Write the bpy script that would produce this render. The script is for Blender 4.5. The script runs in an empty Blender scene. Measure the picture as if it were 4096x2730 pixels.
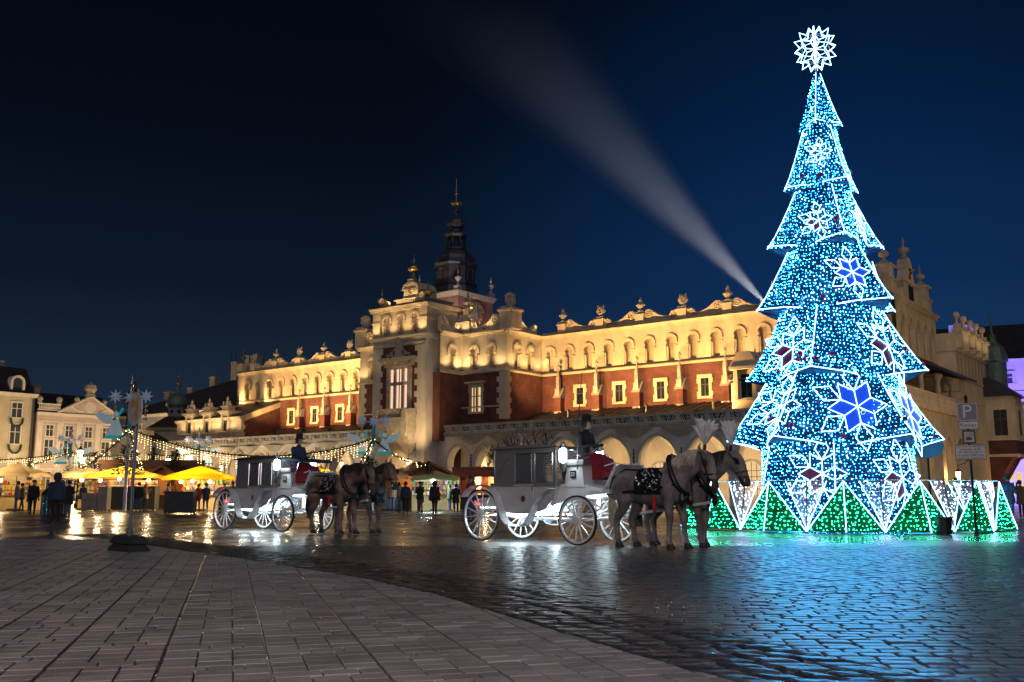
import bpy, math, random
from mathutils import Vector, Matrix, noise as mnoise
random.seed(7)
PI = math.pi
sc = bpy.context.scene
COL = sc.collection

# ---------------------------------------------------------------- camera
cam_d = bpy.data.cameras.new('camera'); cam = bpy.data.objects.new('camera', cam_d); COL.objects.link(cam)
cam_d.sensor_width = 36.0; cam_d.lens = 33.84; cam_d.clip_end = 3000; cam_d.clip_start = 0.05
cam.location = (0, 0, 1.1); cam.rotation_euler = (PI/2 + math.atan(610/3850.0), 0, 0)
sc.camera = cam
sc.render.engine = 'CYCLES'
sc.cycles.use_denoising = True
sc.cycles.max_bounces = 5; sc.cycles.diffuse_bounces = 2; sc.cycles.glossy_bounces = 3
sc.cycles.transmission_bounces = 4; sc.cycles.volume_bounces = 0; sc.cycles.transparent_max_bounces = 8
sc.cycles.sample_clamp_indirect = 3.0
sc.cycles.use_light_tree = True
sc.cycles.caustics_reflective = False; sc.cycles.caustics_refractive = False
sc.view_settings.view_transform = 'Standard'; sc.view_settings.look = 'None'
sc.view_settings.exposure = 0.0; sc.view_settings.gamma = 1.0

# ---------------------------------------------------------------- night sky
w = bpy.data.worlds.new('World'); sc.world = w; w.use_nodes = True
nt = w.node_tree; nt.nodes.clear()
o_ = nt.nodes.new('ShaderNodeOutputWorld'); bg = nt.nodes.new('ShaderNodeBackground')
tc = nt.nodes.new('ShaderNodeTexCoord'); sx = nt.nodes.new('ShaderNodeSeparateXYZ')
nt.links.new(tc.outputs['Generated'], sx.inputs[0])
ramp = nt.nodes.new('ShaderNodeValToRGB'); e = ramp.color_ramp.elements
e[0].position = 0.0; e[0].color = (0.016, 0.032, 0.062, 1)
e[1].position = 0.62; e[1].color = (0.0008, 0.0014, 0.0035, 1)
for p_, c_ in ((0.10, (0.0100, 0.0205, 0.040, 1)), (0.20, (0.0042, 0.0095, 0.021, 1)), (0.36, (0.0014, 0.0032, 0.0085, 1))):
    k = e.new(p_); k.color = c_
nt.links.new(sx.outputs[2], ramp.inputs[0])
# the blue haze glow round the tree is painted into the sky colour
dot = nt.nodes.new('ShaderNodeVectorMath'); dot.operation = 'DOT_PRODUCT'; dot.inputs[1].default_value = Vector((0.33, 0.93, 0.14)).normalized()
nt.links.new(tc.outputs['Generated'], dot.inputs[0])
mrw = nt.nodes.new('ShaderNodeMapRange'); mrw.inputs[1].default_value = .87; mrw.inputs[2].default_value = 1.0; nt.links.new(dot.outputs['Value'], mrw.inputs[0])
pw = nt.nodes.new('ShaderNodeMath'); pw.operation = 'POWER'; pw.inputs[1].default_value = 2.0; nt.links.new(mrw.outputs[0], pw.inputs[0])
gl = nt.nodes.new('ShaderNodeVectorMath'); gl.operation = 'SCALE'; gl.inputs[0].default_value = (0.0, 0.0165, 0.070); nt.links.new(pw.outputs[0], gl.inputs['Scale'])
add = nt.nodes.new('ShaderNodeVectorMath'); add.operation = 'ADD'
nt.links.new(ramp.outputs[0], add.inputs[0]); nt.links.new(gl.outputs[0], add.inputs[1])
nt.links.new(add.outputs[0], bg.inputs[0]); bg.inputs[1].default_value = 1.0
nt.links.new(bg.outputs[0], o_.inputs[0])
# one very soft, dim sun added behind the camera as front fill
sd = bpy.data.lights.new('fill_sun', 'SUN'); sd.energy = 0.36; sd.angle = math.radians(70); sd.color = (.98, .87, .90)
so = bpy.data.objects.new('fill_sun', sd); COL.objects.link(so); so.location = (0, -20, 30); so.rotation_euler = Vector((.02, 1.0, -.85)).to_track_quat('-Z', 'Y').to_euler()

# ---------------------------------------------------------------- helpers
def lamp(kind, name, loc, power, color, parent=None, target=None, angle=60, blend=.6, radius=.08, size=None):
    d = bpy.data.lights.new(name, kind); d.energy = power; d.color = color
    if kind == 'SPOT': d.spot_size = math.radians(angle); d.spot_blend = blend
    if kind in ('SPOT', 'POINT'): d.shadow_soft_size = radius
    if kind == 'AREA' and size: d.shape = 'RECTANGLE'; d.size, d.size_y = size
    o = bpy.data.objects.new(name, d); COL.objects.link(o); o.location = loc
    if target is not None:
        o.rotation_euler = (Vector(target) - Vector(loc)).to_track_quat('-Z', 'Y').to_euler()
    if parent: o.parent = parent
    return o

def tag(o, label=None, cat=None, group=None, kind=None):
    if label: o['label'] = label
    if cat: o['category'] = cat
    if group: o['group'] = group
    if kind: o['kind'] = kind
    return o
def thing(name, label, cat, loc=(0, 0, 0), rz=0, group=None):
    o = bpy.data.objects.new(name, None); COL.objects.link(o); o.location = loc; o.rotation_euler = (0, 0, rz)
    o.empty_display_size = .2
    return tag(o, label, cat, group)
def copy_tree(o, parent=None):
    c = o.copy(); COL.objects.link(c)
    if parent: c.parent = parent
    for ch in list(o.children): copy_tree(ch, c)
    return c

class MB:
    def __init__(s): s.v = []; s.f = []; s.m = []; s.cur = 0
    def add(s, vs, fs):
        b = len(s.v); s.v += [tuple(p) for p in vs]
        for f in fs: s.f.append([b + i for i in f]); s.m.append(s.cur)
        return s
    def box(s, x0, x1, y0, y1, z0, z1):
        return s.add([(x0,y0,z0),(x1,y0,z0),(x1,y1,z0),(x0,y1,z0),(x0,y0,z1),(x1,y0,z1),(x1,y1,z1),(x0,y1,z1)],
                     [(0,3,2,1),(4,5,6,7),(0,1,5,4),(1,2,6,5),(2,3,7,6),(3,0,4,7)])
    def cbox(s, c, d): return s.box(c[0]-d[0]/2, c[0]+d[0]/2, c[1]-d[1]/2, c[1]+d[1]/2, c[2]-d[2]/2, c[2]+d[2]/2)
    def prism(s, poly, a, b, axis='y'):           # 2D polygon extruded along an axis
        n = len(poly)
        P = {'y': lambda p, t: (p[0], t, p[1]), 'x': lambda p, t: (t, p[0], p[1]), 'z': lambda p, t: (p[0], p[1], t)}[axis]
        vs = [P(p, a) for p in poly] + [P(p, b) for p in poly]
        fs = [tuple(range(n))[::-1], tuple(range(n, 2*n))] + [(i, (i+1) % n, n+(i+1) % n, n+i) for i in range(n)]
        return s.add(vs, fs)
    def lathe(s, prof, c=(0, 0, 0), n=12, sx=1, sy=1, rot=0):   # profile of (r, z)
        vs = []; fs = []
        for r, z in prof:
            for k in range(n):
                a = 2*PI*(k+.5)/n + rot; vs.append((c[0]+r*sx*math.cos(a), c[1]+r*sy*math.sin(a), c[2]+z))
        for i in range(len(prof)-1):
            for k in range(n):
                fs.append((i*n+k, i*n+(k+1) % n, (i+1)*n+(k+1) % n, (i+1)*n+k))
        if prof[0][0] > 1e-4: fs.append(tuple(range(n))[::-1])
        if prof[-1][0] > 1e-4: fs.append(tuple(range((len(prof)-1)*n, len(prof)*n)))
        return s.add(vs, fs)
    def tube(s, pts, r, n=6, close=False):
        pts = [Vector(p) for p in pts]; m = len(pts); vs = []; fs = []
        rs = r if isinstance(r, (list, tuple)) else [r]*m
        up = None
        for i, p in enumerate(pts):
            if close: t = pts[(i+1) % m]-pts[i-1]
            else: t = pts[min(i+1, m-1)]-pts[max(i-1, 0)]
            t = t.normalized() if t.length > 1e-9 else Vector((0, 0, 1))
            if up is None: up = Vector((0, 0, 1)) if abs(t.z) < .9 else Vector((1, 0, 0))
            a = t.cross(up)
            if a.length < 1e-4: a = t.orthogonal()
            a.normalize(); b = a.cross(t); up = b
            for k in range(n):
                q = 2*PI*k/n; vs.append(p + (a*math.cos(q)+b*math.sin(q))*rs[i])
        M_ = m if close else m-1
        for i in range(M_):
            j = (i+1) % m
            for k in range(n): fs.append((i*n+k, i*n+(k+1) % n, j*n+(k+1) % n, j*n+k))
        if not close: fs += [tuple(range(n))[::-1], tuple(range((m-1)*n, m*n))]
        return s.add(vs, fs)
    def loft(s, rings, n=12):                      # rings: (centre, ra, rb, axis a, axis b)
        vs = []; fs = []
        for c, ra, rb, A, B in rings:
            c = Vector(c); A = Vector(A); B = Vector(B)
            for k in range(n):
                q = 2*PI*k/n; vs.append(c + A*(ra*math.cos(q)) + B*(rb*math.sin(q)))
        for i in range(len(rings)-1):
            for k in range(n): fs.append((i*n+k, i*n+(k+1) % n, (i+1)*n+(k+1) % n, (i+1)*n+k))
        fs += [tuple(range(n))[::-1], tuple(range((len(rings)-1)*n, len(rings)*n))]
        return s.add(vs, fs)
    def ball(s, c, r, n=8, m=5, sz=1):
        return s.lathe([(r*math.sin(PI*i/m) if 0 < i < m else 0, -r*sz*math.cos(PI*i/m)) for i in range(m+1)], c, n)
    def octa(s, c, r):
        x, y, z = c
        return s.add([(x+r,y,z),(x-r,y,z),(x,y+r,z),(x,y-r,z),(x,y,z+r),(x,y,z-r)],
                     [(0,2,4),(2,1,4),(1,3,4),(3,0,4),(2,0,5),(1,2,5),(3,1,5),(0,3,5)])
    def xf(s, M_, start=0):
        for i in range(start, len(s.v)): s.v[i] = tuple(M_ @ Vector(s.v[i]))
        return s
    def build(s, name, mats, parent=None, loc=None, rz=None, smooth=False, off=None):
        me = bpy.data.meshes.new(name)
        vs = s.v if off is None else [(p[0]-off[0], p[1]-off[1], p[2]-off[2]) for p in s.v]
        me.from_pydata(vs, [], s.f)
        if not isinstance(mats, (list, tuple)): mats = [mats]
        for m in mats: me.materials.append(m)
        if len(mats) > 1: me.polygons.foreach_set('material_index', s.m)
        if smooth: me.polygons.foreach_set('use_smooth', [True]*len(me.polygons))
        me.validate(); me.update()
        o = bpy.data.objects.new(name, me); COL.objects.link(o)
        if parent: o.parent = parent
        if loc is not None: o.location = loc
        if rz is not None: o.rotation_euler = (0, 0, rz)
        return o
def inst(src, parent, loc=None, rz=None, name=None):           # a further piece that shares the mesh
    o = bpy.data.objects.new(name or src.name.split('.')[0], src.data); COL.objects.link(o); o.parent = parent
    if loc is not None: o.location = loc
    if rz is not None: o.rotation_euler = (0, 0, rz)
    return o

# ---------------------------------------------------------------- materials
def mat(name, col, rough=.7, var=.18, scale=3.0, bump=0.0, bscale=None, metal=0.0, spec=.5, emit=None, estr=0, alpha=None, rnd=0, stretch=None, coat=0):
    m = bpy.data.materials.new(name); m.use_nodes = True; N = m.node_tree; b = N.nodes['Principled BSDF']
    b.inputs['Roughness'].default_value = rough; b.inputs['Metallic'].default_value = metal
    b.inputs['Specular IOR Level'].default_value = spec
    if coat: b.inputs['Coat Weight'].default_value = coat
    t = N.nodes.new('ShaderNodeTexCoord'); n = N.nodes.new('ShaderNodeTexNoise'); n.inputs['Scale'].default_value = scale; n.inputs['Detail'].default_value = 6
    vec = t.outputs['Object']
    if stretch:
        mp = N.nodes.new('ShaderNodeMapping'); mp.inputs['Scale'].default_value = stretch; N.links.new(vec, mp.inputs[0]); vec = mp.outputs[0]
    N.links.new(vec, n.inputs['Vector'])
    mx = N.nodes.new('ShaderNodeMix'); mx.data_type = 'RGBA'
    mx.inputs[6].default_value = (*[c*(1-var) for c in col], 1); mx.inputs[7].default_value = (*[min(1, c*(1+var)) for c in col], 1)
    mr = N.nodes.new('ShaderNodeMapRange'); mr.inputs[1].default_value = .3; mr.inputs[2].default_value = .7
    N.links.new(n.outputs[0], mr.inputs[0]); N.links.new(mr.outputs[0], mx.inputs[0])
    out = mx.outputs[2]
    if rnd:
        oi = N.nodes.new('ShaderNodeObjectInfo'); g = N.nodes.new('ShaderNodeNewGeometry')
        a = N.nodes.new('ShaderNodeMath'); a.operation = 'ADD'; N.links.new(oi.outputs['Random'], a.inputs[0]); N.links.new(g.outputs['Random Per Island'], a.inputs[1])
        fr = N.nodes.new('ShaderNodeMath'); fr.operation = 'FRACT'; N.links.new(a.outputs[0], fr.inputs[0])
        mr2 = N.nodes.new('ShaderNodeMapRange'); mr2.inputs[3].default_value = 1-rnd; mr2.inputs[4].default_value = 1+rnd; N.links.new(fr.outputs[0], mr2.inputs[0])
        vm = N.nodes.new('ShaderNodeVectorMath'); vm.operation = 'SCALE'; N.links.new(out, vm.inputs[0]); N.links.new(mr2.outputs[0], vm.inputs['Scale']); out = vm.outputs[0]
    N.links.new(out, b.inputs['Base Color'])
    if bump:
        n2 = N.nodes.new('ShaderNodeTexNoise'); n2.inputs['Scale'].default_value = bscale or scale*6; n2.inputs['Detail'].default_value = 4
        N.links.new(vec, n2.inputs['Vector'])
        bp = N.nodes.new('ShaderNodeBump'); bp.inputs['Strength'].default_value = bump; bp.inputs['Distance'].default_value = .02
        N.links.new(n2.outputs[0], bp.inputs['Height']); N.links.new(bp.outputs[0], b.inputs['Normal'])
    if emit is not None:
        b.inputs['Emission Color'].default_value = (*emit, 1); b.inputs['Emission Strength'].default_value = estr
    m.diffuse_color = (*col, 1)
    return m
def brickmat(name, c1, c2, mortar, bw=.26, rh=.085, ms=.012, rough=.85, bump=.4, plan=False, spec=.3, rot=0, wet=False):
    m = bpy.data.materials.new(name); m.use_nodes = True; N = m.node_tree; b = N.nodes['Principled BSDF']
    t = N.nodes.new('ShaderNodeTexCoord'); s = N.nodes.new('ShaderNodeSeparateXYZ'); N.links.new(t.outputs['Object'], s.inputs[0])
    c = N.nodes.new('ShaderNodeCombineXYZ')
    if plan:
        N.links.new(s.outputs[0], c.inputs[0]); N.links.new(s.outputs[1], c.inputs[1])
        mp = N.nodes.new('ShaderNodeMapping'); mp.inputs['Rotation'].default_value = (0, 0, rot); N.links.new(c.outputs[0], mp.inputs[0]); vec = mp.outputs[0]
    else:
        a = N.nodes.new('ShaderNodeMath'); a.operation = 'ADD'; N.links.new(s.outputs[0], a.inputs[0]); N.links.new(s.outputs[1], a.inputs[1])
        N.links.new(a.outputs[0], c.inputs[0]); N.links.new(s.outputs[2], c.inputs[1]); vec = c.outputs[0]
    k = N.nodes.new('ShaderNodeTexBrick'); N.links.new(vec, k.inputs['Vector'])
    k.inputs['Scale'].default_value = 1; k.inputs['Brick Width'].default_value = bw; k.inputs['Row Height'].default_value = rh
    k.inputs['Mortar Size'].default_value = ms; k.inputs['Color1'].default_value = (*c1, 1); k.inputs['Color2'].default_value = (*c2, 1); k.inputs['Mortar'].default_value = (*mortar, 1)
    n = N.nodes.new('ShaderNodeTexNoise'); n.inputs['Scale'].default_value = 1.3 if not plan else .35; n.inputs['Detail'].default_value = 8; N.links.new(t.outputs['Object'], n.inputs['Vector'])
    mr = N.nodes.new('ShaderNodeMapRange'); mr.inputs[1].default_value = .3; mr.inputs[2].default_value = .7; mr.inputs[3].default_value = .7; mr.inputs[4].default_value = 1.25; N.links.new(n.outputs[0], mr.inputs[0])
    vm = N.nodes.new('ShaderNodeVectorMath'); vm.operation = 'SCALE'; N.links.new(k.outputs[0], vm.inputs[0]); N.links.new(mr.outputs[0], vm.inputs['Scale'])
    N.links.new(vm.outputs[0], b.inputs['Base Color']); b.inputs['Roughness'].default_value = rough; b.inputs['Specular IOR Level'].default_value = spec
    if wet:
        mr3 = N.nodes.new('ShaderNodeMapRange'); mr3.inputs[1].default_value = .35; mr3.inputs[2].default_value = .65; mr3.inputs[3].default_value = rough-.09; mr3.inputs[4].default_value = rough+.1
        N.links.new(n.outputs[0], mr3.inputs[0]); N.links.new(mr3.outputs[0], b.inputs['Roughness'])
    bp = N.nodes.new('ShaderNodeBump'); bp.inputs['Strength'].default_value = bump; bp.inputs['Distance'].default_value = .02; bp.invert = True
    N.links.new(k.outputs['Fac'], bp.inputs['Height'])
    if wet:
        n3 = N.nodes.new('ShaderNodeTexNoise'); n3.inputs['Scale'].default_value = 5; n3.inputs['Detail'].default_value = 3; N.links.new(t.outputs['Object'], n3.inputs['Vector'])
        b2 = N.nodes.new('ShaderNodeBump'); b2.inputs['Strength'].default_value = .10; b2.inputs['Distance'].default_value = .04; N.links.new(n3.outputs[0], b2.inputs['Height'])
        N.links.new(b2.outputs[0], bp.inputs['Normal'])
    N.links.new(bp.outputs[0], b.inputs['Normal'])
    return m
def glow(name, col, strength, cut=False):
    m = bpy.data.materials.new(name); m.use_nodes = True; N = m.node_tree; N.nodes.clear()
    o = N.nodes.new('ShaderNodeOutputMaterial'); e = N.nodes.new('ShaderNodeEmission'); e.inputs[0].default_value = (*col, 1); e.inputs[1].default_value = strength
    N.links.new(e.outputs[0], o.inputs[0])
    if cut: m.cycles.emission_sampling = 'NONE'
    return m

WARM = (1.0, .56, .19); WARM2 = (1.0, .66, .31); COOL = (.72, .93, 1.0)
m_plaster = mat('cream_plaster', (.60, .50, .35), .85, .20, 1.4, .25, 30, stretch=(1, 1, .45))
m_plaster2 = mat('pebble_plaster', (.46, .38, .26), .9, .15, 5, .8, 45)
m_pale = mat('pale_plaster', (.62, .56, .47), .85, .18, 1.1, .2, 20, stretch=(1, 1, .5))
m_stone = mat('grey_stone', (.40, .36, .30), .85, .22, 3, .4, 25)
m_stoned = mat('dark_stone', (.24, .23, .22), .85, .25, 3, .5, 20)
m_brick = brickmat('red_brick', (.145, .033, .026), (.080, .021, .018), (.16, .085, .07), ms=.016)
m_brickd = brickmat('tower_brick', (.24, .10, .09), (.17, .07, .065), (.25, .17, .15))
m_roof = mat('dark_sheet_roof', (.035, .035, .045), .45, .3, 2, .2, 10, spec=.4)
m_tile = mat('dark_tiles', (.05, .03, .028), .7, .3, 3, .6, 18)
m_copper = mat('patinated_copper', (.12, .19, .17), .5, .3, 4, metal=.3)
m_lead = mat('lead_sheet', (.085, .085, .095), .45, .3, 3, .2, metal=.4)
m_gold = mat('gilding', (.75, .48, .14), .3, .15, 8, metal=.9)
m_silver = mat('bright_metal', (.65, .66, .68), .22, .1, 8, metal=.9)
m_glass = mat('dark_window_glass', (.02, .024, .03), .08, .2, 2, spec=.8)
m_black = mat('black_paint', (.012, .012, .013), .45, .2, 8)
m_dark = mat('dark_grey_paint', (.05, .052, .055), .55, .25, 5)
m_wood = mat('brown_boards', (.22, .10, .045), .7, .35, 3, .4, stretch=(1, 1, 8))
m_woodd = mat('dark_boards', (.07, .04, .025), .75, .35, 3, .4, stretch=(1, 1, 8))
m_lit = glow('lit_window', (1.0, .66, .30), .9)
m_litpink = glow('lit_room', (1.0, .60, .40), 1.1)
m_flood = glow('floodlight_glass', (1.0, .80, .50), 14)
m_warmbulb = glow('warm_bulb', (1.0, .74, .36), 26)
m_whitebulb = glow('white_lamp', (.80, .93, 1.0), 16)
m_led = glow('blue_white_led', (.04, .44, 1.0), 105)
m_led2 = glow('dim_blue_led', (.02, .27, 1.0), 34)
m_led3 = glow('bright_blue_led', (.05, .52, 1.0), 400)
m_ledw = glow('white_led_rope', (.30, .60, 1.0), 6.5)
m_ledg = glow('green_led', (.02, 1.0, .40), 70)
# ================================================================ ground
m_ground = brickmat('wet_sett_paving', (.078, .086, .094), (.060, .068, .076), (.012, .013, .014), .26, .16, .014, .27, .25, plan=True, spec=.9, rot=.35, wet=True)
m_sett = mat('wet_sett', (.075, .084, .094), .29, .3, 6, .28, 30, spec=.9, rnd=.3)
m_cobble = mat('dark_cobble', (.040, .042, .046), .31, .35, 7, .8, 16, spec=.8, rnd=.4)
m_slab = mat('pale_paving_slab', (.30, .276, .275), .62, .26, 1.6, .35, 45, spec=.35, rnd=.2)
m_joint = mat('dark_joint_sand', (.02, .02, .021), .8, .3, 6)

g = MB().add([(-700, -250, -.014), (700, -250, -.014), (700, 1100, -.014), (-700, 1100, -.014)], [(0, 1, 2, 3)]).build('ground', m_ground)
tag(g, 'wet dark sett paving of the market square', None, None, 'structure')

BND = [(1.75, 4.6), (1.35, 5.93), (1.08, 6.48), (.83, 7.0), (.43, 7.96), (-.11, 9.23), (-.85, 11.0), (-1.9, 12.94), (-4.13, 16.22), (-7.28, 20.38), (-10.29, 24.52), (-14.99, 30.0), (-22, 36)]
def xb(y):
    if y <= BND[0][1]: return BND[0][0]
    for (x0, y0), (x1, y1) in zip(BND, BND[1:]):
        if y <= y1: return x0+(x1-x0)*(y-y0)/(y1-y0)
    return BND[-1][0]
def xo(y): return xb(y) + 1.22 + max(0, y-9)*.02
def clip(poly, p, d):                            # keep the side where cross(d, q-p) > 0 (left of d)
    out = []
    for i in range(len(poly)):
        a = poly[i]; b = poly[(i+1) % len(poly)]
        ca = d[0]*(a[1]-p[1])-d[1]*(a[0]-p[0]); cb = d[0]*(b[1]-p[1])-d[1]*(b[0]-p[0])
        if ca > 0: out.append(a)
        if ca*cb < 0:
            t = ca/(ca-cb); out.append((a[0]+(b[0]-a[0])*t, a[1]+(b[1]-a[1])*t))
    return out
def cutline(poly, fx, keep_left):
    cy = sum(p[1] for p in poly)/len(poly); cx = sum(p[0] for p in poly)/len(poly)
    p = (fx(cy), cy); d = (fx(cy+.12)-fx(cy-.12), .24)
    if all((d[0]*(q[1]-p[1])-d[1]*(q[0]-p[0]) > 0) == keep_left for q in poly): return poly
    if not keep_left: d = (-d[0], -d[1])
    return clip(poly, p, d)
def shrink(poly, s):
    n = len(poly); cx = sum(p[0] for p in poly)/n; cy = sum(p[1] for p in poly)/n
    out = []
    for x, y in poly:
        l = math.hypot(x-cx, y-cy) or 1; k = max(0.2, (l-s)/l); out.append((cx+(x-cx)*k, cy+(y-cy)*k))
    return out
def area(poly): return abs(sum(poly[i-1][0]*poly[i][1]-poly[i][0]*poly[i-1][1] for i in range(len(poly))))/2
def piece(mb, poly, zt, ch, dome=0, tilt=(0, 0)):
    n = len(poly); cx = sum(p[0] for p in poly)/n; cy = sum(p[1] for p in poly)/n
    def zz(p, z): return z+(p[0]-cx)*tilt[0]+(p[1]-cy)*tilt[1]
    r0 = [(x, y, -.03) for x, y in poly]; r1 = [(p[0], p[1], zz(p, zt-ch)) for p in poly]
    q = shrink(poly, ch*1.5); r2 = [(p[0], p[1], zz(p, zt)) for p in q]
    vs = r0+r1+r2; fs = []
    for a in (0, n):
        for i in range(n): fs.append((a+i, a+(i+1) % n, a+n+(i+1) % n, a+n+i))
    if dome:
        q = shrink(poly, .045); b = len(vs); vs += [(p[0], p[1], zz(p, zt+dome)) for p in q]
        for i in range(n): fs.append((2*n+i, 2*n+(i+1) % n, b+(i+1) % n, b+i))
        fs.append(tuple(range(b, b+n)))
    else: fs.append(tuple(range(2*n, 3*n)))
    mb.add(vs, fs)
def rectpoly(o, a, b, u0, u1, v0, v1, gap, jit=0):
    out = []
    for u, v in ((u0+gap, v0+gap), (u1-gap, v0+gap), (u1-gap, v1-gap), (u0+gap, v1-gap)):
        u += random.uniform(-jit, jit); v += random.uniform(-jit, jit)
        out.append((o[0]+a[0]*u+b[0]*v, o[1]+a[1]*u+b[1]*v))
    return out
def infield(p):
    x, y = p; return 5.2 < y < 27 and abs(x) < y*.56+.6
def lay(name, single, m, pieces, label, zfun, ch, dome, tl):
    base = thing(name, label, 'paving', (0, 0, 0)); del base['category']; base['kind'] = 'structure'
    pieces.sort(key=lambda q: q[1]); big = MB()
    for i, (poly, d) in enumerate(pieces):
        z = zfun(); t = (random.gauss(0, tl), random.gauss(0, tl))
        if i < 300:
            mb = MB(); piece(mb, poly, z, ch, dome, t); mb.build(single, m, base)
        else: piece(big, poly, z, ch, dome, t)
    tag(big.build(single+'_field', m, base), kind='stuff')
    return base
# pale slabs, laid in strips
A = (-.277, .961); Bv = (.961, .277)
slabs = []
for s in range(-40, 22):
    for r in range(12, 190):
        off = .075 if (r+s*2) % 5 == 0 else 0
        v0 = r*.178
        o = ((s*.69+.29)*Bv[0], (s*.69+.29)*Bv[1])
        xs = [0, .23+off, .46+off, .69]
        for k in range(3):
            g0 = .009 if k == 0 else .006; 
            poly = rectpoly(o, Bv, A, xs[k]+(.006 if k == 0 else 0), xs[k+1]-(.006 if k == 2 else 0), v0, v0+.178, .0065, .0012)
            cx = sum(p[0] for p in poly)/4; cy = sum(p[1] for p in poly)/4
            if not infield((cx, cy)) or cy > 24: continue
            if cx > xb(cy)+.2: continue
            if max(p[0]-xb(p[1]) for p in poly) > -.01: poly = cutline(poly, lambda y: xb(y)-.01, True)
            if len(poly) < 3 or area(poly) < .004: continue
            slabs.append((poly, math.hypot(cx, cy)))
lay('slab_pavement', 'paving_slab', m_slab, slabs, 'curved pavement of small pale rectangular slabs with dark joints', lambda: random.gauss(0, .0016), .004, 0, .004)
# dark cobble band along the curve
cob = []; y = 5.0; row = 0
while y < 27:
    stp = random.uniform(.15, .2); x0 = 0; w_ = xo(y)-xb(y)
    while x0 < w_-.08:
        wd = min(random.uniform(.2, .36), w_-x0)
        if w_-x0-wd < .12: wd = w_-x0
        poly = [(xb(y)+x0+.014, y+.012), (xb(y)+x0+wd-.014, y+.012), (xb(y+stp)+x0+wd-.014, y+stp-.012), (xb(y+stp)+x0+.014, y+stp-.012)]
        poly = [(p[0]+random.uniform(-.012, .012), p[1]+random.uniform(-.012, .012)+.10*x0) for p in poly]
        # chamfered corners
        pp = []
        for i in range(4):
            a = poly[i]; b = poly[(i+1) % 4]; t = random.uniform(.1, .2)
            pp += [(a[0]+(b[0]-a[0])*t, a[1]+(b[1]-a[1])*t), (b[0]+(a[0]-b[0])*t, b[1]+(a[1]-b[1])*t)]
        c = (pp[0][0], pp[0][1])
        if infield(c): cob.append((pp, math.hypot(*c)))
        x0 += wd
    y += stp
lay('cobble_strip', 'cobblestone', m_cobble, cob, 'curved band of dark rounded cobbles beside the pale slabs', lambda: random.gauss(-.002, .004), .008, .007, .02)
# wet setts in two sectors of different bond
setts = []
def sector_far(x, y): return y > 7.6 + 1.05*max(0, (x-1.0))*.75 + 2.0
for far in (0, 1):
    an = -.06 if not far else .62
    a = (math.cos(an), math.sin(an)); b = (-math.sin(an), math.cos(an))
    for r in range(-220, 260):
        v0 = r*.152; sh = random.uniform(0, .26)
        for c in range(-120, 140):
            u0 = c*.25+sh; u1 = u0+.25; cx = a[0]*(u0+.12)+b[0]*(v0+.08); cy = a[1]*(u0+.12)+b[1]*(v0+.08)
            if cy < 5.2 or cy > 21 or not infield((cx, cy)) or cx < xo(cy)-.2: continue
            if bool(sector_far(cx, cy)) != bool(far): continue
            poly = rectpoly((0, 0), a, b, u0, u1, v0, v0+.152, .0085, .004)
            if min(p[0]-xo(p[1]) for p in poly) < .02: poly = cutline(poly, lambda q: xo(q)+.02, False)
            if len(poly) < 3 or area(poly) < .005: continue
            pp = []
            for i in range(len(poly)):
                p = poly[i]; q = poly[(i+1) % len(poly)]; l = math.hypot(q[0]-p[0], q[1]-p[1]); t = min(.3, .022/max(l, .01))
                pp += [(p[0]+(q[0]-p[0])*t, p[1]+(q[1]-p[1])*t), (q[0]+(p[0]-q[0])*t, q[1]+(p[1]-q[1])*t)]
            setts.append((pp, math.hypot(cx, cy)))
lay('sett_paving', 'sett', m_sett, setts, 'wet bluish stone setts reflecting the lit tree', lambda: random.gauss(0, .0025), .006, .003, .012)
# ================================================================ the cloth hall (local x runs along the front to the right, y goes back)
HR = -math.radians(37.6); HO = (-50.0, 54.4, 0.0)
def L2W(x, y, z=0):
    c, s = math.cos(HR), math.sin(HR); return Vector((x*c-y*s, x*s+y*c, z))
hall = thing('cloth_hall', 'long floodlit cream and red brick arcaded hall with scrolled parapet', 'building', L2W(*HO[:2]), HR)
ZFIT = {'crowning_gable': (15.6, .62, .9), 'gable_moulding': (15.6, .62, .9), 'corner_pillar': (14.9, .57, 0), 'statue_pillar': (14.2, .72, 0), 'turret': (13.4, .68, 0), 'end_gable': (13.4, .68, 0), 'vent_turret': (13.4, .68, 0)}
for k_ in ('gable_scrollwork', 'aedicule', 'aedicule_niche', 'aedicule_cornice', 'monogram_stage', 'monogram_cornice', 'crowning_arch', 'gable_turret', 'statue'): ZFIT[k_] = (13.35, .6, -1.0)
def HB(mb, name, m, parent=None, smooth=False):
    fit = ZFIT.get(name)
    if name in ('letter_monogram', 'ball_finial'): fit = (13.35, .6, -1.0) if mb.v[0][0] > -30 else (15.6, .62, .9)
    if fit: mb.v = [(x, y+fit[2], z if z < fit[0] else fit[0]+(z-fit[0])*fit[1]) for x, y, z in mb.v]
    return mb.build(name, m, parent or hall, off=HO, smooth=smooth)
def hloc(x, y, z): return (x-HO[0], y-HO[1], z)

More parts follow.
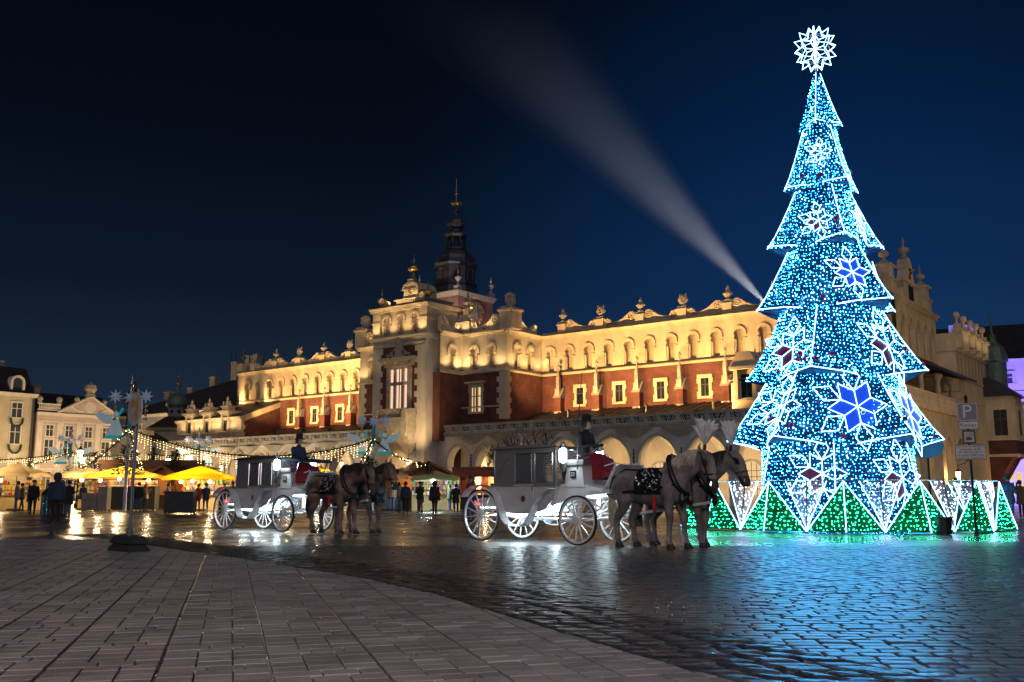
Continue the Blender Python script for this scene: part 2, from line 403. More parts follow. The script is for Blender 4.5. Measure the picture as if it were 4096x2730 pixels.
def arch_pts(cx, w, zs, kind, n=8):
    pts = []
    if kind == 'round':
        for i in range(2*n+1):
            a = PI - PI*i/(2*n); pts.append((cx+w/2*math.cos(a), zs+w/2*math.sin(a)))
    else:                                        # pointed: two arcs
        R = w*.62; d = R-w/2; h = math.sqrt(R*R-d*d); amax = math.asin(h/R)
        for i in range(n+1): a = amax*i/n; pts.append((cx+d-R*math.cos(a), zs+R*math.sin(a)))
        for i in range(n-1, -1, -1): a = amax*i/n; pts.append((cx-d+R*math.cos(a), zs+R*math.sin(a)))
    return pts
def arch_panel(mb, x0, x1, z0, z1, cx, w, zb, zs, y0, y1, kind='round', P=None, soff=True):
    # wall with an arched hole; reveal from y0 (front) to y1
    P = P or (lambda x, y, z: (x, y, z))
    ap = arch_pts(cx, w, zs, kind); l, r = cx-w/2, cx+w/2
    def q(a, b, c, d): mb.add([P(*a), P(*b), P(*c), P(*d)], [(0, 1, 2, 3)])
    if zb > z0+1e-3: q((x0, y0, z0), (x1, y0, z0), (x1, y0, zb), (x0, y0, zb))
    if l > x0+1e-3: q((x0, y0, zb), (l, y0, zb), (l, y0, z1), (x0, y0, z1))
    if x1 > r+1e-3: q((r, y0, zb), (x1, y0, zb), (x1, y0, z1), (r, y0, z1))
    for (ax, az), (bx, bz) in zip(ap, ap[1:]): q((ax, y0, az), (bx, y0, bz), (bx, y0, z1), (ax, y0, z1))
    full = [(l, zb)]+ap+[(r, zb)]
    for (ax, az), (bx, bz) in zip(full, full[1:]): q((ax, y0, az), (ax, y1, az), (bx, y1, bz), (bx, y0, bz))
    if zb > z0+1e-3: q((l, y0, zb), (r, y0, zb), (r, y1, zb), (l, y1, zb))
def arch_ring(mb, cx, w, zs, t, y0, y1, kind='round', P=None, zb=None):
    P = P or (lambda x, y, z: (x, y, z))
    a = arch_pts(cx, w, zs, kind); b = arch_pts(cx, w+2*t, zs, kind)
    if zb is not None: a = [(cx-w/2, zb)]+a+[(cx+w/2, zb)]; b = [(cx-w/2-t, zb)]+b+[(cx+w/2+t, zb)]
    for i in range(len(a)-1):
        for A_, B_ in ((((a[i], y0), (a[i+1], y0)), ((b[i+1], y0), (b[i], y0))), (((b[i], y0), (b[i+1], y0)), ((b[i+1], y1), (b[i], y1))), (((a[i], y1), (a[i+1], y1)), ((a[i+1], y0), (a[i], y0)))):
            mb.add([P(p[0], y, p[1]) for p, y in (*A_, *B_)], [(0, 1, 2, 3)])
PX = lambda x, y, z: (x, y, z)
def side(X, sgn):                                # map (s along y, depth, z) onto a wall that faces sgn*x at x = X
    return lambda x, y, z: (X - sgn*y, x, z)

CORN = [(0, 0), (-.10, 0), (-.10, .06), (-.16, .10), (-.16, .15), (-.26, .22), (-.30, .30), (0, .34)]     # (out, up) cornice
STR = [(0, 0), (-.05, 0), (-.10, .06), (-.10, .14), (-.05, .2), (0, .22)]
def run_profile(prof, x0, x1, yf, z, m, name):   # along x
    mb = MB(); mb.prism([(yf+a, z+b) for a, b in prof], x0, x1, 'x'); return HB(mb, name, m)
def run_side(prof, X, sgn, y0, y1, z, m, name):
    mb = MB(); mb.prism([(X-sgn*a, z+b) for a, b in prof], y0, y1, 'y'); return HB(mb, name, m)

# ---- masks, urns and volutes of the parapet
def urn_mesh():
    mb = MB(); mb.box(-.36, .36, -.3, .3, 0, .09); mb.lathe([(.30, .09), (.30, .17), (.16, .22), (.13, .34), (.24, .42), (.30, .56), (.33, .62), (.24, .66), (.20, .78), (.13, .92), (.15, .98), (.09, 1.08), (.03, 1.2), (.0, 1.22)], n=10)
    for k in range(8):
        a = k*PI/4; mb.ball((.30*math.cos(a), .30*math.sin(a), .6), .07, 6, 4)
    return mb
def mask_mesh():
    mb = MB(); mb.box(-.36, .36, -.3, .3, 0, .09); mb.lathe([(.3, .09), (.2, .2), (.2, .26), (.3, .4), (.33, .6), (.3, .82), (.2, .95), (0, 1.0)], n=10, sy=.8)
    mb.ball((0, -.26, .56), .08, 6, 4); mb.ball((-.13, -.22, .68), .06, 6, 4); mb.ball((.13, -.22, .68), .06, 6, 4)
    mb.box(-.14, .14, -.29, -.2, .36, .42)
    for s in (-1, 1): mb.lathe([(.09, 0), (.06, .16), (0, .26)], (s*.22, 0, .86), 6); mb.ball((s*.32, -.02, .58), .1, 6, 4)
    return mb
mU = urn_mesh().build('urn_finial', m_stone, hall); mM = mask_mesh().build('mask_finial', m_stone, hall)
proto_used = {'u': False, 'm': False}
def finial(kind, x, y, z, s=1.0, rz=0):
    src = mU if kind == 'u' else mM
    if not proto_used[kind]: proto_used[kind] = True; o = src
    else: o = inst(src, hall)
    o.location = hloc(x, y, z); o.scale = (s, s, s); o.rotation_euler = (0, 0, rz); return o
def spiral(mb, cx, cz, r, y, sgn, P=PX):
    pts = []
    for i in range(22):
        a = i/21*3.4*PI; rr = r*(1-.82*i/21); pts.append(P(cx+sgn*rr*math.sin(a), y, cz+rr*math.cos(a)))
    mb.tube(pts, r*.20, 5)
def scroll(x0, x1, y, zb, tall_left, P=PX, m=None, H=.92):
    L = x1-x0; mb = MB(); pts = [(x0, zb)]
    prof = [(0, .80), (.08, .98), (.17, .98), (.27, .78), (.40, .52), (.55, .34), (.68, .26), (.76, .30), (.82, .56), (.90, .66), (1, .60)]
    if not tall_left: prof = [(1-a, b) for a, b in prof][::-1]
    pts += [(x0+a*L, zb+b*H) for a, b in prof]+[(x1, zb)]
    n = len(pts)
    vs = [P(px, y, pz) for px, pz in pts]+[P(px, y+.3, pz) for px, pz in pts]
    mb.add(vs, [tuple(range(n)), tuple(range(n, 2*n))[::-1]]+[(i, (i+1) % n, n+(i+1) % n, n+i) for i in range(n)])
    # raised moulding along the top
    mb.tube([P(px, y-.03, pz-.03) for px, pz in pts[1:-1]], .07, 5)
    a, b = (.13, .87) if tall_left else (.87, .13)
    sg = 1 if tall_left else -1
    spiral(mb, x0+a*L, zb+.64*H, .33*H, y-.05, sg, P); spiral(mb, x0+b*L, zb+.40*H, .24*H, y-.05, -sg, P)
    return HB(mb, 'scroll', m or m_plaster)
def pedestal(x, y, z0, z1, w=.72, d=.55, m=None):
    mb = MB(); mb.box(x-w/2, x+w/2, y-.12, y+d, z0, z1-.1); mb.box(x-w/2-.09, x+w/2+.09, y-.2, y+d+.08, z1-.1, z1); mb.cur = 1; mb.box(x-w/2-.03, x+w/2+.03, y-.14, y+d, z1, z1+.08)
    return HB(mb, 'pedestal', [m or m_plaster, m_stoned])

ZS, ZA, ZC = 10.16, 10.40, 13.02      # string course, attic wall, cornice
def attic_front(x0, x1, y, cs, P=PX, zs0=ZA, zc=ZC, w=.74, zsp=11.9):
    # piers and arched niches; back wall of rough plaster behind
    mb = MB(); ed = [x0]+[(a+b)/2 for a, b in zip(cs, cs[1:])]+[x1]
    for i, c in enumerate(cs): arch_panel(mb, ed[i], ed[i+1], zs0, zc, c, w, zs0+.12, zsp, y, y+.3, 'round', P)
    HB(mb, 'attic_wall', m_plaster)
    mb = MB(); mb.add([P(x0, y+.302, zs0), P(x1, y+.302, zs0), P(x1, y+.302, zc), P(x0, y+.302, zc)], [(0, 1, 2, 3)]); HB(mb, 'niche_back', m_plaster2)
    for c in cs:
        mb = MB(); arch_ring(mb, c, w, zsp, .19, y-.11, y+.1, 'round', P)
        for s in (-1, 1):
            for zz, t in ((zsp-.13, .12), (zsp-.36, .07)):
                a = c+s*(w/2+.06); vs = [P(a+dx, y+dy, zz+dz) for dx, dy, dz in ((-.12,-.09,0),(.12,-.09,0),(.12,.1,0),(-.12,.1,0),(-.12,-.09,t),(.12,-.09,t),(.12,.1,t),(-.12,.1,t))]
                mb.add(vs, [(0,3,2,1),(4,5,6,7),(0,1,5,4),(1,2,6,5),(2,3,7,6),(3,0,4,7)])
            a = c+s*(w/2-.07); mb.tube([P(a, y+.1, zs0+.14), P(a, y+.1, zsp-.36)], .075, 6)
        HB(mb, 'niche_arch', m_plaster)

def small_window(x, y, z0, z1, w, P=PX, lit=None, name='window'):
    mb = MB(); t = .2
    def bx(a0, a1, b0, b1, c0, c1):
        vs = [P(*p) for p in ((a0,b0,c0),(a1,b0,c0),(a1,b1,c0),(a0,b1,c0),(a0,b0,c1),(a1,b0,c1),(a1,b1,c1),(a0,b1,c1))]
        mb.add(vs, [(0,3,2,1),(4,5,6,7),(0,1,5,4),(1,2,6,5),(2,3,7,6),(3,0,4,7)])
    bx(x-w/2-t, x-w/2, y-.07, y+.1, z0, z1); bx(x+w/2, x+w/2+t, y-.07, y+.1, z0, z1)
    bx(x-w/2-t-.06, x+w/2+t+.06, y-.1, y+.1, z1, z1+.26); bx(x-w/2-t-.06, x+w/2+t+.06, y-.14, y+.1, z0-.16, z0)
    for s in (-1, 1):
        for zz in (z0+.02, z1-.34): bx(x+s*(w/2+t)-.10 if s > 0 else x+s*(w/2+t)-.10, x+s*(w/2+t)+.10, y-.065, y+.1, zz, zz+.32)
    f = HB(mb, name, m_plaster)
    mb = MB(); mb.add([P(x-w/2, y+.0-.006, z0), P(x+w/2, y-.006, z0), P(x+w/2, y-.006, z1), P(x-w/2, y-.006, z1)], [(0, 1, 2, 3)]); HB(mb, 'pane', lit or m_glass).parent = f
    mb = MB()
    bx(x-.035, x+.035, y-.04, y, z0, z1); bx(x-w/2, x+w/2, y-.04, y-.004, z0+(z1-z0)*.62, z0+(z1-z0)*.62+.07)
    for s in (-1, 1): bx(x+s*w/2-.035, x+s*w/2+.035, y-.035, y-.003, z0, z1)
    HB(mb, 'mullion', m_dark).parent = f
    return f
def pinnacle(x, y=61.0):
    mb = MB(); mb.box(x-.26, x+.26, y-.55, y, 7.0, 8.35); b = HB(mb, 'buttress', m_brick)
    mb = MB(); mb.box(x-.32, x+.32, y-.62, y, 7.0, 7.3); HB(mb, 'buttress_base', m_stone).parent = b
    mb = MB()
    mb.prism([(y-.72, 8.35), (y, 8.35), (y, 9.15), (y-.12, 9.15)], x-.34, x+.34, 'x')
    mb.box(x-.2, x+.2, y-.62, y-.22, 8.5, 9.05); mb.box(x-.13, x+.13, y-.55, y-.29, 9.05, 9.95)
    mb.prism([(x-.15, 9.6), (x+.15, 9.6), (x, 9.98)], y-.58, y-.26, 'y')
    mb.lathe([(.15, 9.95), (.06, 10.25), (.05, 10.4), (.12, 10.48), (.06, 10.56), (.05, 10.7), (.13, 10.78), (.14, 10.86), (.05, 10.95), (.06, 11.02), (0, 11.05)], (x, y-.42, 0), 8)
    p = HB(mb, 'pinnacle', m_stone); p.parent = b
def wing(x0, x1, niches, pins, wins, peds):
    y = 61.0
    mb = MB(); mb.box(x0, x1, y, y+9.0, 0, ZS); HB(mb, 'wall', m_brick)
    mb = MB(); mb.box(x0, x1, y+.45, y+9.0, ZS+.01, ZC+.30); HB(mb, 'attic_core', m_plaster2)
    attic_front(x0, x1, y, niches)
    run_profile([(a*1.1, b*1.1) for a, b in STR], x0, x1, y, ZS, m_plaster, 'string_course')
    run_profile(CORN, x0, x1, y, ZC, m_plaster, 'cornice')
    mb = MB(); mb.box(x0, x1, y-.34, y+.4, ZC+.345, ZC+.37); HB(mb, 'cornice_flashing', m_tile)
    mb = MB(); mb.box(x0, x1, y-.13, y+.0, ZS+.245, ZS+.27); HB(mb, 'ledge_tiles', m_tile)
    mb = MB(); mb.box(x0, x1, y+.03, y+.42, ZC+.36, ZC+.56); HB(mb, 'parapet', m_plaster)
    for p in pins: pinnacle(p)
    for q in wins: small_window(q, y, 7.78, 9.05, .62)
    pk = sorted(peds)
    for i, (x, k) in enumerate(pk):
        pedestal(x, y, ZC+.36, 14.15); finial(k, x, y+.2, 14.23)
    for (a, ka), (b, kb) in zip(pk, pk[1:]):
        scroll(a+.38, b-.38, y+.05, ZC+.5, ka == 'u')
    return pk
# right wing
pr = [-42.14+3.47*i for i in range(8)]
nr = [-43.14+1.755*i for i in range(15)]
kr = [(-42.14+.1+3.47*i, 'um'[i % 2]) for i in range(8)]
wing(-43.97, -17.2, nr, pr[:6], [p+1.72 for p in pr[:6]], kr)
# left wing
nl = [-81.05+1.78*i for i in range(12)]
pl = [-72.45, -68.9, -65.35, -61.6]
wing(-82.7, -59.6, nl, pl, [-74.0, -70.6, -67.1, -63.5], [(-80.3, 'm'), (-76.85, 'u'), (-73.3, 'm'), (-69.8, 'u'), (-66.2, 'm'), (-62.4, 'u')])
mb = MB(); mb.prism([(60.9, 13.3), (70.1, 13.3), (65.5, 13.9)], -82.5, -17.4, 'x'); HB(mb, 'roof', m_roof)
# end turrets of the left gable
for (x, yy, h) in ((-82.45, 61.3, 14.6), (-81.2, 66.0, 14.4)):
    mb = MB(); mb.box(x-.45, x+.45, yy-.35, yy+.55, ZC+.36, h); mb.box(x-.55, x+.55, yy-.45, yy+.65, h, h+.15)
    mb.cur = 1; mb.lathe([(.42, h+.15), (.25, h+.3), (.12, h+.5), (.1, h+.8), (.26, h+1.0), (.3, h+1.15), (.2, h+1.35), (.06, h+1.5), (.05, h+2.0), (.12, h+2.1), (.03, h+2.3), (.0, h+2.9)], (x, yy+.1, 0), 10); HB(mb, 'turret', [m_plaster, m_copper])
mb = MB(); mb.prism([(62.6, ZC+.3), (63.2, 14.2), (64.0, 14.6), (64.2, 15.6), (64.9, 16.2), (66.1, 16.2), (66.8, 15.6), (67.0, 14.6), (67.8, 14.2), (68.4, ZC+.3)], -82.6, -82.0, 'x')
mb.cur = 1; mb.lathe([(.3, 16.2), (.15, 16.6), (.3, 16.9), (.35, 17.15), (.2, 17.4), (.06, 17.6), (.05, 18.2), (.12, 18.3), (0, 18.9)], (-82.3, 65.5, 0), 10); HB(mb, 'end_gable', [m_plaster, m_copper])
mb = MB(); mb.lathe([(.5, 14.0), (.5, 14.6), (.42, 14.9), (.16, 15.3), (0, 15.4)], (-79.2, 64, 0), 10); HB(mb, 'vent_turret', m_copper)

# ---- central block
XC = -51.83
# y = 56.36 face and its returns
mb = MB(); mb.box(-59.7, -43.97, 56.36, 66, 0, ZS); HB(mb, 'wall', m_brick)
mb = MB(); mb.box(-59.2, -44.47, 56.82, 66, ZS, ZC+.3); HB(mb, 'attic_core', m_plaster2)
for sx_ in (1, -1):
    def R(a): return XC+sx_*a                    # mirrored about the centre
    xs = sorted((R(3.53), R(7.86)))
    attic_front(xs[0], xs[1], 56.36, sorted([R(4.75), R(6.45)]))
    run_profile([(a*1.1, b*1.1) for a, b in STR], xs[0], xs[1]+(.1 if sx_ > 0 else 0), 56.36, ZS, m_plaster, 'string_course')
    run_profile(CORN, xs[0], xs[1]+(.3 if sx_ > 0 else 0), 56.36, ZC, m_plaster, 'cornice')
    X = R(7.86); P = side(X, sx_)
    attic_front(56.36, 61.0, 0, [57.7, 59.4], P)
    run_side([(a*1.1, b*1.1) for a, b in STR], X, -sx_*-1, 56.36, 61, ZS, m_plaster, 'string_course')
    run_side(CORN, X, sx_, 56.36-.3, 61, ZC, m_plaster, 'cornice')
    # inner return, up to the tower body
    X3 = R(3.53); P3 = side(X3, sx_)
    attic_front(53.8, 56.36, 0, [55.15], P3, w=.8)
    run_side([(a*1.1, b*1.1) for a, b in STR], X3, sx_, 53.8, 56.36, ZS, m_plaster, 'string_course')
    run_side(CORN, X3, sx_, 53.8, 56.36, ZC, m_plaster, 'cornice')
    # quoins on the corner
    mb = MB()
    for i in range(9):
        z = 6.6+i*.4; l = .62 if i % 2 else .45
        a, b = sorted((X-sx_*l*1.4, X+sx_*.03)); mb.box(a, b, 56.33, 56.36+l, z, z+.4)
    HB(mb, 'quoin', m_plaster)
    mb = MB(); a, b = sorted((X3+sx_*.002, X+sx_*.04)); mb.box(a, b, 56.31, 56.36, 7.55, 7.66); HB(mb, 'brick_band', m_plaster)
    # pillar with bird on the corner, small pedestals
    mb = MB(); mb.box(X-.62, X+.62, 56.3, 57.5, ZC+.36, 14.75); mb.box(X-.74, X+.74, 56.16, 57.62, 14.75, 14.9); mb.cur = 1; mb.prism([(X-.7, 14.9), (X+.7, 14.9), (X+.35, 15.25), (X-.35, 15.25)], 56.2, 57.6, 'y')
    mb.lathe([(.3, 15.25), (.42, 15.35), (.3, 15.5), (.36, 15.75), (.44, 16.1), (.40, 16.5), (.44, 16.7), (.36, 17.05), (.2, 17.2), (0, 17.25)], (X, 56.9, 0), 10); mb.ball((X-.15, 56.5, 16.75), .09, 6, 4); mb.ball((X+.15, 56.5, 16.75), .09, 6, 4)
    HB(mb, 'corner_pillar', [m_plaster, m_stone])
    s0, s1 = sorted((R(4.35), R(7.2)))
    scroll(s0, s1, 56.42, ZC+.4, sx_ < 0, H=1.2)
    scroll(57.55, 60.4, .06, ZC+.4, True, P, H=1.1)
    scroll(53.9, 56.0, .06, ZC+.4, True, P3, H=1.2)
    mb = MB(); Y3 = 56.3; c = R(3.75); mb.box(c-.55, c+.55, Y3, Y3+.9, ZC+.36, 14.2); mb.box(c-.68, c+.68, Y3-.13, Y3+1.0, 14.2, 14.35)
    mb.box(c-.25, c+.25, Y3+.2, Y3+.7, 14.35, 15.7); mb.box(c-.36, c+.36, Y3+.1, Y3+.8, 15.7, 15.85)
    mb.cur = 1; mb.lathe([(.3, 15.85), (.18, 15.95), (.18, 16.15), (.38, 16.4), (.42, 16.55), (.2, 16.65), (.18, 16.9), (.28, 17.05), (.1, 17.2), (.08, 17.6), (0, 17.9)], (c, Y3+.45, 0), 10)
    for q in (-.48, .48): mb.lathe([(.2, 14.35), (.24, 14.6), (.18, 14.9), (.2, 15.1), (.1, 15.25), (0, 15.3)], (c+q, Y3+.2, 0), 8)
    HB(mb, 'statue_pillar', [m_plaster, m_stone])
    if sx_ > 0:                                 # lit window with pediment
        f = small_window(R(5.0), 56.36, 7.25, 9.1, .95, lit=m_lit)
        mb = MB(); mb.box(R(5.0)-.95, R(5.0)+.95, 56.05, 56.36, 9.42, 9.56); mb.box(R(5.0)-.8, R(5.0)+.8, 56.2, 56.36, 9.36, 9.42)
        for q in (-.17, .17): mb.box(R(5.0)+q-.04, R(5.0)+q+.04, 56.22, 56.35, 7.25, 9.1)
        p = HB(mb, 'window_head', m_plaster); p.parent = f
# tower body
mb = MB(); mb.box(-55.36, -48.3, 53.8, 57, 5.0, ZS); HB(mb, 'wall', m_brick)
mb = MB(); mb.box(-54.8, -48.86, 54.3, 57, ZS, 13.3); HB(mb, 'attic_core', m_plaster2)
TL, TR = -54.6, -49.06
mb = MB()
arch_panel(mb, TL, TR, 0, 6.2, XC, 2.5, 0, 2.9, 53.0, 54.3, 'pointed')
mb.box(TL, TR, 53.02, 57, 6.2, 13.1); mb.box(TL, TL+1.3, 53.03, 57, 0, 6.2); mb.box(TR-1.3, TR, 53.03, 57, 0, 6.2)
HB(mb, 'tower_wall', m_pale)
mb = MB(); mb.box(-53.75, -49.9, 52.99, 53.03, 6.95, 12.32); HB(mb, 'brick_field', m_brick)
mb = MB()
for s in (-1, 1):
    for i in range(12):
        z = 7.0+i*.44; l = .34 if i % 2 else 0
        a, b = sorted((XC+s*2.78, XC+s*(2.05-l))); mb.box(a, b, 52.96, 53.04, z, z+.44)
HB(mb, 'quoin', m_pale)
for s in (-1, 1):                                # returns of the quoins and edge strips
    mb = MB(); X = XC+s*2.79; a, b = sorted((X, X+s*.05)); mb.box(a, b, 53.05, 53.78, 0, 13.1); HB(mb, 'corner_strip', m_pale)
run_profile(STR, TL, TR, 52.97, 12.36, m_pale, 'string_course')
mb = MB(); mb.prism([(53.0+a*1.3, 12.75+b*1.2) for a, b in CORN], TL-.3, TR+.3, 'x'); mb.box(TL-.3, TR+.3, 53.02, 57, 12.75, 13.12); HB(mb, 'cornice', m_pale)
# upper stage with niches
attic_front(TL+.05, TR-.05, 53.15, [XC-1.5, XC, XC+1.5], zs0=13.16, zc=15.2, w=.72, zsp=14.45)
for s in (-1, 1):
    mb = MB(); a, b = sorted((XC+s*2.12, XC+s*2.9)); mb.box(a, b, 52.95, 57, 13.16, 15.2); mb.box(a-.06, b+.06, 52.87, 57, 14.3, 14.42); HB(mb, 'corner_pier', m_plaster)
mb = MB(); mb.box(TL+.1, TR-.1, 53.6, 57, 13.16, 15.2); HB(mb, 'attic_core', m_plaster2)
mb = MB(); mb.prism([(53.0+a*1.2, 15.2+b) for a, b in CORN], TL-.35, TR+.35, 'x'); mb.box(TL-.35, TR+.35, 53.02, 57.2, 15.2, 15.53); mb.cur = 1; mb.box(TL-.4, TR+.4, 52.6, 57.3, 15.54, 15.6); HB(mb, 'cornice', [m_plaster, m_tile])
# gablet with clock-like niche, scrolls and ball finials
mb = MB(); mb.box(XC-1.5, XC+1.5, 53.2, 56.5, 15.6, 16.6); mb.box(XC-1.65, XC+1.65, 53.05, 56.6, 16.6, 16.75); mb.prism([(XC-1.1, 16.75), (XC+1.1, 16.75), (XC+.8, 17.1), (XC+.72, 17.9), (XC-.72, 17.9), (XC-.8, 17.1)], 53.3, 55.5, 'y')
mb.box(XC-.95, XC+.95, 53.15, 55.6, 17.9, 18.02); mb.prism([(XC-.82+.0, 18.02)]+[(XC-.8*math.cos(PI*i/10), 18.02+1.05*math.sin(PI*i/10)) for i in range(11)], 53.25, 55.4, 'y')
mb.box(XC-.3, XC+.3, 53.2, 53.8, 19.05, 19.25); HB(mb, 'crowning_gable', m_plaster)
mb = MB(); arch_ring(mb, XC, 1.4, 18.05, .13, 53.15, 53.3); HB(mb, 'gable_moulding', m_plaster)
def ballfin(x, y, z, s, name='ball_finial'):
    mb = MB(); mb.lathe([(.36*s, 0), (.28*s, .15*s), (.18*s, .35*s), (.26*s, .45*s), (.14*s, .6*s), (.14*s, .9*s)], (x, y, z), 8); mb.cur = 1
    mb.lathe([(.14*s, .9*s), (.36*s, 1.05*s), (.42*s, 1.3*s), (.36*s, 1.5*s), (.12*s, 1.62*s)], (x, y, z), 10); mb.cur = 0
    mb.lathe([(.1*s, 1.62*s), (.06*s, 1.9*s), (.15*s, 2.1*s), (.06*s, 2.3*s), (.03*s, 2.7*s), (0, 3.1*s)], (x, y, z), 8)
    return HB(mb, name, [m_copper, m_gold], smooth=True)
ballfin(XC, 53.6, 19.2, 1.2)
for s in (-1, 1):
    ballfin(XC+s*2.45, 52.6, 15.6, .95)
    scroll(*sorted((XC+s*1.55, XC+s*2.3)), 53.2, 15.55, s < 0, H=.9)
mb = MB()
for x, y, z, b in ((0, 0, .0, 1), (.12, 0, -.16, 0), (-.05, 0, .2, 0)): pass
mb.tube([(XC-.12, 53.12, 17.2), (XC+.14, 53.12, 17.28), (XC+.14, 53.12, 17.45), (XC-.12, 53.12, 17.6), (XC-.12, 53.12, 17.78), (XC+.14, 53.12, 17.84)], .045, 5)
HB(mb, 'letter_monogram', m_black)
# big window
f = small_window(XC+.15, 52.965, 7.45, 10.55, 2.0, lit=m_litpink, name='grand_window')
mb = MB()
for q in (-.62, -.2, .45): pass
for q in (-.42, .42): mb.box(XC+.15+q-.13, XC+.15+q+.13, 52.84, 52.99, 7.45, 10.55)
mb.box(XC-.85, XC+1.15, 52.84, 52.99, 9.3, 9.55)
for s in (-1, 1): mb.box(XC+.15+s*1.1-.18, XC+.15+s*1.1+.18, 52.82, 53, 7.45, 10.7)
p = HB(mb, 'stone_mullion', m_stone); p.parent = f
mb = MB(); mb.box(XC+.15-1.5, XC+.15+1.5, 52.75, 53, 10.75, 11.1); mb.box(XC+.15-1.7, XC+.15+1.7, 52.55, 53, 11.1, 11.25); mb.box(XC+.15-1.85, XC+.15+1.85, 52.4, 53, 11.25, 11.42)
for i in range(9): mb.box(XC-1.35+i*.37, XC-1.2+i*.37, 52.62, 52.8, 10.93, 11.1)
p = HB(mb, 'window_hood', m_stone); p.parent = f
mb = MB(); c = XC+.15; mb.box(c-.6, c+.6, 52.7, 52.97, 11.43, 11.6); mb.box(c-.36, c+.36, 52.72, 52.97, 11.6, 12.3)
for q in (-.24, 0, .24): mb.box(c+q-.09, c+q+.09, 52.7, 52.97, 12.3, 12.65+(.12 if q == 0 else 0))
mb.lathe([(.14, 12.7), (.2, 12.85), (.12, 12.95), (.12, 13.05), (0, 13.15)], (c, 52.8, 0), 8)
for s in (-1, 1):
    spiral(mb, c+s*.72, 11.72, .2, 52.75, s); spiral(mb, c+s*1.12, 11.62, .13, 52.75, -s); mb.tube([(c+s*.36, 52.75, 12.1), (c+s*.6, 52.75, 12.0), (c+s*.8, 52.75, 11.7), (c+s*1.25, 52.75, 11.7)], .06, 5)
HB(mb, 'coat_of_arms', m_stone)
# a small lit fir behind the pane of the big window
# balcony
mb = MB(); c = XC+.15; bx0, bx1 = c-1.75, c+1.75
mb.box(bx0, bx1, 51.85, 53, 6.6, 6.75); mb.box(bx0-.05, bx1+.05, 51.8, 53, 7.3, 7.42); mb.box(bx0, bx0+.45, 51.85, 53, 6.75, 7.3); mb.box(bx1-.45, bx1, 51.85, 53, 6.75, 7.3); mb.box(bx0+.45, bx1-.45, 52.02, 52.1, 6.75, 7.3); mb.box(bx0, bx1, 51.9, 53, 5.6, 6.6)
HB(mb, 'balcony', m_stone)
mb = MB()
for i in range(14):
    for j in range(3):
        x = bx0+.55+i*.185; z = 6.82+j*.16; mb.tube([(x, 52.0, z), (x+.14, 52.0, z+.12)], .03, 4); mb.tube([(x+.14, 52.0, z), (x, 52.0, z+.12)], .03, 4)
HB(mb, 'balcony_tracery', m_stone)
for q in (-1.35, 0, 1.35):
    mb = MB()
    for i in range(4): mb.box(c+q-.28, c+q+.28, 51.95+.26*i, 53, 5.6-.26*(i+1), 5.6-.26*i)
    HB(mb, 'corbel', m_stone)
# ---- arcades along the front
YA = 54.4
def arcade(x0, x1, cs, w, tag_m):
    mb = MB(); ed = [x0]+[(a+b)/2 for a, b in zip(cs, cs[1:])]+[x1]
    for i, c in enumerate(cs): arch_panel(mb, ed[i], ed[i+1], 0, 5.45, c, w[i], 0, 3.02 if w[i] > 2.4 else 3.35, YA, YA+.7, 'pointed')
    mb.add([(x0, YA+.7, 0), (x1, YA+.7, 0), (x1, YA+.7, .01), (x0, YA+.7, .01)], [(0, 1, 2, 3)])
    HB(mb, 'arcade_wall', tag_m)
    mb = MB(); mb.box(x0, x1, YA+.72, YA+6.5, 5.25, 5.4); HB(mb, 'arcade_ceiling', m_pale)
    for i, c in enumerate(cs):
        mb = MB(); zs = 3.02 if w[i] > 2.4 else 3.35
        arch_ring(mb, c, w[i]+.0, zs, .11, YA-.05, YA+.2, 'pointed', zb=1.2); arch_ring(mb, c, w[i]+.30, zs, .09, YA-.11, YA+.02, 'pointed', zb=1.9)
        HB(mb, 'arch_moulding', tag_m)
    for a in ed[1:-1]:
        mb = MB(); mb.box(a-.42, a+.42, YA-.12, YA+.8, 0, .35); mb.prism([(a-.34, 2.3), (a+.34, 2.3), (a+.44, 2.55), (a-.44, 2.55)], YA-.14, YA+.78, 'y'); HB(mb, 'pier_capital', m_stone)
        mb = MB()                               # wrought iron wall anchor
        mb.tube([(a, YA-.06, 3.0), (a, YA-.06, 3.85)], .03, 5)
        for z, q in ((3.15, .1), (3.4, .13), (3.65, .1)): mb.tube([(a-q, YA-.06, z), (a+q, YA-.06, z)], .028, 5)
        mb.ball((a, YA-.06, 3.9), .06, 6, 4); HB(mb, 'wall_anchor', m_black)
        # vault springers on the inner wall and behind the pier
        mb = MB()
        for yy in (YA+6.2 if not -59.7 < a < -43.97 else YA+1.9, YA+.9):
            mb.lathe([(.03, 2.7), (.16, 3.2), (.42, 3.9), (.85, 4.55), (1.35, 5.0), (1.72, 5.25)], (a, yy, 0), 16)
        HB(mb, 'vault_springer', m_pale)
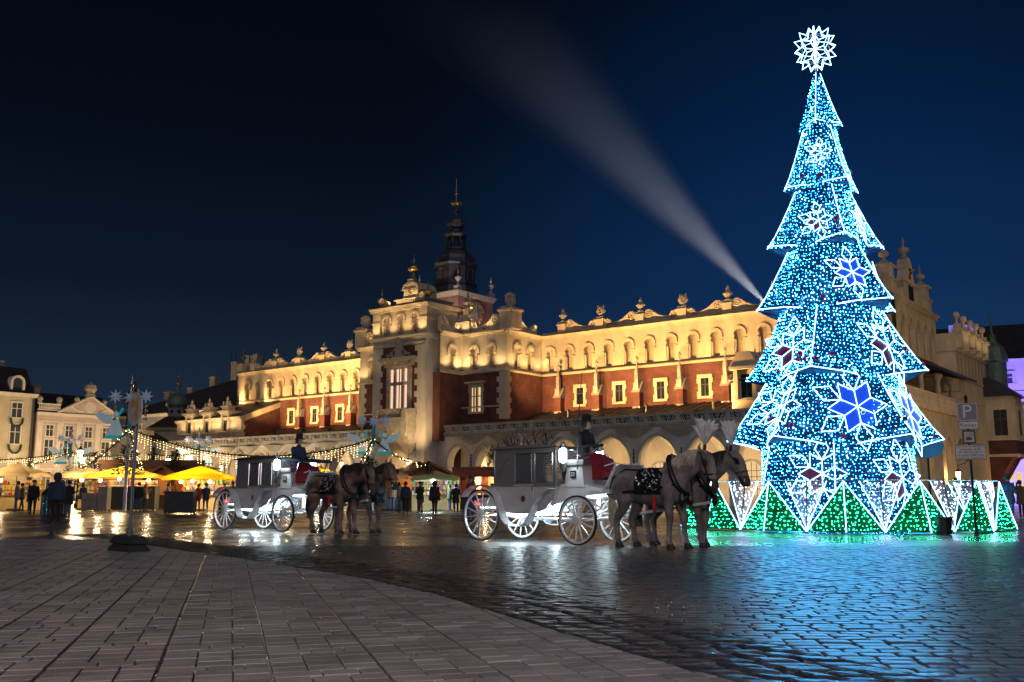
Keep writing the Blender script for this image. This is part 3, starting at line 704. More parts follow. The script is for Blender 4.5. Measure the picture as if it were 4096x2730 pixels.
def balustrade(x0, x1, y, z0=5.6, z1=6.05):
    mb = MB(); mb.prism([(y+.02, 5.3), (y-.06, 5.36), (y-.14, 5.5), (y-.14, 5.58), (y+.25, 5.58), (y+.25, 5.3)], x0, x1, 'x'); HB(mb, 'arcade_cornice', m_stone)
    mb = MB(); mb.box(x0, x1, y-.12, y+.18, z1, z1+.11); HB(mb, 'top_rail', m_stone)
    x = x0; k = 0
    while x < x1-.5:
        n = (2, 2, 3)[k % 3]; w_ = .36*n+.08
        x += .2
        key = ('bp', n)
        if key not in PANELS:
            mb = MB(); mb.box(0, w_, -.06, .0, 0, .05); mb.box(0, w_, -.06, .0, .40, .45); mb.box(0, .05, -.06, 0, .05, .40); mb.box(w_-.05, w_, -.06, 0, .05, .40)
            for i in range(n):
                cx = .04+.36*i+.18
                if i % 2: a, b = .34, .11
                else: a, b = .11, .34
                for q in ((-.075, .13), (.075, .13), (0, .30)) if not i % 2 else ((-.075, .31), (.075, .31), (0, .14)):
                    pts = [(cx+q[0]+.072*math.cos(t*PI/4), -.03, q[1]+.072*math.sin(t*PI/4)) for t in range(8)]; mb.tube(pts, .017, 4, True)
                mb.tube([(cx-.17, -.03, a-.06), (cx, -.03, b+.06), (cx+.17, -.03, a-.06)], .02, 4)
            o = HB(mb, 'balustrade_panel', m_pale); o.location = (x, y, z0-.0); 
            for v in o.data.vertices: v.co.x += HO[0]; v.co.y += HO[1]
            o.location = hloc(x, y, z0); PANELS[key] = o
        else: o = inst(PANELS[key], hall, hloc(x, y, z0))
        x += w_
        mb = MB(); mb.box(x, x+.2, y-.15, y+.19, 5.58, z1); o = HB(mb, 'balustrade_post', m_stone)
        k += 1
    mb = MB(); mb.box(x0, x1, y+.10, y+.15, 5.58, z1); HB(mb, 'balustrade_shade', m_black)  # black sheet stands in for the shade behind the tracery holes
PANELS = {}
car = [-46.95, -44.3, -41.1, -37.4, -33.65, -30.2, -26.8, -23.4, -20.0]
arcade(-48.9, -17.9, car, [2.0, 2.0, 2.7, 2.85, 2.85, 2.8, 2.8, 2.8, 2.8], m_pale)
cal = [-59.6-3.42*i for i in range(8)][::-1]
arcade(-85.5, -57.6, cal, [2.8]*8, m_pale)
balustrade(-48.95, -17.6, YA); balustrade(-85.5, -55.0, YA)
mb = MB(); mb.box(-57.6, -54.65, YA, YA+.7, 0, 5.45); HB(mb, 'arcade_wall', m_pale)
for x0, x1 in ((-49.0, -17.6), (-75.8, -54.7), (-86.0, -75.8)):
    mb = MB(); mb.add([(x0, YA+.2, 5.62), (x1, YA+.2, 5.62), (x1, 61.0, 7.32), (x0, 61.0, 7.32)], [(0, 1, 2, 3)]); HB(mb, 'arcade_roof', m_roof)
    mb = MB(); x = x0+.3
    while x < x1:
        mb.add([(x-.03, YA+.25, 5.63), (x+.03, YA+.25, 5.63), (x+.03, 61, 7.36), (x-.03, 61, 7.36), (x-.03, YA+.25, 5.70), (x+.03, YA+.25, 5.70), (x+.03, 61, 7.41), (x-.03, 61, 7.41)], [(0,1,5,4),(1,2,6,5),(3,0,4,7),(4,5,6,7)]); x += .62
    HB(mb, 'roof_seam', m_roof)
mb = MB()
for x in (-39.5, -33.0, -28.0): mb.lathe([(.08, 6.5), (.08, 7.0), (.14, 7.05), (.1, 7.15), (0, 7.2)], (x, 58, 0), 8)
HB(mb, 'roof_vent', m_dark)
# inner wall of the arcade: arched doors and lit lattice windows
for i, c in enumerate(car[3:]+cal):
    mb = MB(); arch_ring(mb, c, 1.5, 2.5, .14, 60.86, 61, 'round', zb=1.0); f = HB(mb, 'arcade_window', m_stone)
    ap = arch_pts(c, 1.5, 2.5, 'round'); pts = [(c-.75, 1.0)]+ap+[(c+.75, 1.0)]
    mb = MB(); mb.add([(a, 60.94, b) for a, b in pts], [tuple(range(len(pts)))]); HB(mb, 'pane', m_lit if i % 3 != 2 else m_glass).parent = f
    mb = MB()
    for q in (-.37, 0, .37): mb.tube([(c+q, 60.92, 1.0), (c+q, 60.92, 3.1 if q else 3.24)], .022, 4)
    for z in (1.4, 1.8, 2.2, 2.6): mb.tube([(c-.74, 60.92, z), (c+.74, 60.92, z)], .018, 4)
    HB(mb, 'lattice', m_black).parent = f
mb = MB(); mb.box(-43.9, -17.3, 60.95, 60.99, 0, 5.3); HB(mb, 'arcade_inner_wall', m_pale)
mb = MB(); mb.box(-86, -59.7, 60.95, 60.99, 0, 5.3); HB(mb, 'arcade_inner_wall', m_pale)
mb = MB(); mb.box(-48.3, -43.99, 56.3, 56.34, 0, 5.3); mb.box(-43.97, -43.93, 56.36, 61, 0, 5.3); HB(mb, 'arcade_inner_wall', m_pale)
mb = MB(); mb.box(TL+1.3, TR-1.3, 56.6, 56.7, 0, 6.0); HB(mb, 'passage_wall', m_pale)

# ---- end pavilion on the left, with lean-to roof
PXL = [-86.2, -75.8]
mb = MB(); mb.box(-86.2, -75.84, 56.5, 61, 5.6, 8.25); HB(mb, 'pavilion_wall', m_plaster)
mb = MB(); mb.prism([(56.5, 5.6), (61, 5.6), (61, 9.95), (56.5, 8.25)], -75.84, -75.78, 'x'); HB(mb, 'pavilion_side', m_brick)
mb = MB()
for i in range(9):
    a = 56.5+i*.5; z = 8.25+1.7*(i*.5)/4.5
    mb.prism([(a, z-.28-(.2 if i % 1 == 0 else 0)), (a+.5, z-.28), (a+.5, z+.27), (a, z+.08)], -75.86, -75.74, 'x')
for i in range(6): l = .5 if i % 2 else .32; mb.box(-75.86, -75.74, 56.46, 56.46+l, 6.0+i*.38, 6.38+i*.38)
HB(mb, 'stepped_coping', m_plaster)
mb = MB(); mb.prism([(56.3, 8.3), (61, 10.0), (61, 10.1), (56.25, 8.42)], -86.3, -75.7, 'x'); HB(mb, 'pavilion_roof', m_roof)
run_profile(CORN, -86.3, -75.75, 56.5, 8.0, m_plaster, 'cornice')
run_profile(STR, -86.3, -75.75, 56.5, 6.75, m_plaster, 'string_course')
for c in (-78.0, -80.9, -83.8):
    f = small_window(c, 56.42, 7.0, 8.35, .7, lit=m_glass)
    mb = MB(); mb.box(c-.75, c+.75, 56.0, 57.2, 6.85, 6.98); mb.box(c-.7, c+.7, 56.1, 57.4, 8.62, 8.8); mb.box(c-.85, c+.85, 55.95, 57.5, 8.8, 8.95)
    mb.box(c-.5, c+.5, 56.2, 57.0, 8.95, 9.3); mb.box(c-.62, c+.62, 56.1, 57.1, 9.3, 9.4)
    for q in (-.5, .5): mb.box(c+q-.1, c+q+.1, 56.2, 56.45, 7.0, 8.62); mb.lathe([(.12, 9.4), (.14, 9.6), (.05, 9.7), (.08, 9.8), (0, 9.9)], (c+q, 56.4, 0), 8)
    mb.lathe([(.3, 9.4), (.15, 9.6), (.22, 9.8), (.08, 9.95), (.12, 10.1), (0, 10.4)], (c, 56.5, 0), 8)
    HB(mb, 'dormer_frame', m_plaster)
# ---- end pavilion on the right, half hidden by the tree
mb = MB(); mb.box(-26.0, -17.3, 56.5, 61, 5.6, 8.0); HB(mb, 'pavilion_wall', m_plaster)
mb = MB(); mb.prism([(56.3, 8.1), (61, 9.7), (61, 9.8), (56.25, 8.2)], -26.1, -17.2, 'x'); HB(mb, 'pavilion_roof', m_roof)
for c in (-24.9, -21.5):
    f = small_window(c, 56.42, 7.0, 8.5, .75)
    mb = MB(); mb.box(c-.95, c+.95, 55.9, 57.4, 8.78, 8.95); mb.prism([(c-1.0, 8.95), (c+1.0, 8.95), (c+.4, 9.9), (c-.4, 9.9)], 56.0, 60, 'y')
    for q in (-.62, .62): mb.box(c+q-.14, c+q+.14, 56.1, 56.45, 6.9, 8.78); mb.lathe([(.1, 8.95), (.1, 9.4), (.2, 9.55), (.05, 9.8), (0, 10.3)], (c+q, 56.4, 0), 8)
    HB(mb, 'dormer_frame', [m_plaster])

# ---- the gable end on the right
XE = -17.2
mb = MB(); mb.box(XE-.3, XE, 60.9, 70.3, 8.0, 13.05); HB(mb, 'gable_wall', m_plaster)
Pe = side(XE, 1)
attic_front(60.9, 70.3, -.28, [62.2, 63.9, 65.6, 67.3, 69.0], Pe, zs0=9.9, zc=13.0, w=.8, zsp=11.9)
run_side(CORN, XE+.28, 1, 60.6, 70.5, 13.0, m_plaster, 'cornice')
def gprism(poly, d0, d1, name, m=m_plaster): mb = MB(); mb.prism(poly, XE+d0, XE+d1, 'x'); return HB(mb, name, m)
gprism([(61.2, 13.35), (69.8, 13.35), (69.8, 13.7), (67.3, 14.4), (66.6, 14.9), (64.2, 14.9), (63.5, 14.4), (61.2, 13.7)], -.2, .25, 'gable_scrollwork')
gprism([(64.0, 13.35), (67.0, 13.35), (67.0, 15.3), (64.0, 15.3)], -.25, .32, 'aedicule')
gprism([(64.95, 13.5), (66.05, 13.5), (66.05, 15.2), (64.95, 15.2)], .32, .335, 'aedicule_niche', m_glass)
gprism([(63.7, 15.3), (67.3, 15.3), (67.3, 15.55), (63.7, 15.55)], -.35, .45, 'aedicule_cornice')
gprism([(64.1, 15.55), (66.9, 15.55), (66.4, 16.1), (66.2, 17.1), (64.8, 17.1), (64.6, 16.1)], -.25, .3, 'monogram_stage')
gprism([(64.6, 17.1), (66.4, 17.1), (66.4, 17.25), (64.6, 17.25)], -.3, .4, 'monogram_cornice')
gprism([(64.75, 17.25)]+[(65.5-.72*math.cos(PI*i/10), 17.25+1.1*math.sin(PI*i/10)) for i in range(11)]+[(66.25, 17.25)], -.28, .3, 'crowning_arch')
mb = MB(); pts = []
for i in range(15):
    t = i/14; a = t*2*PI*.75
    pts.append((XE+.33, 65.5+.24*math.sin(t*2*PI), 16.95-1.0*t))
mb.tube(pts, .05, 5); mb.ball((XE+.33, 65.5, 17.0), .1, 6, 4); HB(mb, 'letter_monogram', m_black)
for yy in (61.4, 69.5):
    mb = MB(); mb.box(XE-.6, XE+.42, yy-.6, yy+.6, 13.35, 14.6); mb.box(XE-.7, XE+.52, yy-.7, yy+.7, 14.6, 14.78); mb.box(XE-.5, XE+.32, yy-.5, yy+.5, 14.78, 16.1); mb.box(XE-.65, XE+.47, yy-.65, yy+.65, 16.1, 16.3)
    mb.cur = 1; mb.lathe([(.62, 16.3), (.45, 16.5), (.3, 16.7), (.14, 16.9), (.1, 17.1), (.3, 17.3), (.34, 17.5), (.3, 17.7), (.1, 17.85), (.06, 18.2), (.14, 18.3), (.04, 18.45), (0, 19.1)], (XE-.1, yy, 0), 10)
    HB(mb, 'gable_turret', [m_plaster, m_stone])
mb = MB(); mb.lathe([(.4, 18.3), (.2, 18.55), (.12, 18.8), (.36, 19.05), (.4, 19.25), (.34, 19.45), (.1, 19.6), (.06, 20.0), (.12, 20.1), (0, 20.8)], (XE, 65.5, 0), 10); HB(mb, 'ball_finial', m_stone)
mb = MB(); mb.lathe([(.25, 14.78), (.28, 15.1), (.2, 15.4), (.24, 15.7), (.1, 15.9), (0, 15.95)], (XE-.2, 60.5, 0), 8); HB(mb, 'statue', m_stone)
# end block: side wall, lit loggia parapet, frieze, arches, loggia with roof
XB = -15.7
mb = MB(); mb.box(XE, XB, 70, 79.0, 8.0, 12.0); HB(mb, 'end_block', m_plaster)
mb = MB(); mb.box(XE-.1, XB+.12, 69.85, 79.1, 10.75, 10.95); mb.box(XE-.1, XB+.1, 69.88, 79.1, 8.9, 9.05); HB(mb, 'end_band', m_plaster)
for i in range(9):
    yy = 70.4+i*1.02
    mb = MB(); mb.box(XB, XB+.04, yy-.35, yy+.35, 9.2, 10.6); HB(mb, 'frieze_panel', m_plaster2)
for i in range(5):
    yy = 70.5+i*1.95
    mb = MB(); mb.box(XB-.1, XB+.42, yy-.2, yy+.2, 10.95, 12.1); mb.box(XB-.2, XB+.54, yy-.32, yy+.32, 12.1, 12.3)
    mb.prism([(yy-.3, 12.3), (yy+.3, 12.3), (yy, 12.7)], XB-.1, XB+.4, 'x'); mb.lathe([(.09, 12.6), (.09, 13.0), (.22, 13.15), (.25, 13.3), (.18, 13.45), (0, 13.5)], (XB+.1, yy, 0), 8)
    HB(mb, 'loggia_pillar', m_plaster)
mb = MB(); mb.box(XB-.05, XB+.02, 70, 79, 10.95, 11.5); HB(mb, 'loggia_parapet', m_plaster)
mb = MB()
Pb = side(XB, 1)
for i, c in enumerate((57.0, 60.2, 63.4, 66.4, 69.4)): arch_panel(mb, c-1.6 if i < 3 else c-1.5, c+1.6 if i < 3 else c+1.5, 0, 6.1, c, 2.2, 0, 3.6, 0, .6, 'round', Pb)
HB(mb, 'end_arcade_wall', m_plaster)
for c in (57.0, 60.2, 63.4, 66.4, 69.4):
    mb = MB(); arch_ring(mb, c, 2.2, 3.6, .22, -.08, .1, 'round', Pb, zb=.4); HB(mb, 'arch_moulding', m_plaster)
mb = MB(); mb.box(XB-3.2, XB-3.0, 55, 71, 0, 6.1); HB(mb, 'end_inner_wall', m_plaster)
mb = MB(); mb.box(XB-.5, XB+.3, 55.2, 71, 6.1, 6.35); mb.box(XB+.02, XB+.22, 55.2, 71, 7.1, 7.25)
y = 55.4
while y < 71: mb.lathe([(.07, 6.35), (.11, 6.55), (.05, 6.75), (.08, 7.1)], (XB+.12, y, 0), 6); y += .32
HB(mb, 'end_balustrade', m_plaster)
for yy in (57.5, 61.5, 65.5, 69.2):
    mb = MB(); mb.lathe([(.26, 6.35), (.2, 6.6), (.18, 8.2), (.3, 8.5), (.32, 8.7)], (XB-.2, yy, 0), 10); HB(mb, 'loggia_column', m_stone)
mb = MB(); mb.prism([(XB+.9, 8.75), (XB-2.2, 10.0), (XB-2.2, 9.75), (XB+.9, 8.6)], 55.5, 71.5, 'y'); HB(mb, 'loggia_roof', m_roof)
mb = MB(); mb.box(XB-2.0, XB-1.9, 55, 71, 6.1, 9.6); HB(mb, 'loggia_back_wall', m_brick)
mb = MB(); mb.box(XB-1.88, XB-1.84, 67.6, 68.5, 6.6, 8.1); HB(mb, 'lit_loggia_window', m_lit)
mb = MB(); mb.box(XE, XB, 71, 84, 0, 8.0); HB(mb, 'end_wall', m_plaster)
mb = MB(); mb.box(XE, XB+.03, 71, 84, 0, .5); mb.box(XE, XB+.08, 71, 84, 7.4, 7.55); HB(mb, 'end_plinth', m_plaster)
# oriel bay over a brick corbel
oy = 79.5
mb = MB(); mb.box(XB, XB+1.9, oy-1.4, oy+1.6, 5.0, 8.2); HB(mb, 'oriel', m_plaster)
mb = MB(); mb.prism([(XB-.2, 8.2), (XB+2.3, 8.2), (XB+.4, 9.6), (XB-.2, 9.6)], oy-1.8, oy+2.2, 'y'); HB(mb, 'oriel_roof', m_roof)
mb = MB(); mb.prism([(XB, 1.6), (XB+.4, 1.7), (XB+1.5, 3.6), (XB+1.85, 3.75), (XB+1.85, 5.0), (XB, 5.0)], oy-1.35, oy+1.85, 'y'); HB(mb, 'oriel_corbel', m_brick)
mb = MB(); mb.box(XB, XB+2.02, oy-1.5, oy+2.0, 3.75, 3.95); mb.box(XB, XB+2.05, oy-1.55, oy+2.05, 4.95, 5.12); HB(mb, 'oriel_band', m_plaster)
for q in (-1.25, 1.55):
    mb = MB(); mb.box(XB+1.9, XB+2.0, oy+q-.16, oy+q+.2, 5.2, 7.7); mb.box(XB+1.88, XB+2.04, oy+q-.24, oy+q+.28, 7.7, 7.95); HB(mb, 'oriel_pilaster', m_plaster)
Po = side(XB+1.9, 1)
small_window(oy+.2, 0, 5.3, 7.2, 1.0, Po)
small_window(XB+.95, oy-1.42, 5.3, 7.2, .9)
mb = MB(); mb.lathe([(.9, 9.0), (.9, 11.3), (1.05, 11.4), (1.0, 11.9), (.8, 12.5), (.4, 12.9), (.25, 13.2), (.3, 13.5), (.1, 13.7), (.06, 14.6), (.2, 14.8), (.04, 15.0), (0, 15.7)], (XB-.2, 83.3, 0), 12); HB(mb, 'corner_dome', m_copper)

# ---- floodlights on the arcade roof and on the ledges
def flood(x, y, z, tx, ty, tz, power, ang=95, col=WARM):
    d = Vector((tx-x, ty-y, tz-z)).normalized()
    mb = MB(); mb.cbox((0, 0, 0), (.34, .26, .16)); mb.cbox((0, 0, -.16), (.1, .1, .2)); o = HB(mb, 'floodlight', m_black)
    for v in o.data.vertices: v.co.x += HO[0]; v.co.y += HO[1]
    o.location = hloc(x, y, z); o.rotation_euler = (d.to_track_quat('Z', 'Y')).to_euler()
    lamp('SPOT', 'flood_beam', hloc(x+d.x*.14, y+d.y*.14, z+d.z*.14), power, col, hall, Vector(hloc(tx, ty, tz)), ang, .7, .05)
for i, p in enumerate(pr[1:6]): flood(p-3.0, 55.1, 6.2, p+(.2 if i else -1.2), 61, 11.4, 4300*(1.15 if i == 0 else .86 if i < 3 else .72), 104)
for i, p in enumerate((-81.5, -77.5, -73.6, -69.6, -65.6, -62.2)): flood(p-.9, 56.2 if p > -75 else 60.2, 6.6 if p > -75 else 10.0, p+1.2, 61, 11.6, 4000 if p > -75 else 600, 100 if p > -75 else 125)
def uplight(x, y, z, power, dx=0, dy=0, col=WARM2, h=3):
    mb = MB(); mb.box(x-.09, x+.09, y-.07, y+.07, z-.05, z); o = HB(mb, 'uplight', m_black)
    lamp('SPOT', 'uplight_beam', hloc(x, y, z+.03), power*1.35, col, hall, Vector(hloc(x+dx, y+dy, z+h)), 140, .6, .05)
for s in (1, -1):
    for a in (4.05, 5.6, 7.35): uplight(XC+s*a, 56.36-.75, 10.45, 85, 0, .5)
    for yy in (57.0, 58.6, 60.3): uplight(XC+s*(7.86+.75), yy, 10.45, 85, -s*.5, 0)
    for yy in (54.5, 55.7): uplight(XC+s*(3.53+.7), yy, 10.45, 70, -s*.5, 0)
    for a in (4.9, 6.2): uplight(XC+s*a, 55.75, 13.5, 42, 0, .4)
    for yy in (58.3, 59.8): uplight(XC+s*8.45, yy, 13.5, 42, -s*.4, 0)
    uplight(XC+s*3.9, 55.8, 13.5, 42, 0, .3)
for a in (-2.4, -.75, .75, 2.4): uplight(XC+a, 52.25, 13.25, 80, 0, .5)
for a in (-1.2, -.3, .6, 1.3): uplight(XC+a, 53.4, 15.68, 42, 0, .4)
for a in (-2.1, 2.1): uplight(XC+a, 52.4, 15.68, 22, 0, .3)
for c in (-78.0, -80.9, -83.8):
    for q in (-1.1, 1.0): uplight(c+q, 55.7, 6.95, 75, 0, .4)
for i in range(5): uplight(XB+.75, 71.4+i*1.95, 11.0, 22, -.2, 0)
# floods added before the market to brighten the tower front and left arcade
flood(-47.0, 50.2, 3.2, XC+.5, 53, 9.0, 1500, 75, WARM2)
for x_ in (-60.5, -67.0, -73.5, -80.0): flood(x_, 46.5, 3.0, x_-.5, 54.4, 4.4, 900, 100, (1.0, .80, .55))
# ---- hanging lanterns under the arcade
m_ironlamp = m_black
def lantern_mesh():
    mb = MB(); mb.lathe([(.02, .42), (.2, .3), (.22, .26), (.16, .24)], n=6); mb.lathe([(.1, -.3), (.12, -.26), (.05, -.4), (0, -.45)], n=6)
    for k in range(6):
        a = 2*PI*(k+.5)/6; mb.tube([(.17*math.cos(a), .17*math.sin(a), .25), (.11*math.cos(a), .11*math.sin(a), -.28)], .014, 4)
    mb.tube([(0, 0, .4), (0, 0, 1.5)], .012, 4)
    return mb
def lantern_glass(): return MB().lathe([(.10, -.27), (.155, .24)], n=6)
lan0 = None; gl0 = None
def hang_lantern(x, y, z, label, power=70):
    global lan0, gl0
    t = thing('hanging_lantern', label, 'lantern', L2W(x, y, z), HR, 'lanterns under the arcade')
    if lan0 is None:
        lan0 = lantern_mesh().build('lantern_frame', m_black, t); gl0 = lantern_glass().build('lantern_glass', glow('lantern_glow', (1.0, .72, .36), 7), t)
    else: inst(lan0, t); inst(gl0, t)
    lamp('POINT', 'lantern_light', (0, 0, -.55), power, WARM2, t, radius=.1)
names = ['first', 'second', 'third', 'fourth', 'fifth', 'sixth', 'seventh', 'eighth', 'ninth']
for i, c in enumerate(car[2:]): hang_lantern(c, 57.6, 3.55, f'iron lantern inside the {names[i]} wide arch from the brick corner block', 210)
for i, c in enumerate(cal[::-1]): hang_lantern(c, 57.6, 3.55, f'iron lantern inside the {names[i]} market arcade arch from the tower', 190)
hang_lantern(-46.0, 55.7, 3.5, 'iron lantern hanging between the two narrow arches beside the tower', 60)
hang_lantern(XC, 55.4, 3.8, 'iron lantern hanging in the tower passage', 90)

def cone_pts(c, r, n): return [(c[0]+r*math.cos(2*PI*k/n), c[1]+r*math.sin(2*PI*k/n)) for k in range(n)]
def wall_lantern(loc, rz, label, power=45, mat_g=None):
    t = thing('wall_lantern', label, 'lantern', loc, rz, 'bracket lanterns on walls')
    mb = MB(); mb.tube([(0, .75, 1.5), (0, .72, 1.1), (0, .4, .75), (0, .0, .62), (0, 0, .45)], .025, 5); pts = [(0, .6+.17*(1-i/18)*math.cos(i*.6), 1.0+.17*(1-i/18)*math.sin(i*.6)) for i in range(18)]; mb.tube(pts, .018, 4); mb.tube([(0, .75, .5), (0, .75, 1.6)], .02, 4); mb.build('bracket', m_black, t)
    inst(lan0, t); inst(gl0, t)
    lamp('POINT', 'lantern_light', (0, -.45, 0), power, WARM, t, radius=.12)
wall_lantern(L2W(-49.9, 52.2, 3.3), HR, 'scrolled bracket lantern on the tower beside its passage arch', 30)
wall_lantern(L2W(XB+.8, 64.9, 2.2), HR-PI/2, 'warm wall lantern between the end arches behind the tree', 60)
wall_lantern(L2W(XB+2.4, 78.6, 2.3), HR, 'warm lantern hanging below the brick oriel', 60)

# ================================================================ brick clock tower behind
tw = thing('clock_tower', 'tall dark brick tower with clock faces, lead domes and gilded spire', 'tower', L2W(-89.6, 95), HR)
S = 7.4
def TB(mb, name, m, smooth=False): return mb.build(name, m, tw, smooth=smooth)
TB(MB().box(0, S, 0, S, 0, 27.2), 'shaft', m_brickd)
mb = MB(); 
for q in range(3): mb.box(-.15-.12*q, S+.15+.12*q, -.15-.12*q, S+.15+.12*q, 27.2+.22*q, 27.42+.22*q)
TB(mb, 'tower_cornice', m_stone)
def clock(front):
    f = (lambda a, d, z: (S/2+a, -d, z)) if front else (lambda a, d, z: (S+d, S/2+a, z))
    zc = 25.2; r = 1.65; n = 28
    c = MB().add([f(r*math.cos(2*PI*k/n), .06, zc+r*math.sin(2*PI*k/n)) for k in range(n)], [tuple(range(n)) if front else tuple(range(n))]); o = TB(c, 'clock_face', mat('dial', (.20, .20, .20), .6, .2, 3))
    mb = MB(); mb.tube([f(r*math.cos(2*PI*k/n), .06, zc+r*math.sin(2*PI*k/n)) for k in range(n)], .08, 5, True)
    for k in range(12):
        a = 2*PI*k/12
        for q in ((-.09, 0, .09) if k % 3 else (-.14, -.05, .05, .14)):
            b = a+q*.8; mb.tube([f(1.08*math.cos(b), .1, zc+1.08*math.sin(b)), f(1.45*math.cos(b), .1, zc+1.45*math.sin(b))], .03, 4)
    mb.build('numerals', m_gold, tw).parent = o
    mb = MB(); mb.tube([f(0, .14, zc), f(.25, .14, zc-.75)], .07, 4); mb.tube([f(0, .14, zc-.2), f(.02, .14, zc+1.1)], .05, 4); mb.ball(f(0, .14, zc), .16, 8, 4); mb.build('hands', m_gold, tw).parent = o
clock(True); clock(False)
for x, y in ((.2, .2), (S-.2, .2), (S-.2, S-.2), (.2, S-.2)):
    mb = MB(); mb.box(x-.4, x+.4, y-.4, y+.4, 27.86, 28.5); mb.lathe([(.35, 28.5), (.15, 28.9), (.15, 29.1), (.42, 29.5), (.45, 29.7), (.12, 29.75), (.1, 30.0)], (x, y, 0), 8); mb.cur = 1; mb.lathe([(.1, 30), (.18, 30.2), (.06, 30.5), (0, 31.0)], (x, y, 0), 6); TB(mb, 'corner_urn', [m_stone, m_gold])
c8 = (S/2, S/2, 0)
TB(MB().lathe([(3.7, 27.86), (3.3, 28.4), (3.05, 29.0), (3.0, 29.3), (3.2, 29.35), (3.2, 29.55), (2.85, 29.6), (2.8, 32.0), (3.1, 32.1), (3.25, 32.35), (2.9, 32.4)], c8, 8), 'belfry', m_lead)
for k in range(8):
    a = 2*PI*k/8; ca, sa = math.cos(a), math.sin(a)
    def f(s, d, z): r = 2.62+d; return (c8[0]+r*ca-s*sa, c8[1]+r*sa+s*ca, z)
    mb = MB(); pts = [(-.5, 29.9)]+arch_pts(0, 1.0, 31.2, 'round', 5)+[(.5, 29.9)]; mb.add([f(p, .02, z) for p, z in pts], [tuple(range(len(pts)))]); o = TB(mb, 'louvre', m_woodd)
    mb = MB()
    for z in range(7): mb.tube([f(-.46, .05, 30.0+z*.2), f(.46, .05, 30.0+z*.2)], .04, 4)
    for i in range(len(pts)-1): mb.tube([f(pts[i][0], .04, pts[i][1]), f(pts[i+1][0], .04, pts[i+1][1])], .06, 4)
    mb.build('louvre_slats', m_lead, tw).parent = o
TB(MB().lathe([(2.9, 32.4), (2.75, 32.6), (2.8, 33.0), (2.7, 33.5), (2.3, 34.0), (1.7, 34.3), (1.5, 34.5), (1.6, 34.55), (1.6, 34.75), (1.45, 34.8)], c8, 8), 'lower_dome', m_lead)
for k in range(8):
    a = 2*PI*(k+.5)/8; TB(MB().cbox((c8[0]+1.35*math.cos(a), c8[1]+1.35*math.sin(a), 35.7), (.26, .26, 1.8)), 'lantern_post', m_lead)
TB(MB().lathe([(.7, 34.8), (.7, 36.6)], c8, 8), 'lantern_core', m_black)
TB(MB().lathe([(1.5, 36.4), (1.7, 36.6), (1.75, 36.8), (1.3, 36.9), (.9, 37.2), (.8, 37.5), (1.3, 37.9), (1.45, 38.3), (1.25, 38.8), (.7, 39.1), (.3, 39.5), (.22, 40.2)], c8, 8), 'upper_dome', m_lead)
mb = MB(); mb.lathe([(.22, 40.2), (.38, 40.6), (.35, 40.9), (.15, 41.1), (.15, 41.6)], c8, 8); mb.cur = 1; mb.lathe([(.15, 41.6), (.5, 41.8), (.75, 42.2), (.6, 42.4), (.3, 42.7), (.1, 42.9), (.1, 44.0), (.3, 44.2), (.3, 44.5), (.1, 44.7), (.2, 45.1), (.08, 45.4), (.05, 47.6), (0, 48.0)], c8, 10)
for k in range(8): mb.ball((c8[0]+.72*math.cos(k*PI/4), c8[1]+.72*math.sin(k*PI/4), 42.3), .14, 6, 4)
mb.v = [(x, y, z if z < 39.5 else 39.5+(z-39.5)*.66) for x, y, z in mb.v]
TB(mb, 'spire', [m_lead, m_gold])
lamp('SPOT', 'tower_flood', (S+2.5, -6, 19), 5200, (1, .78, .6), tw, Vector((S/2, S/2, 28)), 70, .8, .3)
lamp('SPOT', 'tower_flood', (S/2, -3.5, 20.5), 500, WARM, tw, Vector((S/2+1.5, 0, 25)), 90, .8, .2)
lamp('SPOT', 'tower_flood', (S+3.5, S/2, 20.5), 500, WARM, tw, Vector((S, S/2, 25)), 90, .8, .2)

# ================================================================ houses round the square
m_cream = mat('cream_house', (.55, .50, .40), .85, .12, .5)
m_pink = mat('pinkish_palace', (.56, .46, .44), .85, .12, .5)
m_grey = mat('grey_house', (.42, .43, .45), .85, .12, .5)
m_white = mat('white_trim', (.70, .67, .64), .8, .1, 1)
m_winbl = mat('window_pane', (.05, .065, .09), .1, .2, .6, spec=.9)
def fwin(root, cx, z0, w_, h, kind='sash', lit=None, trim=m_white, y=0):
    mb = MB(); t = .16
    mb.box(cx-w_/2-t, cx-w_/2, y-.12, y, z0, z0+h); mb.box(cx+w_/2, cx+w_/2+t, y-.12, y, z0, z0+h); mb.box(cx-w_/2-t-.08, cx+w_/2+t+.08, y-.2, y, z0+h, z0+h+.25); mb.box(cx-w_/2-t-.1, cx+w_/2+t+.1, y-.22, y, z0-.18, z0)
    o = mb.build('window', trim, root)
    MB().add([(cx-w_/2, y-.02, z0), (cx+w_/2, y-.02, z0), (cx+w_/2, y-.02, z0+h), (cx-w_/2, y-.02, z0+h)], [(0, 1, 2, 3)]).build('pane', lit or m_winbl, root).parent = o
    mb = MB(); mb.box(cx-.05, cx+.05, y-.07, y-.025, z0, z0+h); mb.box(cx-w_/2, cx+w_/2, y-.07, y-.024, z0+h*.6, z0+h*.6+.09); mb.build('glazing_bar', trim, root).parent = o
    return o
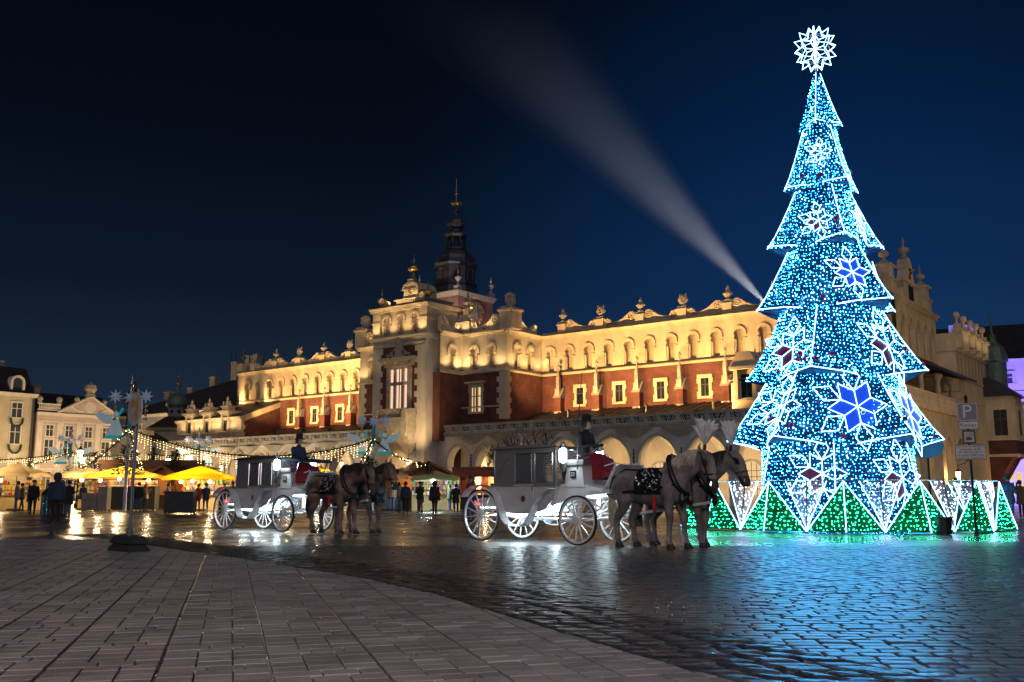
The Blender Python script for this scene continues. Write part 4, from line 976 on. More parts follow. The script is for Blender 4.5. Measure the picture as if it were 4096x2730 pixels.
# frontage at u = 150: local x along +v (to the right), y away from us (+u)
FR = math.atan2(.792, .610)
def F2W(v, u=150): return Vector((-.792*u+.610*v, .610*u+.792*v, 0))
pal = thing('pediment_palace', 'pale pink palace with triangular pediment and pilasters', 'building', F2W(73.6), FR)
W_ = 13.2
MB().box(0, W_, 0, 10, 0, 13.6).build('wall', m_pink, pal)
mb = MB(); mb.prism([(0+a*1.5, 13.2+b*1.6) for a, b in CORN], -.1, W_+.1, 'x'); mb.box(-.05, W_+.05, -.12, 0, 12.2, 12.45); mb.build('cornice', m_white, pal)
mb = MB(); mb.prism([(3.3, 13.75), (W_+.1, 13.75), (8.5, 16.6)], -.12, .3, 'y'); mb.build('pediment', m_pink, pal)
mb = MB(); mb.tube([(3.1, -.25, 13.8), (8.5, -.25, 16.75), (W_+.3, -.25, 13.8)], .2, 4); mb.build('pediment_moulding', m_white, pal)
mb = MB(); mb.lathe([(.95, 0), (.95, .08), (.7, .14), (.6, .1), (0, .16)], n=14); mb.xf(Matrix.Translation((8.5, -.12, 14.95)) @ Matrix.Rotation(PI/2, 4, 'X')); pts = [(8.5+q, -.16, 14.7-.5*math.sin(abs(q)*1.1)) for q in (-3.2, -2.7, -2.2, -1.7, -1.2)]; mb.tube(pts, .14, 5); mb.tube([(17-p[0], p[1], p[2]) for p in pts], .14, 5); mb.build('medallion', m_white, pal)
mb = MB(); mb.box(0, 3.6, -.1, .2, 14.0, 14.15); mb.box(0, 3.6, -.1, .2, 14.95, 15.1)
for i in range(13): mb.lathe([(.08, 14.15), (.13, 14.45), (.07, 14.75), (.1, 14.95)], (.3+i*.27, .05, 0), 6)
mb.build('roof_balustrade', m_white, pal)
for x, h in ((.3, 1.2), (3.4, 1.3), (6.3, 1.2), (8.5, 2.6), (11.0, 1.2)):
    z = 15.1 if x < 4 else 13.75+2.85*(1-abs(x-8.5)/5.2); mb = MB(); mb.lathe([(.45*h/1.3, 0), (.3*h/1.3, .3*h), (.5*h/1.3, .5*h), (.42*h/1.3, .75*h), (.2, .9*h), (0, h)], (x, .1, z), 8); mb.build('roof_statue', m_stone, pal)
MB().prism([(0, 13.6), (10, 13.6), (5, 17.2)], 0, W_, 'x').build('roof', m_roof, pal)
mb = MB(); mb.box(1.2, 2.2, 4, 5, 15, 18); mb.box(1.1, 2.3, 3.9, 5.1, 18, 18.2); mb.build('chimney', m_stone, pal)
for x in (.5, 3.7, 6.9, 10.1, 12.8):
    mb = MB(); mb.box(x-.42, x+.42, -.12, 0, 3.5, 11.6); mb.box(x-.55, x+.55, -.26, 0, 11.6, 12.2); mb.build('pilaster', m_white, pal)
for x in (2.1, 5.2, 8.5, 11.5): fwin(pal, x, 10.0, 1.1, 1.7); fwin(pal, x, 6.4, 1.3, 3.0, lit=None); fwin(pal, x, 1.6, 1.3, 2.8)
mb = MB(); mb.box(-.05, W_, -.2, 0, 4.7, 5.0); mb.build('string_course', m_white, pal)
cr = thing('cream_house', 'tall cream corner house with dark mansard roof and oval dormer', 'building', F2W(58.5), FR)
MB().box(0, 14.6, 0, 12, 0, 16.0).build('wall', m_cream, cr)
mb = MB(); mb.prism([(0+a*1.6, 15.8+b*1.8) for a, b in CORN], -.1, 14.9, 'x'); mb.build('cornice', m_white, cr)
MB().prism([(0, 16.4), (12, 16.4), (8.5, 20.6), (3.2, 20.6)], 0, 14.4, 'x').build('roof', m_roof, cr)
MB().box(10.5, 11.4, 4, 5, 20, 21.6).build('chimney', m_stone, cr)
for x in (11.9, 4.0):
    mb = MB(); arch_ring(mb, x, 1.5, 18.0, .35, .2, 2.2, 'round', zb=16.8); o = mb.build('dormer', m_white, cr)
    mb = MB(); pts = [(x-.75, 16.8)]+arch_pts(x, 1.5, 18.0, 'round', 5)+[(x+.75, 16.8)]; mb.add([(a, .5, b) for a, b in pts], [tuple(range(len(pts)))]); mb.build('pane', m_winbl, cr).parent = o
for x in (4.5, 8.2, 11.9):
    for z, h in ((12.6, 2.2), (8.6, 2.9), (4.4, 2.6)): fwin(cr, x, z, 1.5, h, lit=(m_lit if (x == 11.9 and z < 5) else None))
    for z in (12.2, 8.2):
        mb = MB(); mb.tube([(x-.95, -.3, z+.3), (x-.8, -.35, z-.5), (x-.3, -.4, z-1.0), (x+.3, -.4, z-1.0), (x+.8, -.35, z-.5), (x+.95, -.3, z+.3)], .17, 6); mb.build('garland_swag', mat('swag_green', (.03, .07, .035), .9, .4, 6, 1), cr)
mb = MB(); mb.tube([(14.3, -.25, 0), (14.3, -.25, 15.6)], .16, 6); mb.build('drainpipe', m_dark, cr)
# grey house behind the church
gh = thing('grey_house', 'pale grey house with long dark roof and chimneys behind the domed church', 'building', (-66, 166, 0), -.62)
MB().box(-4, 36, 0, 14, 0, 14.0).build('wall', m_grey, gh)
mb = MB(); mb.prism([(0+a*1.6, 13.8+b*1.6) for a, b in CORN], -4.2, 36.2, 'x'); mb.build('cornice', m_white, gh)
MB().add([(-4.4, -.4, 14.4), (36.4, -.4, 14.4), (36.4, 14.4, 14.4), (-4.4, 14.4, 14.4), (2, 7, 17.6), (30, 7, 21.5)], [(0, 1, 5, 4), (1, 2, 5), (2, 3, 4, 5), (3, 0, 4)]).build('roof', m_roof, gh)
for x, h in ((3, 18.5), (9.5, 18.8), (15.5, 20.3), (21, 22.4), (24, 23.2), (26, 23.0)):
    mb = MB(); mb.box(x-.7, x+.7, 5, 6, 15, h); mb.box(x-.8, x+.8, 4.9, 6.1, h, h+.25); mb.build('chimney', m_stone, gh)
mb = MB()
for x in (19, 20.2, 22.5, 25, 27.2): mb.tube([(x, 6, 18), (x, 6, 24.4)], .09, 5)
mb.build('flue_pipe', m_lead, gh)
for i in range(8):
    x = -1.5+i*4.6; fwin(gh, x, 10.4, 1.3, 2.2, lit=m_lit if i == 5 else None); fwin(gh, x, 5.6, 1.3, 2.6)
# domed church
ch = thing('domed_church', 'small stone church with octagonal drum and green copper dome', 'church', (-40.0, 115, 0), -.3)
m_chw = mat('church_wall', (.42, .40, .34), .85, .15, .6)
MB().lathe([(3.2, 0), (3.2, 8.2), (3.5, 8.4), (3.6, 8.7)], n=8).build('wall', m_chw, ch)
mb = MB(); mb.lathe([(3.7, 8.7), (1.6, 10.0), (1.3, 10.1)], n=8); mb.build('lower_roof', m_tile, ch)
MB().lathe([(1.15, 10.0), (1.1, 11.2), (1.35, 11.35)], n=8).build('drum', m_stoned, ch)
for k in range(8):
    a = 2*PI*k/8; MB().ball((1.05*math.cos(a), 1.05*math.sin(a), 10.7), .2, 8, 5).build('drum_window', m_glass, ch)
mb = MB(); mb.lathe([(1.35, 11.35), (1.38, 11.8), (1.1, 12.5), (.5, 12.9), (.2, 13.0), (.16, 13.6), (.3, 13.7), (.12, 14.0)], n=12); mb.build('dome', m_copper, ch, smooth=True)
mb = MB(); mb.lathe([(.12, 14.0), (.24, 14.25), (.05, 14.5), (.03, 15.4)], n=8); mb.box(-.25, .25, -.03, .03, 15.0, 15.06); mb.build('cross', m_gold, ch)
MB().box(-4.5, 1.5, -4.2, 1, 0, 7.0).build('nave', m_chw, ch); MB().prism([(-4.6, 7.0), (1.6, 7.0), (-1.5, 8.5)], -4.4, 1, 'y').build('nave_roof', m_tile, ch)
for x in (-3.2, -.2): fwin(ch, x, 3.0, .9, 2.4, trim=m_chw, y=-4.2)
# statue on plinth
st = thing('monument', 'dark bronze standing statue on tall stone plinth behind the decorated pole', 'monument', (-35.9, 91, 0), 0)
mb = MB(); mb.box(-3, 3, -3, 3, 0, .5); mb.box(-2.2, 2.2, -2.2, 2.2, .5, 1.2); mb.box(-1.3, 1.3, -1.3, 1.3, 1.2, 6.6); mb.box(-1.6, 1.6, -1.6, 1.6, 6.6, 7.0); mb.build('plinth', m_stone, st)
m_bronze = mat('bronze', (.06, .065, .055), .5, .3, 4, metal=.5)
mb = MB(); Xa, Ya = (1, 0, 0), (0, 1, 0)
mb.loft([((0, 0, 7.0), .62, .55, Xa, Ya), ((0, 0, 8.2), .55, .45, Xa, Ya), ((0, 0, 9.4), .52, .42, Xa, Ya), ((.02, 0, 10.2), .66, .42, Xa, Ya), ((.02, 0, 10.6), .55, .35, Xa, Ya), ((0, 0, 10.8), .2, .2, Xa, Ya), ((0, -.03, 11.0), .24, .27, Xa, Ya), ((0, -.03, 11.3), .28, .3, Xa, Ya), ((0, 0, 11.6), .14, .16, Xa, Ya)], 10)
mb.tube([(-.6, 0, 10.3), (-.85, -.1, 9.6), (-.5, -.45, 9.2)], [.2, .17, .12], 8); mb.tube([(.6, 0, 10.3), (.8, .0, 9.5), (.75, -.1, 8.7)], [.2, .17, .12], 8); mb.build('figure', m_bronze, st, smooth=True)
for s in (-1, 1):
    mb = MB(); mb.loft([((s*2.0, -1.4, 1.2), .5, .45, Xa, Ya), ((s*2.0, -1.4, 2.0), .55, .5, Xa, Ya), ((s*2.0, -1.4, 2.6), .4, .35, Xa, Ya), ((s*2.0, -1.5, 3.0), .2, .2, Xa, Ya), ((s*2.0, -1.5, 3.3), .12, .12, Xa, Ya)], 8); mb.build('seated_figure', m_bronze, st, smooth=True)
# violet-lit houses at the far right
m_violet = mat('violet_lit_front', (.55, .52, .62), .85, .1, .5)
vh = thing('violet_house', 'tall house front washed in violet light at the edge of the square', 'building', (39.5, 92, 0), -.42)
MB().box(0, 16, 0, 10, 0, 13.3).build('wall', m_violet, vh)
mb = MB(); mb.prism([(0+a*1.5, 13.0+b*1.5) for a, b in CORN], -.1, 16.1, 'x'); mb.box(-.05, 16.05, -.15, 0, 10.2, 10.45); mb.box(-.05, 16.05, -.2, 0, 4.3, 4.6); mb.build('cornice', m_violet, vh)
MB().prism([(-.4, 13.5), (10.4, 13.5), (10.4, 16.0), (5, 17.5)], -.2, 16.2, 'x').build('roof', m_roof, vh)
MB().box(2.6, 5.0, 3, 3.8, 16.3, 17.5).build('chimney', m_violet, vh)
for x in (1.6, 4.4, 7.2, 10.0):
    fwin(vh, x, 11.2, .9, .9, trim=m_violet); fwin(vh, x, 8.0, 1.2, 1.9, trim=m_violet); fwin(vh, x, 5.2, 1.2, 2.1, trim=m_violet); fwin(vh, x, 1.0 if x > 3 else 1.6, 1.3, 2.0 if x > 3 else 1.6, trim=m_violet, lit=m_lit)
    mb = MB(); mb.box(x+1.0, x+1.5, -.12, 0, 4.7, 9.7); mb.box(x+.9, x+1.6, -.22, 0, 9.7, 10.15); mb.build('pilaster', m_violet, vh)
lamp('AREA', 'violet_flood', (6, -13, 1.2), 9000, (.26, .18, 1.0), vh, Vector((6, 0, 7.5)), size=(14, 1.5))
# ================================================================ figures
def remeshed(mb, voxel, smooth=4):
    me = bpy.data.meshes.new('tmp'); me.from_pydata([tuple(v) for v in mb.v], [], mb.f); me.update()
    o = bpy.data.objects.new('tmp', me); COL.objects.link(o)
    r = o.modifiers.new('r', 'REMESH'); r.mode = 'VOXEL'; r.voxel_size = voxel
    s = o.modifiers.new('s', 'SMOOTH'); s.iterations = smooth; s.factor = .5
    dg = bpy.context.evaluated_depsgraph_get(); dg.update()
    out = bpy.data.meshes.new_from_object(o.evaluated_get(dg))
    bpy.data.objects.remove(o); bpy.data.meshes.remove(me)
    out.polygons.foreach_set('use_smooth', [True]*len(out.polygons))
    return out
def limb(mb, pts, n=8):                          # pts: (x, y, z, r)
    P = [Vector(p[:3]) for p in pts]; mb.tube(P, [p[3] for p in pts], n)
    for p in pts: mb.ball(p[:3], p[3]*.98, 8, 5)
def hand(mb, w, d, side_, curl=.5):
    w = Vector(w); d = Vector(d).normalized(); lat = Vector((0, 1, 0)); lat = (lat-d*lat.dot(d)).normalized(); nrm = d.cross(lat)
    limb(mb, [(*w, .03), (*(w+d*.05), .036), (*(w+d*.085), .036)])
    for k, (o_, l) in enumerate(((-.030, .062), (-.010, .074), (.010, .07), (.030, .055))):
        a = w+d*.085+lat*o_; b = a+d*l*.55; c = b+(d*(1-curl)+nrm*curl*-side_).normalized()*l*.5; limb(mb, [(*a, .0115), (*b, .0105), (*c, .009)], 6)
    a = w+d*.03+lat*.03*side_; b = a+(d*.6+lat*.8*side_).normalized()*.05; limb(mb, [(*a, .014), (*b, .012), (*(b+d*.03), .010)], 6)
def person_mesh(pose='stand', H=1.75, coat=.95, skirt=False, hood=False):
    mb = MB(); k = H/1.75; X, Y, Z = (1, 0, 0), (0, 1, 0), (0, 0, 1)
    sit = pose == 'sit'; zo = -.42 if sit else 0
    # torso and head
    tors = [((0, 0, .86), .10, .13), ((0, 0, .95), .135, .175), ((.01, 0, 1.08), .12, .16), ((.015, 0, 1.22), .13, .175), ((.01, 0, 1.36), .125, .195), ((0, 0, 1.45), .095, .16), ((0, 0, 1.50), .06, .08), ((.01, 0, 1.56), .055, .055)]
    ln = .12 if sit else 0
    mb.loft([((c[0]+ln*(c[2]-.9), c[1], c[2]+zo), a, b, X, Y) for c, a, b in tors], 14)
    hx = ln*.72; hz = zo
    mb.loft([((hx+.0, 0, 1.53+hz), .045, .045, X, Y), ((hx+.03, 0, 1.575+hz), .075, .058, X, Y), ((hx+.025, 0, 1.64+hz), .095, .072, X, Y), ((hx+.015, 0, 1.70+hz), .096, .075, X, Y), ((hx+.005, 0, 1.74+hz), .075, .06, X, Y), ((hx, 0, 1.762+hz), .03, .03, X, Y)], 12)
    mb.tube([(hx+.11, 0, 1.668+hz), (hx+.135, 0, 1.625+hz), (hx+.10, 0, 1.615+hz)], [.012, .018, .012], 6)
    for s in (-1, 1): mb.ball((hx+.0, s*.078, 1.645+hz), .022, 6, 4, 1.4)
    for s in (-1, 1):
        sh = Vector((ln*.5, s*.185, 1.42+zo))
        if pose == 'hold': el = sh+Vector((.04, s*.06, -.29)); wr = el+Vector((.21, -s*.10, .06))
        elif pose == 'phone': el = sh+Vector((.10, s*.05, -.27)); wr = el+Vector((.16, -s*.12, .24))
        elif sit: el = sh+Vector((.06, s*.05, -.28)); wr = el+Vector((.24, -s*.10, .02))
        else: el = sh+Vector((-.02, s*.06, -.30)); wr = el+Vector((.05, -s*.0, -.25))
        limb(mb, [(*sh, .068), (*((sh+el)/2), .06), (*el, .05), (*((el+wr)/2), .046), (*wr, .034)])
        hand(mb, wr, (wr-el), s, .5)
        hp = Vector((0, s*.095, .93+zo))
        if sit: kn = hp+Vector((.44, s*.06, -.02)); an = kn+Vector((.10, 0, -.44))
        else:
            st = {'walk': .17*s, 'hold': .04*s}.get(pose, .03*s)
            kn = Vector((st*.55+.02, s*.10, .50)); an = Vector((st, s*.105, .09))
        limb(mb, [(*hp, .10), (*((hp+kn)/2), .088), (*kn, .062), (*((kn*.55+an*.45)), .058), (*an, .042)])
        mb.loft([((an.x-.07, an.y, an.z-.045), .035, .04, Y, Z), ((an.x, an.y, an.z-.035), .042, .05, Y, Z), ((an.x+.09, an.y, an.z-.05), .046, .036, Y, Z), ((an.x+.17, an.y, an.z-.058), .036, .026, Y, Z)], 8)
    if coat and not sit:                          # coat hem
        zb = coat
        mb.loft([((0, 0, zb), .19 if not skirt else .24, .235 if not skirt else .29, X, Y), ((0, 0, zb+.06), .185, .23, X, Y), ((0, 0, 1.10), .145, .19, X, Y), ((.0, 0, 1.42), .12, .19, X, Y)], 14)
    me = remeshed(mb, .019, 3)
    if k != 1:
        for v in me.vertices: v.co *= k
    return me, (hx*k, hz*k, k, zo)
def paint_person(me, info, coatm, trm, skinm, shoem, coat):
    hx, hz, k, zo = info
    for m in (coatm, trm, skinm, shoem): me.materials.append(m)
    ids = []
    for p in me.polygons:
        c = p.center/k; z = c.z
        if z > 1.525+zo: i = 2
        elif abs(c.y) > .17 and False: i = 2
        elif z < (.10 if zo == 0 else .12): i = 3
        elif z > coat+zo-.02: i = 0
        else: i = 1
        ids.append(i)
    me.polygons.foreach_set('material_index', ids)
m_skin = mat('skin', (.50, .31, .23), .6, .1, 6); m_hair = mat('dark_hair', (.035, .024, .018), .7, .3, 20)
m_navy = mat('navy_cloth', (.03, .042, .085), .85, .3, 6, .3, 60); m_blackc = mat('black_cloth', (.022, .022, .027), .9, .3, 6, .3, 60)
m_grn = mat('dark_green_cloth', (.04, .06, .035), .9, .3, 6, .3, 60); m_jean = mat('blue_denim', (.06, .095, .19), .85, .25, 8, .3, 60)
m_red = mat('red_blanket', (.30, .012, .02), .85, .3, 5, .4, 25); m_lime = mat('lime_jacket', (.35, .48, .03), .8, .25, 7, .2, 40); m_greyc = mat('grey_cloth', (.20, .20, .22), .9, .25, 6, .2, 50)
m_brownc = mat('brown_cloth', (.16, .10, .06), .9, .25, 6, .2, 50); m_shoe = mat('shoe_leather', (.012, .011, .010), .5, .2, 10); m_redcoat = mat('dark_red_cloth', (.24, .025, .03), .9, .25, 6)
PVAR = {}
for nm, args, coat in (('a', dict(pose='stand', H=1.80, coat=.84), .84), ('b', dict(pose='hold', H=1.70, coat=.62, skirt=True), .62), ('c', dict(pose='walk', H=1.75, coat=.88), .88), ('d', dict(pose='phone', H=1.72, coat=.80), .80)):
    PVAR[nm] = (*person_mesh(**args), coat)
def person(var, loc, rz, label, coatm, trm, hat=None, group=None, extra=None, s=1.0):
    me0, info, coat = PVAR[var]
    me = me0.copy(); paint_person(me, info, coatm, trm, m_skin, m_shoe, coat)
    t = thing('person', label, 'person', loc, rz, group); t.scale = (s, s, s)
    b = bpy.data.objects.new('body', me); COL.objects.link(b); b.parent = t
    hx, hz, k, zo = info
    if hat == 'hood':
        mb = MB(); mb.lathe([(.06, 1.49), (.12, 1.53), (.135, 1.62), (.13, 1.70), (.10, 1.775), (.04, 1.80), (0, 1.802)], (-.02, 0, 0), 12); mb.build('hood', coatm, t, smooth=True).scale = (k, k, k)
    elif hat == 'cap':
        mb = MB(); mb.lathe([(.107, 1.665), (.112, 1.70), (.10, 1.76), (.06, 1.79), (0, 1.80)], (.0, 0, 0), 12); mb.build('knitted_cap', coatm, t, smooth=True).scale = (k, k, k)
    else:
        mb = MB(); mb.lathe([(.085, 1.58), (.105, 1.63), (.108, 1.70), (.085, 1.765), (.03, 1.785), (0, 1.787)], (-.018, 0, 0), 12); mb.build('hair', m_hair, t, smooth=True).scale = (k, k, k)
    if extra == 'bag':
        mb = MB(); mb.box(-.09, .09, .26, .36, .72, 1.0); mb.tube([(-.05, .31, 1.0), (0, .2, 1.42), (.05, .31, 1.0)], .012, 5); mb.build('shoulder_bag', m_brownc, t)
    return t
# ================================================================ market
m_canvas = mat('yellow_canvas', (.80, .55, .07), .85, .1, 2); m_canvas2 = mat('cream_canvas', (.80, .66, .36), .85, .1, 2); m_canvasy = mat('bright_yellow_canvas', (.85, .52, .01), .8, .1, 2)
for m in (m_canvas, m_canvas2, m_canvasy):       # cloth that lets lamp light through
    N = m.node_tree; b = N.nodes['Principled BSDF']; tr = N.nodes.new('ShaderNodeBsdfTranslucent'); mx = N.nodes.new('ShaderNodeMixShader'); mx.inputs[0].default_value = .55
    src = b.inputs['Base Color'].links[0].from_socket; N.links.new(src, tr.inputs[0]); N.links.new(b.outputs[0], mx.inputs[1]); N.links.new(tr.outputs[0], mx.inputs[2]); N.links.new(mx.outputs[0], N.nodes['Material Output'].inputs[0])
def umbrella(x, y, w_, ze, za, label, cm, rz=0, word=None, val=.22):
    t = thing('market_umbrella', label, 'umbrella', (x, y, 0), rz, 'market umbrellas')
    h = w_/2; mb = MB(); n = 5
    cor = [(-h, -h), (h, -h), (h, h), (-h, h)]
    for i in range(4):
        a = Vector((*cor[i], ze)); b = Vector((*cor[(i+1) % 4], ze)); ap = Vector((0, 0, za)); mid = (a+b)/2+Vector((0, 0, .10)); q = (ap+mid)/2-Vector((0, 0, .06)); qa = (ap+a)/2-Vector((0, 0, .03)); qb = (ap+b)/2-Vector((0, 0, .03))
        mb.add([a, mid, b, qa, q, qb, ap], [(0, 1, 4, 3), (1, 2, 5, 4), (3, 4, 6), (4, 5, 6)])
        va, vb, vm = (p-Vector((0, 0, val)) for p in (a, b, mid))
        mb.add([a, mid, b, va, vm, vb], [(0, 3, 4, 1), (1, 4, 5, 2)])
    mb.build('canopy', cm, t)
    mb = MB(); mb.tube([(0, 0, 0), (0, 0, za+.08)], .035, 6); mb.build('pole', m_woodd, t)
    mb = MB()
    for cx, cy in cor: mb.tube([(0, 0, za-.06), (cx*.98, cy*.98, ze-.03)], .018, 4)
    mb.build('rib', m_woodd, t)
    mb = MB(); mb.box(-.35, .35, -.35, .35, 0, .12); mb.build('base', m_dark, t)
    if word: text(word, .26, m_black, t, (0, -h-.02, ze-.17), (PI/2, 0, 0))
    return t
def text(s, size, m, parent, loc, rot, name='lettering', align='CENTER'):
    cu = bpy.data.curves.new('txt', 'FONT'); cu.body = s; cu.size = size; cu.align_x = align; cu.align_y = 'CENTER'; cu.extrude = .002; cu.space_line = .92
    o = bpy.data.objects.new('txt', cu); COL.objects.link(o); dg = bpy.context.evaluated_depsgraph_get(); dg.update()
    me = bpy.data.meshes.new_from_object(o.evaluated_get(dg)); bpy.data.objects.remove(o)
    me.materials.clear(); me.materials.append(m)
    t = bpy.data.objects.new(name, me); COL.objects.link(t); t.parent = parent; t.location = loc; t.rotation_euler = rot
    return t
def bulb_lamp(x, y, z, label, power=60, col=WARM2, m=None, r=.11):
    t = thing('stall_lamp', label, 'lamp', (x, y, z), 0, 'bare lamps in the stalls')
    MB().ball((0, 0, 0), r, 10, 7).build('bulb', m or m_warmbulb, t, smooth=True)
    mb = MB(); mb.lathe([(.04, r*.8), (.05, r+.06), (.02, r+.12)], n=6); mb.tube([(0, 0, r+.1), (0, 0, r+.45)], .01, 4); mb.build('socket', m_black, t)
    lamp('POINT', 'bulb_light', (0, 0, -r-.04), power*3.6, col, t, radius=r)
umbrella(-32.6, 64, 3.3, 2.35, 3.1, 'cream square umbrella at the far end of the market, next to the cream house', m_canvas2)
umbrella(-29.4, 67, 3.2, 2.3, 2.95, 'pale umbrella tucked behind the hooded man in the market', m_canvas2)
umbrella(-25.7, 64.5, 3.9, 2.3, 2.95, 'yellow-green umbrella above the dark counter beside the round sign', m_canvas)
umbrella(-20.2, 63, 3.7, 2.15, 2.9, 'bright yellow umbrella just behind the rear wheel of the far carriage', m_canvasy)
umbrella(-12.2, 62, 2.7, 2.15, 2.85, 'bright yellow umbrella with black letters behind the far carriage', m_canvasy, word='OME')
umbrella(-21.6, 69, 2.6, 2.35, 2.95, 'small yellow umbrella half hidden behind a larger yellow one', m_canvas)
umbrella(-4.85, 62, 2.9, 2.1, 2.55, 'pale green umbrella between the two carriages', mat('pale_green_canvas', (.50, .52, .22), .85, .1, 2))
umbrella(-8.2, 66, 2.2, 2.3, 2.8, 'small peach umbrella behind the far horses', mat('peach_canvas', (.75, .50, .32), .85, .1, 2))
for i, (x, y, z, p, lb) in enumerate([(-33.4, 63.5, 1.95, 90, 'bright bulb under the cream umbrella furthest from the tower'), (-29.2, 66, 2.0, 70, 'bulb under the pale umbrella behind the hooded man'), (-25.6, 63.4, 2.05, 150, 'dazzling bulb in the middle of the yellow-green umbrella'),
    (-23.9, 64, 1.95, 60, 'bulb at the corner of the yellow-green umbrella beyond the sign pole'), (-27.1, 64, 1.95, 60, 'bulb on the near corner of the yellow-green umbrella by the cupboard'), (-21.3, 62.6, 1.85, 70, 'first of three bulbs under the bright yellow umbrella'), (-20.5, 62.4, 1.9, 70, 'second of three bulbs under the bright yellow umbrella'), (-19.5, 62.8, 1.85, 70, 'third of three bulbs under the bright yellow umbrella')]):
    bulb_lamp(x, y, z, lb, p)
bulb_lamp(-4.95, 61, 1.95, 'dazzling white bulb under the pale green umbrella', 160, COOL, m_whitebulb, .15)
bulb_lamp(-12.2, 61.8, 2.0, 'bulb under the lettered yellow umbrella', 70)
# wooden huts
def hut(x, y, rz, w_, d, h, label, ridge=.8, flat=False, tone=None, open_=True, sign=None):
    t = thing('market_hut', label, 'hut', (x, y, 0), rz, 'wooden market huts'); wm = tone or m_wood
    mb = MB(); mb.box(-w_/2, w_/2, d/2-.06, d/2, 0, h); mb.box(-w_/2, -w_/2+.06, -d/2, d/2-.06, 0, h); mb.box(w_/2-.06, w_/2, -d/2, d/2-.06, 0, h); mb.build('wall', wm, t)
    for s in (-1, 1):
        for i in range(int(d/.3)):
            mb = MB(); yy = -d/2+i*.3; xx = s*w_/2; a, b = sorted((xx, xx+s*.02)); mb.box(a, b, yy+.01, yy+.29, 0, h); mb.build('board', wm, t)
    mb = MB(); mb.box(-w_/2, w_/2, -d/2-.1, -d/2+.35, .92, 1.0); mb.box(-w_/2, w_/2, -d/2+.02, -d/2+.08, 0, .92); mb.build('counter', m_woodd, t)
    if flat:
        mb = MB(); mb.box(-w_/2-.4, w_/2+.4, -d/2-.5, d/2+.2, h, h+.12); mb.build('roof', m_roof, t)
        mb = MB(); mb.box(-w_/2-.45, w_/2+.45, -d/2-.56, -d/2-.5, h-.05, h+.6); mb.build('fascia', wm, t)
        for i in range(int((w_+.8)/.35)): mb = MB(); mb.box(-w_/2-.42+i*.35, -w_/2-.42+i*.35+.33, -d/2-.58, -d/2-.565, h-.08, h+.62); mb.build('board', wm, t)
    else:
        mb = MB(); ov = .45; mb.add([(-w_/2-ov, -d/2-.5, h-.15), (0, -d/2-.5, h+ridge), (w_/2+ov, -d/2-.5, h-.15), (-w_/2-ov, d/2+.3, h-.15), (0, d/2+.3, h+ridge), (w_/2+ov, d/2+.3, h-.15), (-w_/2-ov, -d/2-.5, h-.27), (0, -d/2-.5, h+ridge-.12), (w_/2+ov, -d/2-.5, h-.27), (-w_/2-ov, d/2+.3, h-.27), (0, d/2+.3, h+ridge-.12), (w_/2+ov, d/2+.3, h-.27)], [(0, 1, 4, 3), (1, 2, 5, 4), (6, 9, 10, 7), (7, 10, 11, 8), (0, 6, 7, 1), (1, 7, 8, 2), (3, 4, 10, 9), (4, 5, 11, 10), (0, 3, 9, 6), (2, 8, 11, 5)]); mb.build('roof', m_tile, t)
        mb = MB(); mb.prism([(-w_/2, h), (w_/2, h), (0, h+ridge-.15)], -d/2, -d/2+.05, 'y'); mb.build('gable', wm, t)
        for s in (-1, 1): mb = MB(); mb.prism([(s*(w_/2+ov), h-.29), (s*(w_/2+ov), h-.1), (0, h+ridge+.04), (0, h+ridge-.15)], -d/2-.56, -d/2-.5, 'y'); mb.build('barge_board', wm, t)
    if sign: text(sign, .3, m_black, t, (0, -d/2-.6, h+.3 if flat else h+.15), (PI/2, 0, 0))
    lamp('POINT', 'hut_light', (0, 0, h-.3), 200, WARM, t, radius=.1)
    return t
hut(-28.6, 71, .5, 3.6, 3, 2.3, 'wooden hut with steep tarred roof beside the yellow-green umbrella', .9)
hut(-27.4, 76, -.05, 7.4, 3, 3.0, 'long orange-brown flat hut with fir branches on top behind the decorated pole', flat=True)
hut(-24.4, 72, -.5, 3.4, 3, 2.35, 'wooden hut with dark pitched roof behind the bright yellow umbrella', .8)
hut(-36.9, 66, .1, 3.0, 3, 2.7, 'dark red-brown hut cut by the edge of the picture', flat=True, tone=m_woodd)
hut(-6.7, 70, .45, 4.6, 3, 2.3, 'wooden hut with violet-grey sloping roof behind the far horses', 1.0)
hut(-1.9, 71, 0, 3.8, 3, 2.35, 'brick-red flat hut with fir garland and lit counter between the carriages', flat=True, tone=mat('brickred_boards', (.25, .07, .04), .8, .3, 4))
